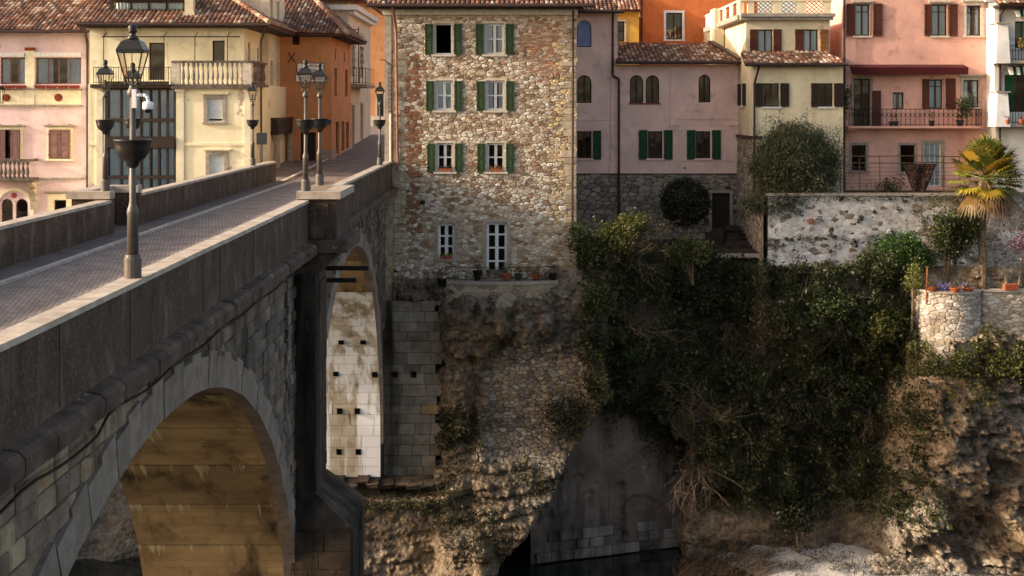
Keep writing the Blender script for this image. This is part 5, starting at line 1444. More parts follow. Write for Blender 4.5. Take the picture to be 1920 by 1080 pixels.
# roof terrace: cornice, pedestals, lattice panels
rt = empty('roof_terrace', (13, D11U, uz)); setparent(rt, h11)
mb = MB(); mb.box(yx0 - .3, X(1560, D11U), D11U - .3, D11U, uz - .05, uz + .1); mb.box(yx0 - .3, X(1563, D11U), D11U - .42, D11U - .0, uz + .102, uz + .26); mb.box(yx0 - .42, yx0 - .001, D11U + .001, 80, uz - .02, uz + .22); mk('cornice', mb, M['trimg'], rt)
tz_ = uz + .262; th_ = Z(3, D11U)
mb = MB(); mb.box(yx0 - .3, X(1558, D11U), D11U - .34, D11U - .06, th_, th_ + .1); mb.box(yx0 - .34, yx0 - .06, D11U - .059, 80, th_, th_ + .1); mk('handrail', mb, M['yellow2'], rt)
gaps = [(1412, 1447), (1463, 1492), (1508, 1542)]
edges = [1400] + [v for g in gaps for v in g] + [1556]
for k in range(0, len(edges), 2):
    mb = MB(); mb.box(X(edges[k], D11U), X(edges[k + 1], D11U), D11U - .3, D11U - .1, tz_, th_); mk('pedestal', mb, M['yellow2'], rt)
def lattice(fn, u0, u1, z0, z1):
    o = None
    mb = MB(fn); n = max(2, int((u1 - u0) / .2)); m = 3; b = .022
    for i in range(n + 1):
        for j in range(m):
            ua = u0 + (u1 - u0) * i / n; za = z0 + (z1 - z0) * j / m; zb = z0 + (z1 - z0) * (j + 1) / m
            for sgn in (-1, 1):
                ub = ua + sgn * (u1 - u0) / n
                if u0 - .01 <= ub <= u1 + .01: mb.hexa([(ua - b, -.04, za), (ua + b, -.04, za), (ua + b, .04, za), (ua - b, .04, za), (ub - b, -.04, zb), (ub + b, -.04, zb), (ub + b, .04, zb), (ub - b, .04, zb)])
    mk('lattice_panel', mb, M['terracotta'], rt)
for a, b in gaps: lattice(front(D11U - .2), X(a, D11U), X(b, D11U), tz_, th_)
ped = [(D11U - .05, 68.9), (70.2, 71.2), (72.5, 73.5), (74.6, 76.4), (77.6, 79.9)]
for k, (a, b) in enumerate(ped):
    mb = MB(); mb.box(yx0 - .3, yx0 - .1, a, b, uz + .22, th_); mk('pedestal', mb, M['yellow2'], rt)
    if k < len(ped) - 1: lattice(westf(yx0 - .2), b, ped[k + 1][0], uz + .22, th_)
mb = MB(); mb.box(yx0 - .55, yx0 - .05, 74.7, 76.3, 5.4, th_ + .14); mk('pier', mb, M['yellow2'], rt)

# salmon pink house with balcony
D12 = 68.0
h12 = empty('salmon_house', (19.3, D12, -1), 'tall salmon pink house with iron balcony and maroon awning', 'house')
sx0, sx1 = X(1581, D12), X(1853, D12); sz1 = 11.5
TW = [(1603, 8, 1631, 67), (1747, 8, 1776, 67), (1812, 10, 1839, 67)]
MW = [(1601, 148, 1632, 237), (1674, 173, 1695, 205), (1742, 149, 1768, 204), (1806, 150, 1836, 201)]
BW = [(1597, 272, 1624, 320), (1688, 272, 1716, 322), (1733, 268, 1765, 350)]
H = [hole(D12, *w) for w in TW + MW + BW]
mb = MB(front(D12)); wall_holes(mb, sx0, sx1, -1.2, sz1, H, .22); mb.fn = None; shell(mb, sx0, sx1, D12, 77, -1.2, sz1, skip=('S',)); mk('wall', mb, M['salmon'], h12)
pxwin(h12, D12, *TW[0], frame='brownwood', cols=2, rows=2, top=Z(22, D12), sill='trimw', hood='trimw', surround=('trimg', .05, .02), curt='full', sh=('brownsh', 'louvre', [(1587, 1602, 7, 67), (1637, 1654, 7, 68)]))
pxwin(h12, D12, *TW[1], frame='brownwood', cols=2, rows=2, top=Z(22, D12), sill='trimw', hood='trimw', surround=('trimg', .05, .02), curt='full', sh=('brownsh', 'louvre', [(1733, 1746, 8, 67), (1779, 1795, 8, 68)]))
pxwin(h12, D12, *TW[2], frame='brownwood', cols=2, rows=2, top=Z(24, D12), sill='trimw', hood='trimw', surround=('trimw', .13, .04), curt='half')
pxwin(h12, D12, *MW[0], frame='darkwood', cols=2, rows=3, surround=('trimg', .12, .03)); pxwin(h12, D12, *MW[1], frame='brownwood', cols=1, rows=1, curt='half')
pxwin(h12, D12, *MW[2], frame='brownwood', cols=2, rows=2, top=Z(162, D12), surround=('trimg', .05, .02), curt='full', sh=('brownsh', 'louvre', [(1729, 1741, 148, 204), (1773, 1791, 147, 204)]))
pxwin(h12, D12, *MW[3], frame='darkwood', cols=2, rows=1, surround=('trimg', .14, .04), sill='trimw', hood='trimg', curt='half')
shutter(h12, front(D12), X(1635, D12), X(1651, D12), Z(236, D12), Z(170, D12), M['brownsh'], 'louvre')
pxwin(h12, D12, *BW[0], frame='darkwood', cols=1, rows=1, surround=('trimg', .12, .03), sill='trimg'); pxwin(h12, D12, *BW[1], frame='darkwood', cols=1, rows=1, surround=('trimg', .12, .03), sill='trimg')
pxwin(h12, D12, *BW[2], frame='whitewood', cols=3, rows=5, mw=.03, surround=('trimg', .14, .04), curt='full')
mb = MB(); mb.hexa([(X(1592, D12), D12 - .75, Z(140, D12)), (X(1806, D12), D12 - .75, Z(140, D12)), (X(1806, D12), D12 - .6, Z(140, D12)), (X(1592, D12), D12 - .6, Z(140, D12)), (X(1592, D12), D12 - .8, Z(127, D12)), (X(1806, D12), D12 - .8, Z(127, D12)), (X(1806, D12), D12 - .02, Z(121, D12)), (X(1592, D12), D12 - .02, Z(121, D12))]); mk('awning', mb, M['maroon'], h12)
bc = empty('balcony', (19, D12, Z(240, D12))); setparent(bc, h12)
mb = MB(); mb.box(X(1583, D12), X(1830, D12), D12 - .9, D12, Z(240, D12), Z(236, D12)); mb.box(X(1583, D12), X(1600, D12), D12 - .7, D12, Z(244, D12), Z(240.1, D12)); mk('slab', mb, M['salmon'], bc)
railing(bc, front(D12 - .86), X(1584, D12), X(1829, D12), Z(236, D12), Z(204, D12), step=.22, scroll=True)
railing(bc, eastf(X(1829, D12)), D12 - .86, D12, Z(236, D12), Z(204, D12), step=.2)
downpipe(h12, [(sx0 + .02, D12 - .14, 9), (sx0 + .02, D12 - .14, -1.0)], 'pipe', .06)
tile_roof(h12, (sx0 - .5, D12 - .8, sz1), (sx1 + .5, D12 - .8, sz1), (sx1 + .5, D12 + 5, sz1 + 2), (sx0 - .5, D12 + 5, sz1 + 2))

# white house with balconies
D13 = 66.6
h13 = empty('white_house', (25, D13, -1), 'white house with green striped awnings and stacked balconies at the edge of the photo', 'house')
wx0_, wx1_ = X(1868, D13), 29.5
WW = [(1903, 40, 1932, 90), (1884, 140, 1925, 210), ]
mb = MB(front(D13)); wz1_ = Z(12, D13); wall_holes(mb, wx0_, wx1_, -1.2, wz1_, [hole(D13, *w) for w in WW], .2); mb.fn = None; shell(mb, wx0_, wx1_, D13, 75, -1.2, wz1_, skip=('S',)); mk('wall', mb, M['white'], h13)
pxwin(h13, D13, *WW[0], frame='green2', cols=2, rows=1); pxwin(h13, D13, *WW[1], frame='brownwood', cols=3, rows=1, sh=('green2', 'louvre', [(1885, 1899, 141, 209)]))
for (zt_, zb_) in ((47, 120), (174, 237)):
    b_ = empty('balcony', (24, D13, Z(zb_, D13))); setparent(b_, h13)
    mb = MB(); mb.hexa([(X(1851, D13), D13 - 1.2, Z(zb_, D13)), (X(1878, D13), D13 - 1.2, Z(zb_, D13)), (X(1878, D13), D13, Z(zb_, D13)), (X(1851, D13), D13, Z(zb_, D13)), (X(1857, D13), D13 - 1.0, Z(zt_, D13)), (X(1876, D13), D13 - 1.0, Z(zt_, D13)), (X(1876, D13), D13, Z(zt_, D13)), (X(1857, D13), D13, Z(zt_, D13))]); mk('flank_wall', mb, M['white'], b_)
    mb = MB(); mb.box(X(1854, D13), X(1880, D13), D13 - 1.1, D13, Z(zt_, D13) + .002, Z(zt_, D13) + .06); mk('coping', mb, M['trimg'], b_)
    mb = MB(); mb.box(X(1878.2, D13), 29.5, D13 - 1.1, D13, Z(zb_, D13), Z(zb_ - 5, D13)); mk('slab', mb, M['trimg'], b_)
    railing(b_, front(D13 - 1.05), X(1879, D13), 29.4, Z(zb_ - 5, D13), Z(zb_ - 34 if zt_ < 100 else zb_ - 30, D13), step=.13, scroll=zt_ < 100)
    mb = MB(); mb.box(X(1895, D13), 29, D13 - 1.2, D13 - .98, Z(zb_ - 31, D13), Z(zb_ - 36, D13)) if zt_ < 100 else None
    if zt_ < 100: mk('flower_box', mb, M['terracotta'], b_)
for (x0_, y0_, y1_) in ((1899, 20, 33), (1886, 126, 141)):
    o = None
    for k in range(14):
        a = X(x0_, D13) + k * .16; mb = MB(); mb.hexa([(a, D13 - .6, Z(y1_, D13)), (a + .158, D13 - .6, Z(y1_, D13)), (a + .158, D13 - .58, Z(y1_, D13)), (a, D13 - .58, Z(y1_, D13)), (a, D13 - .45, Z(y0_, D13)), (a + .158, D13 - .45, Z(y0_, D13)), (a + .158, D13 - .01, Z(y0_ - 3, D13)), (a, D13 - .01, Z(y0_ - 3, D13))]); mk('awning_strip', mb, M['green2'] if k % 2 else M['whitewood'], h13)
mb = MB(); mb.box(X(1863, D13), X(1872, D13), D13 - .12, D13 - .02, Z(170, D13), wz1_); mk('corner_strip', mb, M['white'], h13)
downpipe(h13, [(X(1880, D13), D13 - .4, wz1_), (X(1873, D13), D13 - .15, wz1_ - .4), (X(1873, D13), D13 - .15, 0)], 'pipe', .06)
tile_roof(h13, (X(1860, D13), D13 - 1.0, wz1_ + .05), (30, D13 - 1.0, wz1_ + .05), (30, D13 + 4, wz1_ + 2), (X(1872, D13), D13 + 4, wz1_ + 2), tone=1.3)
mb = MB(); mb.box(X(1862, D13), 29.8, D13 - .9, D13, wz1_ - .1, wz1_ + .02); mk('eaves_board', mb, M['darkwood'], h13)
mb = MB(); mb.box(X(1862, D13), X(1885, D13), D13 + 1.0, D13 + 1.8, wz1_ + .3, wz1_ + 1.6); mk('chimney', mb, M['white'], h13)

# ================================================================ STREET LAMPS
lamp0 = empty('street_lamp', (0, 0, 0))
mb = MB(); mb.lathe([(.125, 0), (.125, .27), (.11, .29), (.105, .33)], n=16); mk('base', mb, M['lamppole'], lamp0, smooth=False, local=True)
mb = MB(); mb.lathe([(.082, .33), (.078, .9), (.088, .93), (.08, .98), (.058, 1.04), (.048, 1.1), (.042, 2.62)], n=14); mk('pole', mb, M['lamppole'], lamp0, smooth=True, local=True)
mb = MB(); mb.lathe([(.055, 1.58), (.09, 1.62), (.10, 1.67), (.17, 1.71), (.225, 1.79), (.25, 1.88), (.26, 1.96), (.275, 1.975), (.275, 1.99), (.245, 1.99), (.225, 1.9), (.05, 1.88)], n=20)
bw_ = mk('flower_bowl', mb, M['lampiron'], lamp0, smooth=True, local=True)
mb = MB(); mb.lathe([(.05, 2.6), (.08, 2.63), (.085, 2.68), (.06, 2.72), (.045, 2.76), (.045, 2.8)], n=12); mk('collar', mb, M['lamppole'], lamp0, smooth=True, local=True)
mb = MB()
for k in range(4):
    t = math.pi / 4 + k * math.pi / 2; c_, s_ = math.cos(t), math.sin(t)
    mb.tube([(.05 * c_, .05 * s_, 2.78), (.12 * c_, .12 * s_, 2.80), (.13 * c_, .13 * s_, 2.88)], .014, 5)
    mb.cyl((.135 * c_, .135 * s_, 2.88), (.255 * c_, .255 * s_, 3.26), .013, None, 6)
for z, r in ((2.875, .10), (3.255, .185)):
    mb.box(-r, r, -r - .012, -r + .012, z - .014, z + .014); mb.box(-r, r, r - .012, r + .012, z - .014, z + .014); mb.box(-r - .012, -r + .012, -r + .013, r - .013, z - .014, z + .014); mb.box(r - .012, r + .012, -r + .013, r - .013, z - .014, z + .014)
lf = mk('lantern_frame', mb, M['lampiron'], lamp0, local=True)
for k in range(4):
    t0 = math.pi / 4 + k * math.pi / 2; t1 = t0 + math.pi / 2; p = MB()
    p.poly([(.134 * math.cos(t0), .134 * math.sin(t0), 2.89), (.134 * math.cos(t1), .134 * math.sin(t1), 2.89), (.25 * math.cos(t1), .25 * math.sin(t1), 3.25), (.25 * math.cos(t0), .25 * math.sin(t0), 3.25)]); mk('pane', p, M['lampglass'], lamp0, local=True)
mb = MB(); mb.lathe([(.27, 3.27), (.275, 3.28), (.19, 3.40), (.10, 3.435)], n=4, cap=True)
mb.v = [(x * math.cos(math.pi / 4) - y * math.sin(math.pi / 4), x * math.sin(math.pi / 4) + y * math.cos(math.pi / 4), z) for x, y, z in mb.v]
mk('lantern_roof', mb, M['lampiron'], lamp0, local=True)
mb = MB(); mb.lathe([(.09, 3.43), (.075, 3.47), (.045, 3.5), (.05, 3.53), (.07, 3.545), (.055, 3.57), (.075, 3.6), (.06, 3.63), (.01, 3.66)], n=10); mk('finial', mb, M['lampiron'], lamp0, smooth=True, local=True)
mb = MB(); mb.lathe([(.02, 2.8), (.02, 2.95), (.035, 2.97), (.035, 3.08), (.01, 3.1)], n=8); mk('lamp_bulb_holder', mb, M['lampiron'], lamp0, local=True)
LX = (XR0 + XR1) / 2; LXL = (XL0 + XL1) / 2
spots = [((LX, 19.8, .902), .965, 'largest street lamp with planter bowl standing on the near parapet'),
         ((LX + .05, YB0 + .14, 1.122), .91, 'front lamp of the pair on the bastion before the orange house'),
         ((LX + .05, YB1 - .14, 1.122), .91, 'rear lamp of the pair on the bastion before the orange house'),
         ((LXL - .02, YB0 + .14, 1.122), .91, 'front lamp on the far side bastion before the pale pink house'),
         ((LXL - .02, YB1 - .14, 1.122), .91, 'rear lamp on the far side bastion mostly hidden behind the largest lamp'),
         ((LX, 56.8, .902), .91, 'street lamp on the parapet against the stone house corner'),
         ((LXL, 56.4, .902), .91, 'street lamp on the far parapet before the yellow house corner')]
for k, (loc, s_, lab) in enumerate(spots):
    o = lamp0 if k == 0 else copytree(lamp0)
    o.location = loc; o.scale = (s_,) * 3; tag(o, lab, 'street lamp', 'lamps along the bridge parapets')
# security camera on the nearest lamp
cm_ = empty('security_camera', (LX, 19.8, 3.3), 'white dome security camera on a bracket of the nearest lamp', 'camera')
cz = .9 + 2.5
mb = MB(); mb.box(LX + .01, LX + .07, 19.7, 19.76, cz - .14, cz + .12); mk('mount', mb, M['plasticw'], cm_)
mb = MB(); mb.tube([(LX + .06, 19.73, cz + .04), (LX + .17, 19.73, cz + .04), (LX + .215, 19.73, cz + .025), (LX + .23, 19.73, cz - .02), (LX + .23, 19.73, cz - .06)], .024, 8); mk('arm', mb, M['plasticw'], cm_, smooth=True)
mb = MB(); mb.lathe([(.04, .08), (.07, .07), (.078, .05), (.078, -.01), (.07, -.03)], (LX + .23, 19.73, cz - .13), 14); mk('housing', mb, M['plasticw'], cm_, smooth=True)
mb = MB(); mb.ball((LX + .23, 19.73, cz - .165), .055, .055, .05, 12, 6); mk('dome', mb, M['blackglass'], cm_, smooth=True)
# cable spool hung on the rear lamp, road sign by the far end
rs = empty('road_sign', (X(490, 62), 62, 0), 'dark square back of a road sign on a post by the parapet end', 'road sign')
mb = MB(); mb.cyl((X(491, 62.5), 62.5, -1.0), (X(491, 62.5), 62.5, Z(249, 62.5)), .035); mk('post', mb, M['signdark'], rs)
mb = MB(); mb.box(X(481, 62.5), X(501, 62.5), 62.46, 62.5 - .036, Z(271, 62.5), Z(249, 62.5)); mk('plate', mb, M['signdark'], rs)
# ================================================================ ROCK, TERRACES, GARDEN WALLS
M['rock'] = pm('conglomerate_rock', (255, 255, 255), (186, 176, 164), 1.6, attr=True, lo=.3, hi=.7, bump=(1.0, 7, .12), spots=((120, 98, 72), 3.5, .6, .72), peb=(5.0, .66))
K = F / 61.0
def gx(px): return (px - 960) / K
def gz(py): return CAMZ - (py - HOR) / K
def bump2(px, py, cx, cy, rx, ry, p=1.0):
    r = ((px - cx) / rx) ** 2 + ((py - cy) / ry) ** 2
    return np.clip(1 - r, 0, 1) ** p
def cliff_depth(px, py):
    x = px / 100.0; y = py / 100.0
    # rock under the stone house
    a = 60.75 + 0 * px
    a -= 1.3 * bump2(px + 14 * fbm(x * 5, y * 5), py + 14 * fbm(x * 5 + 9, y * 5), 885, 606, 68, 58, .5) + 1.15 * bump2(px + 14 * fbm(x * 5, y * 5 + 4), py, 985, 598, 56, 48, .5) + .55 * bump2(px, py, 1060, 570, 60, 75, .6)
    a -= .5 * bump2(px, py, 860, 720, 28, 90, .5)
    a -= .35 * smooth01((py - 640) / 60) * smooth01((px - 880) / 30)
    a -= 1.5 * smooth01((py - 800) / 120) * smooth01((px - 770) / 60)
    a -= 1.1 * bump2(px, py, 850, 1050, 90, 130, .6) + .8 * bump2(px, py, 940, 1000, 120, 90, .6)
    strata = (np.abs(np.sin(py * .07 + 2.6 * vn(x * 1.6, y * 1.6) + px * .012)) ** .5 * .55 + np.abs(np.sin(py * .19 + 3 * vn(x * 3, y * 2) + px * .02)) * .16) * (.25 + .75 * smooth01((py - 790) / 60))
    rough = ridged(x * 1.6, y * 1.8) * .55 + fbm(x * 4.5, y * 5.5, 5) * .32 + (.5 - worley(x * 9, y * 10, 5)) * .22 + (.5 - worley(x * 22, y * 24, 6)) * .09
    soft = 1 - .72 * smooth01((px - 900) / 30) * smooth01((py - 655) / 30) * (1 - smooth01((py - 840) / 25)) * (1 - smooth01((px - 1085) / 25))
    a = a - (rough + strata) * soft * smooth01((py - 515) / 40) + .25
    # rough masonry and rock below the abutment ledge
    foot = smooth01((py - 903) / 5) * (1 - smooth01((px - 800) / 60))
    a = a * (1 - foot) + (58.75 - rough * .5 - strata * .25) * foot
    ash = smooth01((826 + 20 * fbm(x * 5, y * 5) - px) / 8) * (1 - smooth01((py - 898) / 6)) * smooth01((py - 560) / 6); a = a * (1 - ash) + 61.6 * ash
    a = np.where((px < 738) & (py < 900), 62.8, a)
    # diagonal foot over the river wall
    diag = 1140 - (py - 740) * .72
    cut = smooth01((px - np.where(py < 740, 1128, diag) + 10 * (fbm(x * 5, y * 5) )) / 22)
    # planted slope
    s = 64.3 - 1.7 * smooth01((px - 1415) / 30) * (1 - smooth01((py - 600) / 120)) - 1.9 * (1 - smooth01((px - 1180) / 140)) * (1 - smooth01((py - 640) / 60)) - 2.2 * smooth01((py - 470) / 480) + fbm(x * 1.1, y * 1.4) * .8 - ridged(x * 2.2, y * 2.6) * .5
    nz_ = 26 * fbm(x * 4, y * 4); bk = smooth01((1296 + nz_ - px) / 14) * smooth01((py - 738 - (px - 1140) * .58 + nz_) / 14)
    s = s * (1 - bk) + np.maximum(s, 65.2) * bk
    # right hand rock
    r = 61.6 - 1.0 * smooth01((px - 1640) / 80) - (ridged(x * 1.1, y * 1.5) * 1.7 + fbm(x * 3.6, y * 4.6, 5) * .7) + .9
    r -= 1.5 * bump2(px, py, 1690, 955, 52, 62, .5) + .7 * bump2(px, py, 1700, 900, 60, 60, .6) + 1.2 * bump2(px, py, 1890, 945, 62, 60, .5)
    wob = 22 * fbm(x * 3, y * 3, 3); wob2 = 22 * fbm(x * 3 + 7, y * 3 + 2, 3)
    r += 1.5 * bump2(px + wob, py + wob2, 1845, 858, 42, 30, .8) + 1.6 * bump2(px + wob2 * 1.6, py + wob * 1.3, 1785, 985, 82, 48, .7)
    r -= .9 * bump2(px, py, 1790, 800, 110, 110, .6) + 1.0 * smooth01((py - 690 - 110 * fbm(x * 1.6, y * .6)) / 60) * smooth01((px - 1700) / 40)
    r -= (.35 - worley(x * 5.5, y * 7.5) * .5) * 1.1 + (.5 - worley(x * 14, y * 15, 8)) * .3 + .3 * fbm(x * 9, y * 11, 4) + np.abs(np.sin(py * .11 + 3 * vn(x * 2, y * 2) + px * .01)) ** .6 * .22
    wr = smooth01((px - 1650 + 45 * fbm(x * 2, y * 2) - 60 * smooth01((py - 760) / -90)) / 40) * smooth01((py - 560) / 60)
    d = a * (1 - cut) + s * cut
    return d * (1 - wr) + r * wr
pxs = np.arange(590, 2090, 2.6); pys = np.arange(505, 1092, 2.4)
PX_, PY_ = np.meshgrid(pxs, pys)
DD = cliff_depth(PX_, PY_)
GX, GZ = gx(PX_), gz(PY_)
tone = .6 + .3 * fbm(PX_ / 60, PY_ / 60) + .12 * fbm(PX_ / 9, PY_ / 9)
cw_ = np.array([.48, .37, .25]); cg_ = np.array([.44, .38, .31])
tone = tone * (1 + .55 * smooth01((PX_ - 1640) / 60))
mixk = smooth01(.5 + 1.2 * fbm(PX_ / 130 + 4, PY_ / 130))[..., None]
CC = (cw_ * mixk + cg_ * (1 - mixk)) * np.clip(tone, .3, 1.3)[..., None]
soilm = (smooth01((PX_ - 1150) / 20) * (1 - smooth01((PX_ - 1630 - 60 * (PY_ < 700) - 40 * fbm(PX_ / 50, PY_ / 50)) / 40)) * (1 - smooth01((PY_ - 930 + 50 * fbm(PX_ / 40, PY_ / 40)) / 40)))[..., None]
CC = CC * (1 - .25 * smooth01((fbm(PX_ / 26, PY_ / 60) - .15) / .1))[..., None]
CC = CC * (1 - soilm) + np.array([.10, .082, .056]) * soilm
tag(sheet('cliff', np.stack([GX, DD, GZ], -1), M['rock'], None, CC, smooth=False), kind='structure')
def on_cliff(px, py):
    d = cliff_depth(np.asarray(px, float), np.asarray(py, float))
    return gx(np.asarray(px, float)), d, gz(np.asarray(py, float))
# rubble masonry patch built into the rock
rp = empty('rubble_patch_wall', (gx(1000), 60, gz(850)), 'old rubble stone infill wall built into the rock under the stone house', 'wall')
def rub_fn(u, w, z):
    px = 960 + u * K; py = HOR + (CAMZ - z) * K
    return (u, float(cliff_depth(np.array(px), np.array(py))) + w - .03, z)
def keep_r(u, z):
    px = 960 + u * K; py = HOR + (CAMZ - z) * K
    return px > 905 + max(0, 700 - py) * .9 and px < 1098 - max(0, py - 770) * .9 and 640 < py < 850
def rubcol(u, z):
    c = _cr.choice(((.28, .24, .20), (.23, .20, .17), (.33, .275, .22), (.38, .335, .29), (.19, .16, .135), (.30, .23, .16))); k_ = _cr.uniform(.8, 1.15); return tuple(v * k_ for v in c)
lay_stones(rp, rub_fn, rubble(gx(885), gx(1100), gz(852), gz(638), .23, .145, keep_r, .25, 21), rubcol, .05, 280)
# upper rubble band just below the house terrace
rb2 = empty('terrace_rubble_wall', (gx(940), 60, gz(580)), 'mortared rubble retaining wall below the little railed terrace', 'wall')
mb = MB(); n = 20
for k in range(n):
    a, b = 838 + 208 * k / n, 838 + 208 * (k + 1) / n; ba = .5 + .45 * math.sin(math.pi * k / n); bb = .5 + .45 * math.sin(math.pi * (k + 1) / n)
    mb.poly([(X(a, TD), TD - ba, Z(529, TD)), (X(b, TD), TD - bb, Z(529, TD)), (X(b, TD), TD - bb - .05, Z(580, TD)), (X(a, TD), TD - ba - .05, Z(580, TD))])
b2 = mk('wall', mb, M['mortar'], rb2)
def fn2(u, w, z):
    k = min(1, max(0, (u - X(838, TD)) / (X(1046, TD) - X(838, TD)))); return (u, TD - (.5 + .45 * math.sin(math.pi * k)) - .05 * (Z(529, TD) - z) / 1.17 + w, z)
def warmcol(u, z):
    c = _cr.choice(((.42, .36, .29), (.36, .30, .23), (.48, .43, .37), (.30, .25, .20))); k_ = _cr.uniform(.8, 1.15); return tuple(v * k_ for v in c)
lay_stones(b2, fn2, rubble(X(838, TD), X(1046, TD), Z(578, TD), Z(530, TD), .34, .22, lambda u, z: True, .15, 31), warmcol, .05, 140)
# ashlar wall of the bridge abutment, right of the arch
aw = empty('ashlar_abutment_wall', (gx(775), 59.8, gz(900)), 'wall of large squared stone blocks between the bridge arch and the rock', 'wall')
mb = MB(); mb.box(WR + .01, X(812, 60), 60.55, 61, gz(905), gz(566)); mb.poly([(WR, 59.4, -13), (WR + .01, 60.55, -13), (WR + .01, 60.55, -.6), (WR, 59.4, -.6)]); aww = mk('wall', mb, M['darkmortar'], aw)
zq = gz(905); r_ = random.Random(4)
while zq < gz(572):
    h = r_.uniform(.38, .52); x = WR + .02
    xe = X(824 + r_.uniform(-14, 18), 60)
    while x < xe - .1:
        l = r_.uniform(.55, 1.05); xb = min(x + l, xe)
        mb = MB(); c = r_.uniform(.22, .34); mb.col = (c * 1.16, c * .99, c * .78) if r_.random() > .06 else (.48, .33, .15)
        p = r_.uniform(.01, .05)
        mb.cbox(x + .008, xb - .008, 60.547 - p, 60.65, zq + .008, zq + h - .008, .012); mk('stone_block', mb, M['ashlar'], aww); x = xb
    zq += h
for (px, py) in ((741, 702), (776, 702)):
    mb = MB(); x, z = X(px, 60.5), Z(py, 60.5); mb.box(x - .11, x + .11, 60.44, 60.6, z - .12, z + .12); mk('putlog_dark_block', mb, M['blackglass'], aww)  # no recess here: the hole's shade is a black block
# concrete river wall
M['rwall'] = pm('river_wall_render', (126, 113, 103), (88, 78, 71), .7, bump=(.4, 10, .03), streak=((58, 52, 48), 1.4, .5, .66, .1), spots=((150, 144, 138), 1.2, .6, .75, (1, 1, .35)))
rw = empty('river_wall', (5, 61.5, WZ), 'grey stained river retaining wall at the foot of the cliff', 'wall')
A0 = Vector((X(995, 61.0), 61.0, 0)); A1 = Vector((X(1420, 64.8), 64.8, 0)); dv = (A1 - A0).normalized(); nv = Vector((dv.y, -dv.x, 0))
def rwf(u, w, z): p = A0 + dv * u - nv * w; return (p.x, p.y, z)
Lw = (A1 - A0).length
us_ = np.linspace(0, Lw, 130); vs_ = np.linspace(WZ - .6, gz(728), 110); UU, VV = np.meshgrid(us_, vs_)
WWd = -.1 * fbm(UU * .8, VV * .8) - .05 * fbm(UU * 4, VV * 4) + .12 * smooth01((fbm(UU * 1.4 + 5, VV * 1.4) - .25) / .1)
PP = np.stack([A0.x + dv.x * UU - nv.x * WWd, A0.y + dv.y * UU - nv.y * WWd, VV], -1); rww = sheet('wall', PP, M['rwall'], rw)
for row in range(3):
    u = .2 + row * .3 + (row > 2) * 1.0; zb = WZ + .05 + row * .42
    while u < Lw - .6:
        l = random.uniform(.5, 1.1); mb = MB(rwf); mb.col = (.27, .25, .235); pr = .15 - row * .03 + random.uniform(-.03, .03); k_ = random.uniform(.8, 1.3); mb.col = (.27 * k_, .245 * k_, .22 * k_)
        if random.random() < .95 - row * .13: mb.cbox(u + .012, u + l - .012, -pr, .02, zb, zb + .4, .02); mk('stone_block', mb, M['ashlar'], rww)
        u += l
# river beach
xs = np.linspace(X(1200, 60), 40, 150); ys = np.linspace(50, 66, 80); XX, YY = np.meshgrid(xs, ys)
edge = smooth01((XX - (8.2 + (60.5 - YY) * .35)) / 2.5)
ZZ = WZ - .35 + edge * (.55 + fbm(XX * .5, YY * .5) * .3 + .06 * fbm(XX * 3, YY * 3)) + .3 * smooth01((YY - 60.5) / 2) * edge
tag(sheet('gravel_beach', np.stack([XX, YY, ZZ], -1), M['gravel']), kind='structure')
def beach_z(x, y):
    e = float(smooth01(np.array((x - (8.2 + (60.5 - y) * .35)) / 2.5))); return WZ - .35 + e * .6 + .3 * float(smooth01(np.array((y - 60.5) / 2))) * e
# stones at the foot of the cliff
mb = MB(); R_ = random.Random(9)
for k in range(620):
    px = R_.uniform(1640, 1935); py = 1000 + R_.uniform(-32, 8); d = 59.6 + R_.uniform(-.6, .8); s = R_.uniform(.05, .15)
    k_ = R_.uniform(.6, 1.1); mb.col = (.40 * k_, .34 * k_, .27 * k_); mb.ball((X(px, d), d, beach_z(X(px, d), d) + s * .3 + max(0, (d - 59.8)) * .5), s * 1.2, s, s * .75, 6, 4)
tag(mk('loose_stones', mb, M['stone']), 'loose pebbles heaped under the overhanging rock', 'stones', kind='stuff')
# left bank
xs = np.linspace(-60, -9.2, 120); zs = np.linspace(-17.2, -4.2, 60); XX, ZZ = np.meshgrid(xs, zs)
YY = 62.4 + 1.5 * smooth01((-ZZ - 13) / 3) * -1 + fbm(XX * .5, ZZ * .6) * 1.2 - ridged(XX * .9, ZZ * 1.1) * .8 + 1.4 - 8 * smooth01((-23 - XX) / 9); ZZ = ZZ + 3.2 * smooth01((ZZ + 17.2) / 13) * smooth01((-22 - XX) / 7)  # unseen upstream bulge and raised top added to block the low sun
CC = np.ones(XX.shape + (3,)) * np.array([.27, .24, .20])
tag(sheet('far_bank_and_sun_screen', np.stack([XX, YY, ZZ], -1), M['rock'], None, CC, False), kind='structure')
mb = MB(); mb.poly([(-60, 54.0, -4.3), (-30, 54.5, -4.3), (-24, 62.5, -4.3), (-10.5, 62.5, -4.3), (-10.5, 200, -4.3), (-60, 200, -4.3)]); mb.poly([(-60, 200, -1.21), (60, 200, -1.21), (60, 78, -1.21), (-10.5, 78, -1.21), (-10.5, 200, -1.22)])
tag(mk('town_ground', mb, M['soil']), kind='structure')
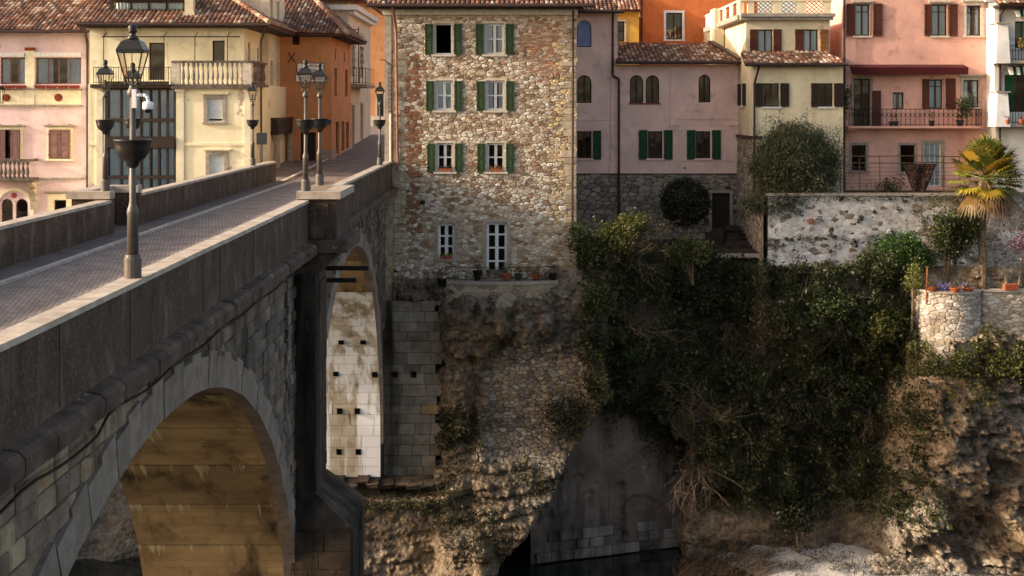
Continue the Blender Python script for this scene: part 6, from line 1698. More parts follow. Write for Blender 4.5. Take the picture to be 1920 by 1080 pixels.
# terraces
mb = MB(); mb.box(2.4, 11.2, 64.2, 70.2, -6, -3.3); tag(mk('lower_terrace_ground', mb, M['soil']), kind='structure')
mb = MB(); mb.box(11.3, 31, 63.15, 68.2, -4.6, -.78); tag(mk('upper_garden_ground', mb, M['soil']), kind='structure')
mb = MB(); mb.box(17.5, 31, 60.9, 63.2, -9, -4.86); tag(mk('lower_garden_ground', mb, M['soil']), kind='structure')
st_ = empty('garden_steps', (10, 66, -3.3), 'mossy stone steps beside the dark doorway', 'steps')
for k in range(6):
    mb = MB(); y0 = 65.4 + k * .7; mb.box(X(1362, y0), 11.1, y0, y0 + .72, -3.3 + .002 * k, -3.3 + .12 * (k + 1)); mk('step', mb, M['pierstone'], st_)
mb = MB(); mb.box(X(1345, 63.9), X(1440, 63.9), 63.75, 64.15, -3.55, Z(476, 63.9)); 
tag(mk('terrace_kerb', mb, M['coping']), 'pale stone edging at the lip of the lower terrace', 'edging')
# tall rubble flank wall under the cream house
fw_ = empty('flank_wall', (11.1, 66, -3.5), 'tall rough stone flank wall below the cream terrace house', 'wall')
mb = MB(westf(11.12)); mb.poly([(66.0, 0, -4.5), (71, 0, -4.5), (71, 0, 1.72), (66.0, 0, 1.72)]); mb.poly([(63.0, -.0, -5), (66.0, 0, -5), (66.0, 0, -.72), (63.0, 0, -.72)]); mb.fn = None; mb.box(11.121, 11.5, 65.9, 66.0, -1, 1.72)
fwm = mk('wall', mb, M['mortar'], fw_)
lay_stones(fwm, westf(11.12), rubble(63.05, 71, -4.4, 1.65, .4, .24, lambda u, z: z < -.8 or u > 66.1, .15, 41), warmcol, .06, 160)
mb = MB(); mb.box(11.0, 11.6, 65.9, 71, 1.722, 1.86); mk('coping', mb, M['pipe'], fw_)
# whitewashed garden wall
gw = empty('garden_wall', (15, 63, -4.5), 'long crumbling whitewashed stone garden wall below the salmon house', 'wall')
gx0, gx1 = X(1440, 63), 30.5
M['washmortar'] = pm('whitewashed_mortar', (226, 224, 224), (190, 184, 178), 2, bump=(.8, 10, .05), spots=((112, 96, 78), 1.4, .54, .62), spots2=((64, 52, 42), 3.5, .58, .63))
M['whitewash'] = pm('whitewashed_stone', (255, 255, 255), (214, 210, 206), 4, attr=True, bump=(.7, 14, .03), spots=((96, 84, 70), 2.0, .60, .70), spots2=((150, 136, 118), 5, .6, .72))
mb = MB(front(63)); mb.poly([(gx0, 0, -6), (gx1, 0, -6), (gx1, 0, Z(367, 63)), (gx0, 0, Z(367, 63))]); gwm = mk('wall', mb, M['washmortar'], gw)
def vnz(u, z): return float(vn(np.array(u * 1.7), np.array(z * 1.9)))
def whitecol(u, z):
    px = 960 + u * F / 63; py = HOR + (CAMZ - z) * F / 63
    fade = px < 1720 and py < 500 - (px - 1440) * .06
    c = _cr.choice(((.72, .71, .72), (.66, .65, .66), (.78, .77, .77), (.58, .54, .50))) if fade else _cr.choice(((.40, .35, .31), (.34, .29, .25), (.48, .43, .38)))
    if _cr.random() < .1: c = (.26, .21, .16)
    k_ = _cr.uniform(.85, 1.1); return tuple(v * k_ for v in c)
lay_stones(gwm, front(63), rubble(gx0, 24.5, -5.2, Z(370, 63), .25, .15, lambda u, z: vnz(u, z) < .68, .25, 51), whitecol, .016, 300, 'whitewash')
mb = MB(); mb.box(gx0 - .1, gx1, 62.85, 63.3, Z(366.9, 63), Z(362, 63)); mk('coping', mb, M['trimg'], gw)
mb = MB(); mb.lathe([(.09, 0), (.13, .0), (.13, .12), (.09, .12)], n=10, cap=False); mb.v = [(X(1521, 62.9) + x, 62.95 - z, Z(415, 62.9) + y) for x, y, z in mb.v]; mk('drain_pipe', mb, M['terracotta'], gw)
# lower garden bastion
lb = empty('garden_bastion_wall', (18.5, 60.5, -8), 'round ended rubble wall of the lower garden with pale coping', 'wall')
ct = (X(1780, 60.9), 61.0); rad = 1.28; pth = []
for k in range(17):
    t = math.pi * (1.0 + k / 16.0 * .92); pth.append((ct[0] + rad * math.cos(t), ct[1] + rad * math.sin(t) * .95))
pth = [(pth[0][0] - .3, 62.6)] + pth + [(X(1845, 60.5), 60.45), (31, 60.4)]
cum = [0]
for p, q in zip(pth[:-1], pth[1:]): cum.append(cum[-1] + math.hypot(q[0] - p[0], q[1] - p[1]))
def lbf(u, w, z):
    u = min(max(u, 0.0), cum[-1] - 1e-4); i = max(k for k in range(len(cum) - 1) if cum[k] <= u); t = (u - cum[i]) / max(1e-6, cum[i + 1] - cum[i])
    p, q = pth[i], pth[i + 1]; dx, dy = q[0] - p[0], q[1] - p[1]; l = math.hypot(dx, dy); tap = (z + 4.6) * .05
    return (p[0] + dx * t - dy / l * w, p[1] + dy * t + dx / l * w + tap, z)
mb = MB(lbf); zt_ = Z(550, 60)
for a, b in zip(cum[:-1], cum[1:]): mb.poly([(a + 1e-4, 0, -9.5), (b - 1e-4, 0, -9.5), (b - 1e-4, 0, zt_), (a + 1e-4, 0, zt_)])
lbm = mk('wall', mb, M['mortar'], lb)
def palecol(u, z):
    c = _cr.choice(((.56, .52, .46), (.48, .43, .37), (.40, .35, .29), (.64, .60, .55))); k_ = _cr.uniform(.85, 1.1); return tuple(v * k_ for v in c)
lay_stones(lbm, lbf, rubble(.05, 10.5, -8.6, zt_ - .02, .25, .14, lambda u, z: True, .3, 61), palecol, .05, 260)
mb = MB(lbf)
for a, b in zip(cum[:-1], cum[1:]):
    if b - a > .02: mb.hexa([(a + 1e-3, -.1, zt_), (b - 1e-3, -.1, zt_), (b - 1e-3, .4, zt_), (a + 1e-3, .4, zt_), (a + 1e-3, -.1, zt_ + .09), (b - 1e-3, -.1, zt_ + .09), (b - 1e-3, .4, zt_ + .09), (a + 1e-3, .4, zt_ + .09)])
mk('coping', mb, M['coping'], lb)
# ================================================================ PLANTS
def leaf_mesh(name, P, size, C, parent=None, asp=.5, up=0.0):
    n = len(P); R = RNG
    a = R.normal(size=(n, 3)); a[:, 2] += up; a /= np.linalg.norm(a, axis=1)[:, None]
    b = R.normal(size=(n, 3)); b -= a * (a * b).sum(1)[:, None]; b /= np.linalg.norm(b, axis=1)[:, None]
    s = (np.asarray(size) * R.uniform(.6, 1.3, n))[:, None]
    V = np.stack([P - a * s * .5, P + b * s * asp * .5, P + a * s * .5, P - b * s * asp * .5], 1).reshape(-1, 3)
    Q = np.arange(4 * n).reshape(n, 4)
    return npmesh(name, V, Q, np.repeat(C, 4, 0), M['leaf'], parent)
def cols(n, base, var=.35, alt=None, pa=.2):
    C = np.tile(np.array(base), (n, 1)) * RNG.uniform(1 - var, 1 + var, (n, 1))
    if alt is not None:
        k = RNG.random(n) < pa; C[k] = np.array(alt) * RNG.uniform(1 - var, 1 + var, (k.sum(), 1))
    return C
def crown_pts(c, r, nclump, per, cs, shell=.55, flat=0.0):
    u = RNG.normal(size=(nclump, 3)); u /= np.linalg.norm(u, axis=1)[:, None]
    rr = shell + (1 - shell) * RNG.random((nclump, 1)) ** .6
    cc = np.array(c) + u * rr * np.array(r)
    P = np.repeat(cc, per, 0) + RNG.normal(size=(nclump * per, 3)) * cs
    return P
def branchy(mb, p, d, l, r, depth, R, droop=.0, spread=.6, n=4):
    p = Vector(p); d = Vector(d).normalized(); pts = [p]; seg = 4
    for k in range(seg):
        d = (d + Vector((R.uniform(-1, 1), R.uniform(-1, 1), R.uniform(-1, 1))) * .22 + Vector((0, 0, -droop))).normalized()
        p = p + d * l / seg; pts.append(p)
    mb.tube(pts, r, n, r * .6)
    if depth > 0:
        for k in range(R.choice((2, 3, 3))):
            q = pts[R.randint(1, seg)]; dd = (d + Vector((R.uniform(-1, 1), R.uniform(-1, 1), R.uniform(-.6, 1))) * spread * 1.4).normalized()
            branchy(mb, q, dd, l * R.uniform(.5, .8), r * .6, depth - 1, R, droop, spread, n)
def shrub(name, label, base, c, r, nclump, per, leaf, colr, alt=None, cat='shrub', shell=.5, cs=.16, asp=.5, trunk_r=.06, pa=.2, group=None, stems=3, up=0):
    e = empty(name, base, label, cat, group); R = random.Random(sum(ord(ch_) * (i_ + 1) for i_, ch_ in enumerate(label)) % 9973)
    mb = MB()
    for k in range(stems):
        t = Vector(c) + Vector((R.uniform(-.5, .5) * r[0], R.uniform(-.5, .5) * r[1], R.uniform(-.2, .4) * r[2])); b = Vector(base)
        m_ = (b + t) / 2 + Vector((R.uniform(-.1, .1), 0, 0)); mb.tube([b, m_, t], trunk_r, 6, trunk_r * .4)
    mk('trunk', mb, M['bark'], e)
    RG = np.random.default_rng(abs(int(base[0] * 1000)) % 9999); PP = []; nl = 9
    for k in range(nl):                                  # uneven lobes instead of one dome
        u = RG.normal(size=3); u /= np.linalg.norm(u); q = np.array(c) + u * np.array(r) * RG.uniform(.35, .75); f_ = RG.uniform(.32, .62)
        PP.append(crown_pts(q, np.array(r) * f_, max(4, int(nclump * .85 / nl)), per, cs, .3))
    u = RG.normal(size=(max(6, nclump // 9), 3)); u /= np.linalg.norm(u, axis=1)[:, None]
    q = np.array(c) + u * np.array(r) * RG.uniform(.85, 1.25, (len(u), 1)); PP.append(np.repeat(q, per // 2, 0) + RG.normal(size=(len(u) * (per // 2), 3)) * cs * .8)
    P = np.concatenate(PP); P = P[P[:, 2] > base[2] - .3]
    leaf_mesh('crown', P, leaf * RNG.choice([.6, .9, 1.2], len(P)), cols(len(P), colr, .45, alt, pa), e, asp, up)
    return e
M['darktwig'] = pm('weathered_bamboo', (92, 80, 70), (64, 55, 48), 6)
DK = (.030, .036, .018); MID = (.055, .068, .022); LT = (.12, .13, .03); OL = (.075, .082, .042)
shrub('olive_bush', 'large rounded grey green bush overhanging the whitewashed garden wall', (X(1490, 64.2), 64.2, -.78), (X(1489, 64.2), 64.0, Z(305, 64.2)), (2.1, 1.7, 1.95), 1100, 46, .16, OL, (.10, .11, .06), 'bush', .35, .17, .22, .1, up=.8)
P = crown_pts((X(1489, 64.2), 64.0, Z(308, 64.2)), (1.85, 1.5, 1.7), 420, 40, .2, .5); leaf_mesh('inner_crown', P, .16, cols(len(P), OL, .45, (.10, .11, .06), .2), bpy.data.objects['olive_bush'], .25, .7)
P = crown_pts((X(1450, 63.6), 63.2, Z(378, 63.5)), (1.5, .5, .6), 160, 40, .14); leaf_mesh('bush_skirt', P, .14, cols(len(P), OL, .4), bpy.data.objects['olive_bush'], .25, .3)
# clipped ball tree
ct_ = empty('clipped_tree', (X(1285, 66), 66, -3.3), 'dark clipped ball shaped tree before the pink house base wall', 'tree')
mb = MB(); mb.tube([(X(1285, 66), 66, -3.3), (X(1284, 66), 66, -2.4), (X(1286, 66), 66, -1.5)], .16, 8, .1); mk('trunk', mb, M['bark'], ct_)
P = crown_pts((X(1285, 66), 66, Z(380, 66)), (1.05, 1.0, 1.03), 520, 36, .1, .72); Pz = P; leaf_mesh('crown', P, .11, cols(len(P), (.034, .036, .019), .35), ct_, .6)
# sunlit shrubs beside the stone house
shrub('sunlit_shrub', 'yellow green sunlit shrub beside the corner of the stone house', (X(1175, 61.8), 61.9, -4.2), (X(1180, 61), 60.6, Z(432, 61)), (1.15, .8, .8), 190, 34, .13, (.085, .095, .022), (.22, .19, .035), 'shrub', .4, .15)
shrub('small_sunlit_shrub', 'small yellow green shrub at the lip of the lower terrace', (X(1300, 62.4), 62.6, -4.6), (X(1290, 61.5), 61.5, Z(470, 61.5)), (.9, .6, .65), 120, 32, .13, (.06, .07, .02), (.15, .14, .03), 'shrub', .4, .14)
shrub('dark_corner_shrub', 'dark evergreen shrub against the stone house corner', (X(1110, 61.6), 61.8, -4.6), (X(1112, 60.9), 60.9, Z(455, 60.9)), (1.2, .8, 1.0), 200, 36, .13, MID, LT, 'shrub', .4, .16, pa=.1)
shrub('green_garden_shrub', 'bright green rounded shrub at the foot of the whitewashed wall', (X(1695, 62.4), 62.2, -4.86), (X(1690, 62.4), 62.0, Z(470, 62.4)), (1.25, .7, .85), 260, 40, .12, (.05, .10, .02), (.09, .16, .03), 'shrub', .5, .13)
shrub('feathery_shrub', 'feathery olive shrub left of the bright green garden shrub', (X(1635, 62.2), 62.2, -5.5), (X(1640, 62.2), 61.9, Z(500, 62.3)), (1.0, .7, .9), 180, 36, .13, (.06, .07, .022), MID, 'shrub', .4, .16, up=.4)
shrub('garden_tree', 'small evergreen tree with forked pale trunk in the lower garden', (X(1768, 61.9), 61.9, -4.86), (X(1785, 61.9), 62.0, Z(430, 62)), (1.15, .9, 1.4), 420, 38, .13, (.05, .06, .02), (.14, .13, .03), 'tree', .4, .16, .5, .075, .12, stems=3)
shrub('sapling', 'sunlit yellow green sapling by the wooden stake', (X(1712, 60.7), 60.9, -6.5), (X(1718, 60.7), 60.8, Z(522, 60.8)), (.5, .45, .75), 60, 30, .12, (.16, .17, .04), (.24, .22, .05), 'sapling', .3, .13, stems=2)
mg = shrub('magnolia_tree', 'slender pink flowering tree at the edge of the lower garden', (X(1908, 61.6), 61.6, -4.86), (X(1912, 61.6), 61.6, Z(450, 61.6)), (.8, .6, .8), 60, 14, .12, (.45, .22, .32), (.06, .07, .02), 'tree', .3, .14, .5, .04, .3, stems=1)
for k, (px, lab) in enumerate(((1600, 'weed tuft growing at the middle foot of the whitewashed wall'), (1505, 'weed tuft growing at the near end of the whitewashed wall'))):
    shrub('wall_plant', lab, (X(px, 62.6), 62.7, -5.2), (X(px, 62.6), 62.5, Z(516 + k * 8, 62.6)), (.9, .5, .4), 70, 32, .12, MID, (.09, .10, .03), 'plant', .4, .14)
# palm
pl = empty('palm_tree', (X(1842, 61.8), 61.8, -4.86), 'fan palm with yellow lit fronds beside the salmon house', 'palm tree')
mb = MB(); pts = [(X(1842, 61.8) + .04 * math.sin(k), 61.8, -4.86 + k * .62) for k in range(9)]; mb.tube(pts, .17, 9, .2); mk('trunk', mb, M['bark'], pl)
hub = Vector((X(1848, 61.8), 61.8, Z(335, 61.8))); R_ = random.Random(12)
def frond(k, n):
    az = 2 * math.pi * R_.random(); el = math.radians(82 - 130 * (k / n) + R_.uniform(-8, 8))
    d = Vector((math.cos(az) * math.cos(el), math.sin(az) * math.cos(el) * .9, math.sin(el))); L_ = R_.uniform(.95, 1.3)
    tip = hub + d * L_ + Vector((0, 0, -.12 * (1 - math.sin(el)))); mb = MB()
    dead = k > n * .8
    c = (.20, .13, .06) if dead else ((.36, .29, .035) if R_.random() < .35 else (.10, .11, .022)); mb.col = tuple(v * R_.uniform(.75, 1.25) for v in c)  # sunlight put into colour: some fronds yellow, other live ones green
    mb.cyl(hub, tip, .018, .012, 4)
    sd = d.cross(Vector((0, 0, 1))); sd = sd.normalized() if sd.length > .1 else Vector((1, 0, 0)); up_ = sd.cross(d).normalized(); nn = 22
    for q in range(nn):
        t = math.radians(-125 + 250 * q / (nn - 1)); v = (d * math.cos(t) + sd * math.sin(t)).normalized(); l = R_.uniform(.7, .95) * (1 - .25 * abs(t) / 2.2)
        w = v.cross(up_).normalized() * .045; m_ = tip + v * l * .6 + up_ * .03; e_ = tip + v * l + Vector((0, 0, -.10 - (.25 if dead else 0))) ; 
        mb.poly([tip, m_ - w, e_, m_ + w])
    mk('frond', mb, M['leaf'], pl)
for k in range(84): frond(k, 84)

# planted mass on the slope --------------------------------------------------
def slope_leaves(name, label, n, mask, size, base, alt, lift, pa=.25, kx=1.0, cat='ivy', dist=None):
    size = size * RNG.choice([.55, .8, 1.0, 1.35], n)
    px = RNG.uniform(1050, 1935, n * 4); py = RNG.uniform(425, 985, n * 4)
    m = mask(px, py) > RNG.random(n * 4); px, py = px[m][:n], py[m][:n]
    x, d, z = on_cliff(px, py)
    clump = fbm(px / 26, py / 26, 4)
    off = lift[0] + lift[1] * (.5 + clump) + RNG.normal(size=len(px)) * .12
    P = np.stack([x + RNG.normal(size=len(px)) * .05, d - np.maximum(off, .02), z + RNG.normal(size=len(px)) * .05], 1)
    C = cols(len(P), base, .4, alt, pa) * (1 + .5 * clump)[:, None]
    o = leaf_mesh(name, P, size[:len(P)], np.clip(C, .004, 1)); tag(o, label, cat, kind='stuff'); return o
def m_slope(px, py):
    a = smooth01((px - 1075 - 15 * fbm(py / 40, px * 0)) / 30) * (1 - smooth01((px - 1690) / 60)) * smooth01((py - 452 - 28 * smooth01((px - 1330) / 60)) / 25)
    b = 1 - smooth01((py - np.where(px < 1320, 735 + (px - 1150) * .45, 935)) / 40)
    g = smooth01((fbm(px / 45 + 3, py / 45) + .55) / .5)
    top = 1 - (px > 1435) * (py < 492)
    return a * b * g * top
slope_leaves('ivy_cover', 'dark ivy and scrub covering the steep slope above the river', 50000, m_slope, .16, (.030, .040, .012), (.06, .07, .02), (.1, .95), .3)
def m_dry(px, py): return smooth01((fbm(px / 60 + 9, py / 90) - .05) / .3) * m_slope(px, py)
slope_leaves('dry_scrub', 'brown dry creepers hanging over the steep slope', 8000, m_dry, .13, (.07, .05, .034), (.10, .066, .04), (.2, .7), .3, cat='creepers')
def m_right(px, py):
    return smooth01((px - 1615) / 40) * smooth01((py - 560 - 60 * (px > 1725)) / 40) * (1 - smooth01((py - 670 - 90 * fbm(px / 60, py * 0 + 2)) / 60)) * smooth01((fbm(px / 30, py / 30) + .35) / .5)
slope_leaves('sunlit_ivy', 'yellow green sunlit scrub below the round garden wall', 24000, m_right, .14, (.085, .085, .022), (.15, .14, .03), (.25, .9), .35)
def m_spur(px, py): return smooth01((px - 1590) / 40) * (1 - smooth01((px - 1690) / 40)) * smooth01((py - 680) / 30) * (1 - smooth01((py - 960) / 40)) * smooth01((fbm(px / 40 + 7, py / 40) + .3) / .5)
slope_leaves('hanging_ivy', 'ivy hanging over the edge of the pale rock', 12000, m_spur, .14, (.035, .043, .014), (.07, .08, .02), (.2, .6), .3)
def m_gap(px, py):
    g = np.zeros_like(px)
    for cx, cy, rx, ry in ((1780, 740, 60, 30), (1870, 760, 45, 24), (1910, 830, 25, 40), (1880, 700, 60, 40), (1850, 960, 12, 45)): g = np.maximum(g, bump2(px, py, cx, cy, rx, ry))
    return g * smooth01((fbm(px / 22 + 7, py / 22) + .3) / .5)
slope_leaves('rock_plants', 'scattered green tufts on the pale rock', 3600, m_gap, .12, (.06, .065, .02), (.11, .11, .03), (.05, .3), .3)
# greenery on the rock under the stone house
def rock_leaves(name, label, blobs, n, base, alt, size=.12):
    px, py = [], []
    for cx, cy, rx, ry, w in blobs:
        k = int(n * w); px.append(RNG.normal(cx, rx * .5, k)); py.append(RNG.normal(cy, ry * .5, k))
    px = np.concatenate(px); py = np.clip(np.concatenate(py), 520, 1075); keep = fbm(px / 18, py / 18) > -.25; px, py = px[keep], py[keep]
    x, d, z = on_cliff(px, py); P = np.stack([x, d - np.abs(RNG.normal(size=len(px))) * .28 - .03, z], 1)
    tag(leaf_mesh(name, P, size, cols(len(P), base, .4, alt, .3)), label, 'ivy', kind='stuff')
rock_leaves('rock_ivy', 'dark ivy clumps on the rock under the stone house', [(855, 800, 60, 55, .25), (1065, 775, 55, 45, .2), (1110, 640, 30, 90, .15), (900, 945, 90, 50, .15), (830, 900, 40, 60, .1), (1000, 870, 70, 30, .08), (960, 1030, 90, 20, .07)], 15000, (.034, .037, .017), (.07, .065, .026))
rock_leaves('rock_moss', 'small dark plants in crevices below the railed terrace', [(895, 570, 8, 14, .3), (925, 555, 14, 16, .25), (1045, 575, 10, 12, .1), (845, 540, 14, 10, .2), (960, 580, 8, 8, .15)], 900, (.034, .036, .018), (.06, .06, .025), .09)
# separate bushes standing out of the ivy slope
for (px, py, r, colr, alt, lab) in (
        (1115, 560, .9, (.045, .06, .018), (.08, .09, .03), 'dark leafy bush against the lower corner of the stone house'),
        (1225, 545, .8, (.09, .075, .035), (.12, .09, .04), 'brownish bush just below the yellow green sunlit shrub'),
        (1175, 660, 1.0, (.035, .055, .016), (.06, .085, .02), 'green bush on the slope above the river wall'),
        (1335, 570, .9, (.04, .045, .02), (.07, .07, .03), 'dark bush on the slope under the lower terrace edging'),
        (1455, 600, 1.0, (.075, .062, .032), (.05, .06, .02), 'brown olive bush below the left end of the whitewashed wall'),
        (1555, 580, 1.0, (.05, .068, .02), (.09, .11, .03), 'fresh green bush below the middle of the whitewashed wall'),
        (1650, 610, 1.0, (.10, .11, .028), (.18, .17, .04), 'yellow green bush beside the round garden wall'),
        (1600, 740, 1.0, (.035, .05, .016), (.06, .08, .02), 'dark green bush left of the pale rock'),
        (1480, 770, 1.1, (.05, .045, .024), (.03, .04, .014), 'low brown bush in the middle of the dark slope'),
        (1395, 700, .9, (.035, .045, .016), (.07, .075, .025), 'bush above the tall pale bare branches')):
    x, d, z = on_cliff(px, py); x, d, z = float(x), float(d), float(z)
    shrub('slope_bush', lab, (x, d + .1, z - r * .5), (x, d - r * .55, z), (r * 1.1, r * .7, r * .8), int(110 * r), 30, .14, colr, alt, 'bush', .3, .15, .5, .035, .3, 'bushes on the ivy slope', up=.2)
# bare shrubs and hanging branches
def bare(name, label, px, py, lift, size, n, seed, dirn=(0, -.4, 1), droop=.02, r=.022, depth=3):
    e = empty(name, (0, 0, 0)); R = random.Random(seed); mb = MB(); x, d, z = on_cliff(px, py); b = Vector((float(x), float(d) - lift * .3, float(z)))
    e.location = b; tag(e, label, 'shrub', 'leafless shrubs on the cliff')
    for k in range(n):
        dd = Vector(dirn) + Vector((R.uniform(-1, 1), R.uniform(-.6, .2), R.uniform(-.3, .5))); branchy(mb, b + Vector((R.uniform(-.2, .2), -.05, 0)), dd, size * R.uniform(.7, 1.2), r * R.uniform(.7, 1.1), depth, R, droop)
    mk('branches', mb, M['twig'], e)
bare('bare_shrub', 'tangled bare shrub arching over the sunlit shrub by the stone house', 1180, 490, 1.5, 1.6, 9, 1, (.3, -1.2, .5))
bare('bare_shrub', 'leafless shrub in the dark of the slope below the sunlit shrub', 1190, 600, 1.8, 1.4, 6, 2, (.3, -1.3, -.2), .05)
bare('bare_shrub', 'tall pale bare branches low in the middle of the dark slope', 1345, 790, 2.0, 1.9, 6, 3, (.1, -.9, .8), .02, .03)
bare('bare_shrub', 'leafless shrub hanging under the lower terrace edging', 1390, 620, 1.6, 1.3, 5, 4, (.1, -1, -.5), .08)
bare('bare_shrub', 'bare shrub hanging over the right end of the river wall', 1305, 880, 1.8, 1.7, 11, 5, (-.2, -1.1, -.2), .1, .026)
bare('bare_shrub', 'bare bush clinging low to the rock under the stone house', 845, 860, .8, 1.1, 10, 6, (.1, -.8, .5), .03, .018)
bare('bare_shrub', 'bare bush at the foot of the rock near the bridge abutment', 815, 960, .8, 1.0, 9, 7, (0, -.8, .4), .03, .018)
bare('bare_shrub', 'thin bare creepers hanging on the rubble infill wall', 885, 690, .5, 1.3, 6, 8, (0, -.15, -1), .1, .014)
bare('bare_shrub', 'bare twigs hanging against the pale rock by the ivy', 1655, 760, 1.0, 1.2, 7, 10, (0, -.6, -.8), .1, .016)
# brushwood along the water
def brush(name, label, px0, px1, d0, n, seed, hgt=.8):
    R = random.Random(seed); mb = MB(); e = empty(name, (X((px0 + px1) / 2, d0), d0, WZ), label, 'brushwood')
    for k in range(n):
        d = d0 + R.uniform(-1.4, 1.2); x = X(R.uniform(px0, px1), d); z = max(beach_z(x, d), WZ - .1)
        v = Vector((R.uniform(-.2, 1.0), R.uniform(-.5, .3), R.uniform(.1, .8))).normalized(); l = R.uniform(.4, 1.2) * hgt
        mb.tube([(x, d, z), Vector((x, d, z)) + v * l * .5, Vector((x, d, z)) + v * l + Vector((.1, 0, -.12))], .011, 3, .005)
    mk('stems', mb, M['twig'], e)
brush('brushwood', 'brown brushwood heaped on the gravel at the water edge', 1265, 1440, 60.3, 900, 3)
brush('brushwood', 'thin dry stems scattered over the gravel near the river wall', 1290, 1400, 62.4, 260, 4, 1.5)
x_ = X(1860, 58.5)
dw = empty('driftwood', (x_, 58.5, WZ), 'long pale driftwood branch lying on the gravel', 'driftwood'); mb = MB(); branchy(mb, (X(1935, 58.5), 58.5, beach_z(25, 58.5) + .25), (-1, .1, -.08), 3.2, .045, 2, random.Random(2), .0, .4, 5); mk('branches', mb, M['twig'], dw)
def beach_leaves():
    n = 5200; px = RNG.uniform(1430, 1935, n * 3); d = RNG.uniform(56.6, 61.8, n * 3); m = fbm(px / 45, d * 1.6) > .12; px, d = px[m][:n], d[m][:n]; x = X(px, d)
    e = smooth01((x - (8.2 + (60.5 - d) * .35)) / 2.5); z = WZ - .35 + e * .6 + .3 * smooth01((d - 60.5) / 2) * e + np.abs(RNG.normal(size=len(x))) * .1 + .06
    tag(leaf_mesh('weeds', np.stack([x, d, z], 1), .15, cols(len(x), (.05, .048, .024), .4, (.09, .065, .04), .45), None, .2, 1.2), 'dark weeds and litter scattered over the river gravel', 'weeds', kind='stuff')
beach_leaves()
shrub('beach_bush', 'dark low bush between the slope and the gravel', (X(1500, 61.2), 61.3, WZ + .4), (X(1500, 61.2), 61.2, Z(960, 61)), (1.3, .6, .85), 150, 36, .13, (.03, .034, .015), (.05, .05, .02), 'bush', .3, .17)
# pots and flowers of the lower garden ------------------------------------------------
zc = zt_ + .095
def pot(px, py, d, r, h, label, flowers=None, prof=None, name='flower_pot', mat='terracotta', zb=None, group=None, plant=0):
    zb = zc if zb is None else zb; e = empty(name, (X(px, d), d, zb), label, 'flower pot', group)
    mb = MB(); mb.lathe(prof or [(r * .6, 0), (r * .95, h * .8), (r, h * .82), (r, h), (r * .85, h), (r * .7, h * .75)], (X(px, d), d, zb), 14); mk('pot', mb, M[mat], e, smooth=False)
    if flowers:
        n = 60; P = np.array([X(px, d), d, zb + h + r * .3 + plant]) + RNG.normal(size=(n, 3)) * np.array([r * .5, r * .5, r * .25 + plant * .4]); leaf_mesh('plant', P, r * .5, cols(n, flowers, .3, (.06, .08, .02), .5), e)
    return e
pot(1748, 545, 60.1, .27, .16, 'shallow terracotta bowl nearest the wooden stake', (.3, .2, .04)); pot(1791, 546, 59.78, .25, .18, 'shallow terracotta bowl at the tip of the round wall', (.2, .12, .08)); pot(1815, 545, 60.0, .26, .14, 'shallow terracotta bowl beside the palm trunk', (.25, .16, .03))
e = empty('planter_trough', (X(1895, 60.4), 60.4, zc), 'ribbed rectangular terracotta trough on the garden coping', 'planter'); mb = MB(); mb.box(X(1883, 60.4), X(1908, 60.4), 60.3, 60.6, zc, zc + .24); mk('body', mb, M['terracotta'], e)
for k in range(9):
    mb = MB(); a = X(1884 + k * 2.7, 60.4); mb.box(a, a + .03, 60.275, 60.3, zc, zc + .235); mk('rib', mb, M['terracotta'], e)
mb = MB(); mb.cyl((X(1737, 60.3), 60.3, zc - .6), (X(1739, 60.3), 60.3, Z(500, 60.3)), .04, .035, 6); tag(mk('wooden_stake', mb, M['tansh']), 'plain wooden stake at the corner of the garden wall', 'stake')
n = 2600; t = RNG.random((n, 2)); P = np.stack([X(1742, 60.6) + t[:, 0] * 1.9, 60.35 + t[:, 1] * .9, zc - .05 + np.abs(RNG.normal(size=n)) * .1], 1)
tag(leaf_mesh('lilac_carpet', P, .08, cols(n, (.42, .33, .62), .25, (.08, .09, .04), .15), None, .8), 'carpet of lilac flowers on the round garden terrace', 'flowers', kind='stuff')
n = 900; P = np.stack([RNG.uniform(X(1805, 61.6), X(1925, 61.6), n), RNG.uniform(61.0, 62.6, n), -4.8 + np.abs(RNG.normal(size=n)) * .12], 1)
tag(leaf_mesh('garden_groundcover', P, .12, cols(n, (.10, .09, .02), .4, (.05, .06, .02), .4)), 'yellowish ground cover in the lower garden bed', 'plants', kind='stuff')
# pots on the stone house terrace
zt2 = Z(523, TD)
pot(828, 520, TD - .35, .2, .3, 'dark shrub in a pot at the near end of the railed terrace', (.04, .05, .02), zb=zt2 - .25, plant=.25, mat='iron', group=None)
pot(895, 520, TD - .55, .2, .42, 'dark tall pot with green shrub left of the white door', (.05, .07, .02), zb=zt2 + .004, plant=.15, mat='iron')
pot(949, 520, TD - .6, .2, .3, 'terracotta pot with green shrub right of the white door', (.06, .08, .02), zb=zt2 + .004, plant=.2)
pot(972, 520, TD - .55, .18, .28, 'blue grey glazed pot beside the terracotta pot', (.05, .06, .03), zb=zt2 + .004, mat='signdark', plant=.12)
pot(1005, 520, TD - .55, .2, .25, 'small terracotta pot in the middle of the railing', (.06, .06, .03), zb=zt2 + .004, plant=.1); pot(1036, 520, TD - .42, .18, .3, 'dark leafy pot plant at the far end of the railed terrace', (.045, .055, .02), zb=zt2 + .004, plant=.25, mat='iron')
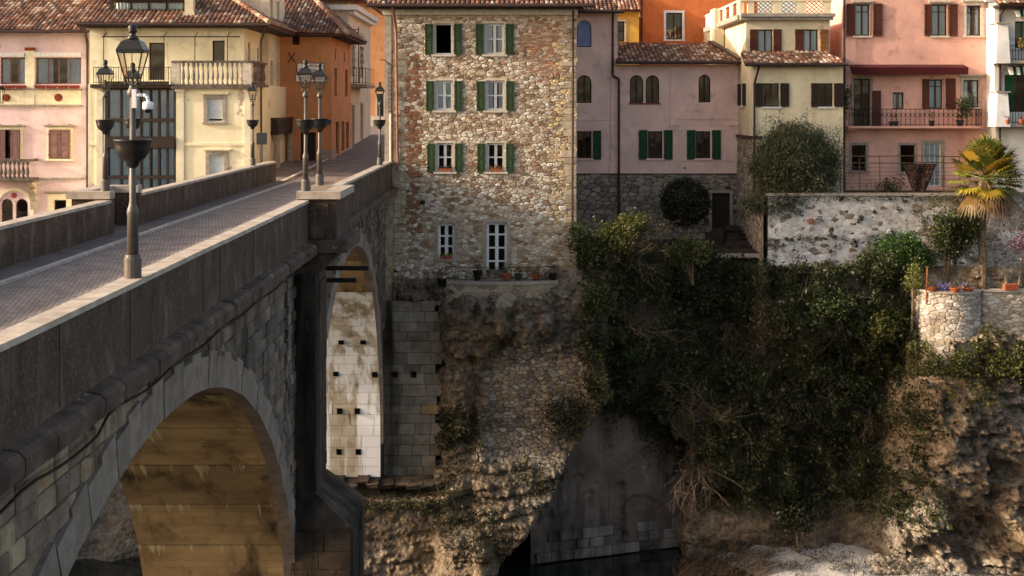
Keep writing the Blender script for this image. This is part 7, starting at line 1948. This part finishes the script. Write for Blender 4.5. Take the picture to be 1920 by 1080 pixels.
for (px, py, fl, lab) in ((835, 322, (.12, .05, .03), 'dried brown window plant on the lower left green shuttered window'), (930, 322, (.35, .12, .04), 'orange flowering window plant on the lower right green shuttered window'), (837, 487, (.5, .38, .04), 'window box with yellow flowers at the narrow lower window')):
    e = empty('window_box', (X(px, TD), TD - .1, Z(py, TD)), lab, 'window box'); z = Z(py, TD) + .004
    mb = MB(); mb.box(X(px - 11, TD), X(px + 11, TD), TD - .09, TD + .06, z, z + .13); mk('box', mb, M['terracotta'], e)
    n = 130; P = np.stack([RNG.uniform(X(px - 12, TD), X(px + 12, TD), n), TD - .02 + RNG.normal(size=n) * .05, z + .17 + RNG.normal(size=n) * .05], 1); leaf_mesh('plant', P, .08, cols(n, fl, .3, (.05, .06, .02), .4), e)
# trellis fence and rug of the salmon house garden ---------------------------------
tf = empty('garden_trellis', (X(1680, 63.3), 63.3, Z(362, 63.3)), 'thin wire and bamboo trellis fence along the top of the garden wall', 'fence')
zb_ = Z(361, 63.25)
for px in (1576, 1612, 1650, 1690, 1728, 1770, 1800):
    mb = MB(); mb.cyl((X(px, 63.25), 63.25, zb_), (X(px + R_.uniform(-2, 2), 63.25), 63.25, Z(292, 63.25)), .022, .018, 5); mk('post', mb, M['darktwig'], tf)
for py, r in ((293, .022), (305, .02), (315, .008), (322, .008), (329, .008), (336, .008), (343, .008), (350, .008), (356, .008)):
    mb = MB(); pts = [(X(1574 + 57.0 * k, 63.2), 63.2, Z(py + R_.uniform(-1.2, 1.2), 63.2)) for k in range(5)]; mb.tube(pts, r, 5); mk('rail', mb, M['darktwig'], tf)
rg = empty('hanging_rug', (X(1725, 63.1), 63.1, Z(345, 63.1)), 'dark brown speckled rug hanging folded over the trellis', 'rug')
M['rug'] = pm('speckled_rug', (34, 22, 22), (120, 84, 74), 16, lo=.56, hi=.6, stretch=(1, 1, .7))
mb = MB(); top = [(1693 + 64 * k / 10, 307) for k in range(11)]; prev = None
for k in range(11):
    t = k / 10; x0_, x1_ = 1693 + 64 * t, 1712 + 24 * t
    row = [mb.pt((X(x0_ + (x1_ - x0_) * j / 6, 63.05), 63.08 + .06 * math.sin(k * 1.1 + j * .4), Z(307 + (359 - 307) * j / 6, 63.05))) for j in range(7)]
    if prev:
        for j in range(6): mb.f.append([prev[j], row[j], row[j + 1], prev[j + 1]])
    prev = row
mk('cloth', mb, M['rug'], rg, smooth=True)
for (px, d, c, r, lab) in ((1668, 63.9, (X(1665, 63.9), 63.8, Z(348, 63.9)), (.75, .4, .4), 'low green bush behind the trellis fence'), (1590, 67.2, (X(1585, 67.2), 67.2, Z(190, 67.2)), (.35, .3, 1.1), 'climbing plant at the left end of the iron balcony'), (1815, 67.3, (X(1812, 67.3), 67.3, Z(200, 67.3)), (.4, .3, .65), 'leafy pot plant at the right end of the iron balcony')):
    b_ = (c[0], c[1], -.78) if d < 65 else (c[0], c[1], Z(236, D12) + .002)
    shrub('garden_plant', lab, b_, c, r, 45, 26, .11, (.045, .06, .022), (.08, .09, .03), 'plant', .3, .12, stems=2, trunk_r=.025)
for k, (px, r, h, lab) in enumerate(((1680, .14, .24, 'grey bucket under the small balcony window'), (1671, .13, .22, 'grey pot left of the grey bucket'), (1747, .15, .26, 'metal pot below the tall balcony window'), (1800, .2, .3, 'dark planter tub near the right end of the balcony'))):
    pot(px, 230, D12 - .6, r, h, lab, (.05, .06, .03), zb=Z(236, D12) + .003, mat='signdark', plant=.1 if k > 2 else .22)
e = empty('balcony_flowers', (X(1905, D13), D13 - 1.1, Z(84, D13)), 'yellow green flowers trailing from the white house balcony box', 'plant'); n = 500
P = np.stack([RNG.uniform(X(1893, D13), X(1930, D13), n), D13 - 1.1 + RNG.normal(size=n) * .09, Z(84, D13) + RNG.normal(size=n) * .12], 1); leaf_mesh('leaves', P, .12, cols(n, (.12, .12, .03), .4, (.3, .22, .05), .2), e)
for px, lab in ((1889, 'small hanging flower pot on the lower white balcony'), (1915, 'red flower pot at the photo edge on the lower white balcony')):
    pot(px, 228, D13 - 1.15, .13, .2, lab, (.3, .08, .05), zb=Z(232, D13) + .003, plant=.05)

# leaves climbing over the round garden wall
n = 7000; px = RNG.uniform(1700, 1935, n * 3); py = RNG.uniform(575, 705, n * 3)
m = (fbm(px / 24 + 2, py / 24) + (py - 650) / 90 - .6 * bump2(px, py, 1780, 600, 70, 90)) > RNG.uniform(-.1, .3, n * 3); px, py = px[m][:n], py[m][:n]; d = 59.5 - .35 * np.abs(RNG.normal(size=len(px))) * (.4 + (py - 575) / 160) + .0
tag(leaf_mesh('wall_creeper', np.stack([X(px, d), d, Z(py, d)], 1), .14, cols(len(px), (.08, .085, .022), .4, (.16, .14, .035), .3)), 'olive creeper spreading over the lower part of the round garden wall', 'creeper', kind='stuff')
rock_leaves('ledge_grass', 'mossy tufts along the ledge at the foot of the white abutment', [(690, 912, 50, 8, .5), (770, 905, 40, 12, .5)], 2600, (.05, .05, .02), (.09, .075, .03), .11)

tw = MB(); R_ = random.Random(77)
for k in range(150):
    px = R_.uniform(1110, 1640); py = R_.uniform(510, 900)
    if px < 1300 and py > 735 + (px - 1150) * .45: continue
    x, d, z = on_cliff(px, py); v = (R_.uniform(-.6, .6), R_.uniform(-1, -.2), R_.uniform(-1, .4)); branchy(tw, (float(x), float(d) - .3, float(z)), v, R_.uniform(.5, 1.5), R_.uniform(.006, .013), R_.choice((1, 1, 2)), R_, .1, .6, 3)
tag(mk('hanging_twigs', tw, M['twig']), 'thin bare twigs and vines tangled through the ivy slope', 'twigs', kind='stuff')

# tufts rooted in the cracks of the whitewashed wall
PP = []; R_ = random.Random(5)
for k in range(95):
    px = R_.uniform(1445, 1800); py = R_.choice((R_.uniform(368, 500), R_.uniform(440, 505))); s = R_.uniform(.03, .13); m_ = R_.randint(14, 50)
    PP.append(np.array([X(px, 62.9), 62.93, Z(py, 62.9)]) + RNG.normal(size=(m_, 3)) * np.array([s, .04, s * .9]))
for px in np.linspace(1450, 1800, 40):
    PP.append(np.array([X(px, 62.9), 62.9, Z(372 + R_.uniform(-6, 4), 62.9)]) + RNG.normal(size=(16, 3)) * np.array([.12, .05, .07]))
P = np.concatenate(PP); P[:, 1] = np.minimum(P[:, 1], 62.95)
tag(leaf_mesh('wall_tufts', P, .09, cols(len(P), (.07, .058, .032), .4, (.05, .055, .022), .4)), 'small brown and green tufts growing from the whitewashed wall', 'weeds', kind='stuff')
# creepers hanging over the head of the river wall
n = 5200; px = RNG.uniform(1105, 1315, n); t_ = np.abs(RNG.normal(size=n)); py = 728 + (px - 1130) * .58 + t_ * 26 * (1 + fbm(px / 14, px * 0 + 3)) - 6
d = 61.0 + (px - 995) / (1420 - 995) * 3.8 - .12 - .25 * RNG.random(n)
tag(leaf_mesh('wall_head_ivy', np.stack([X(px, d), d, Z(py, d)], 1), .13, cols(n, (.032, .04, .014), .4, (.06, .05, .026), .4)), 'ivy trailing over the head of the river wall', 'ivy', kind='stuff')
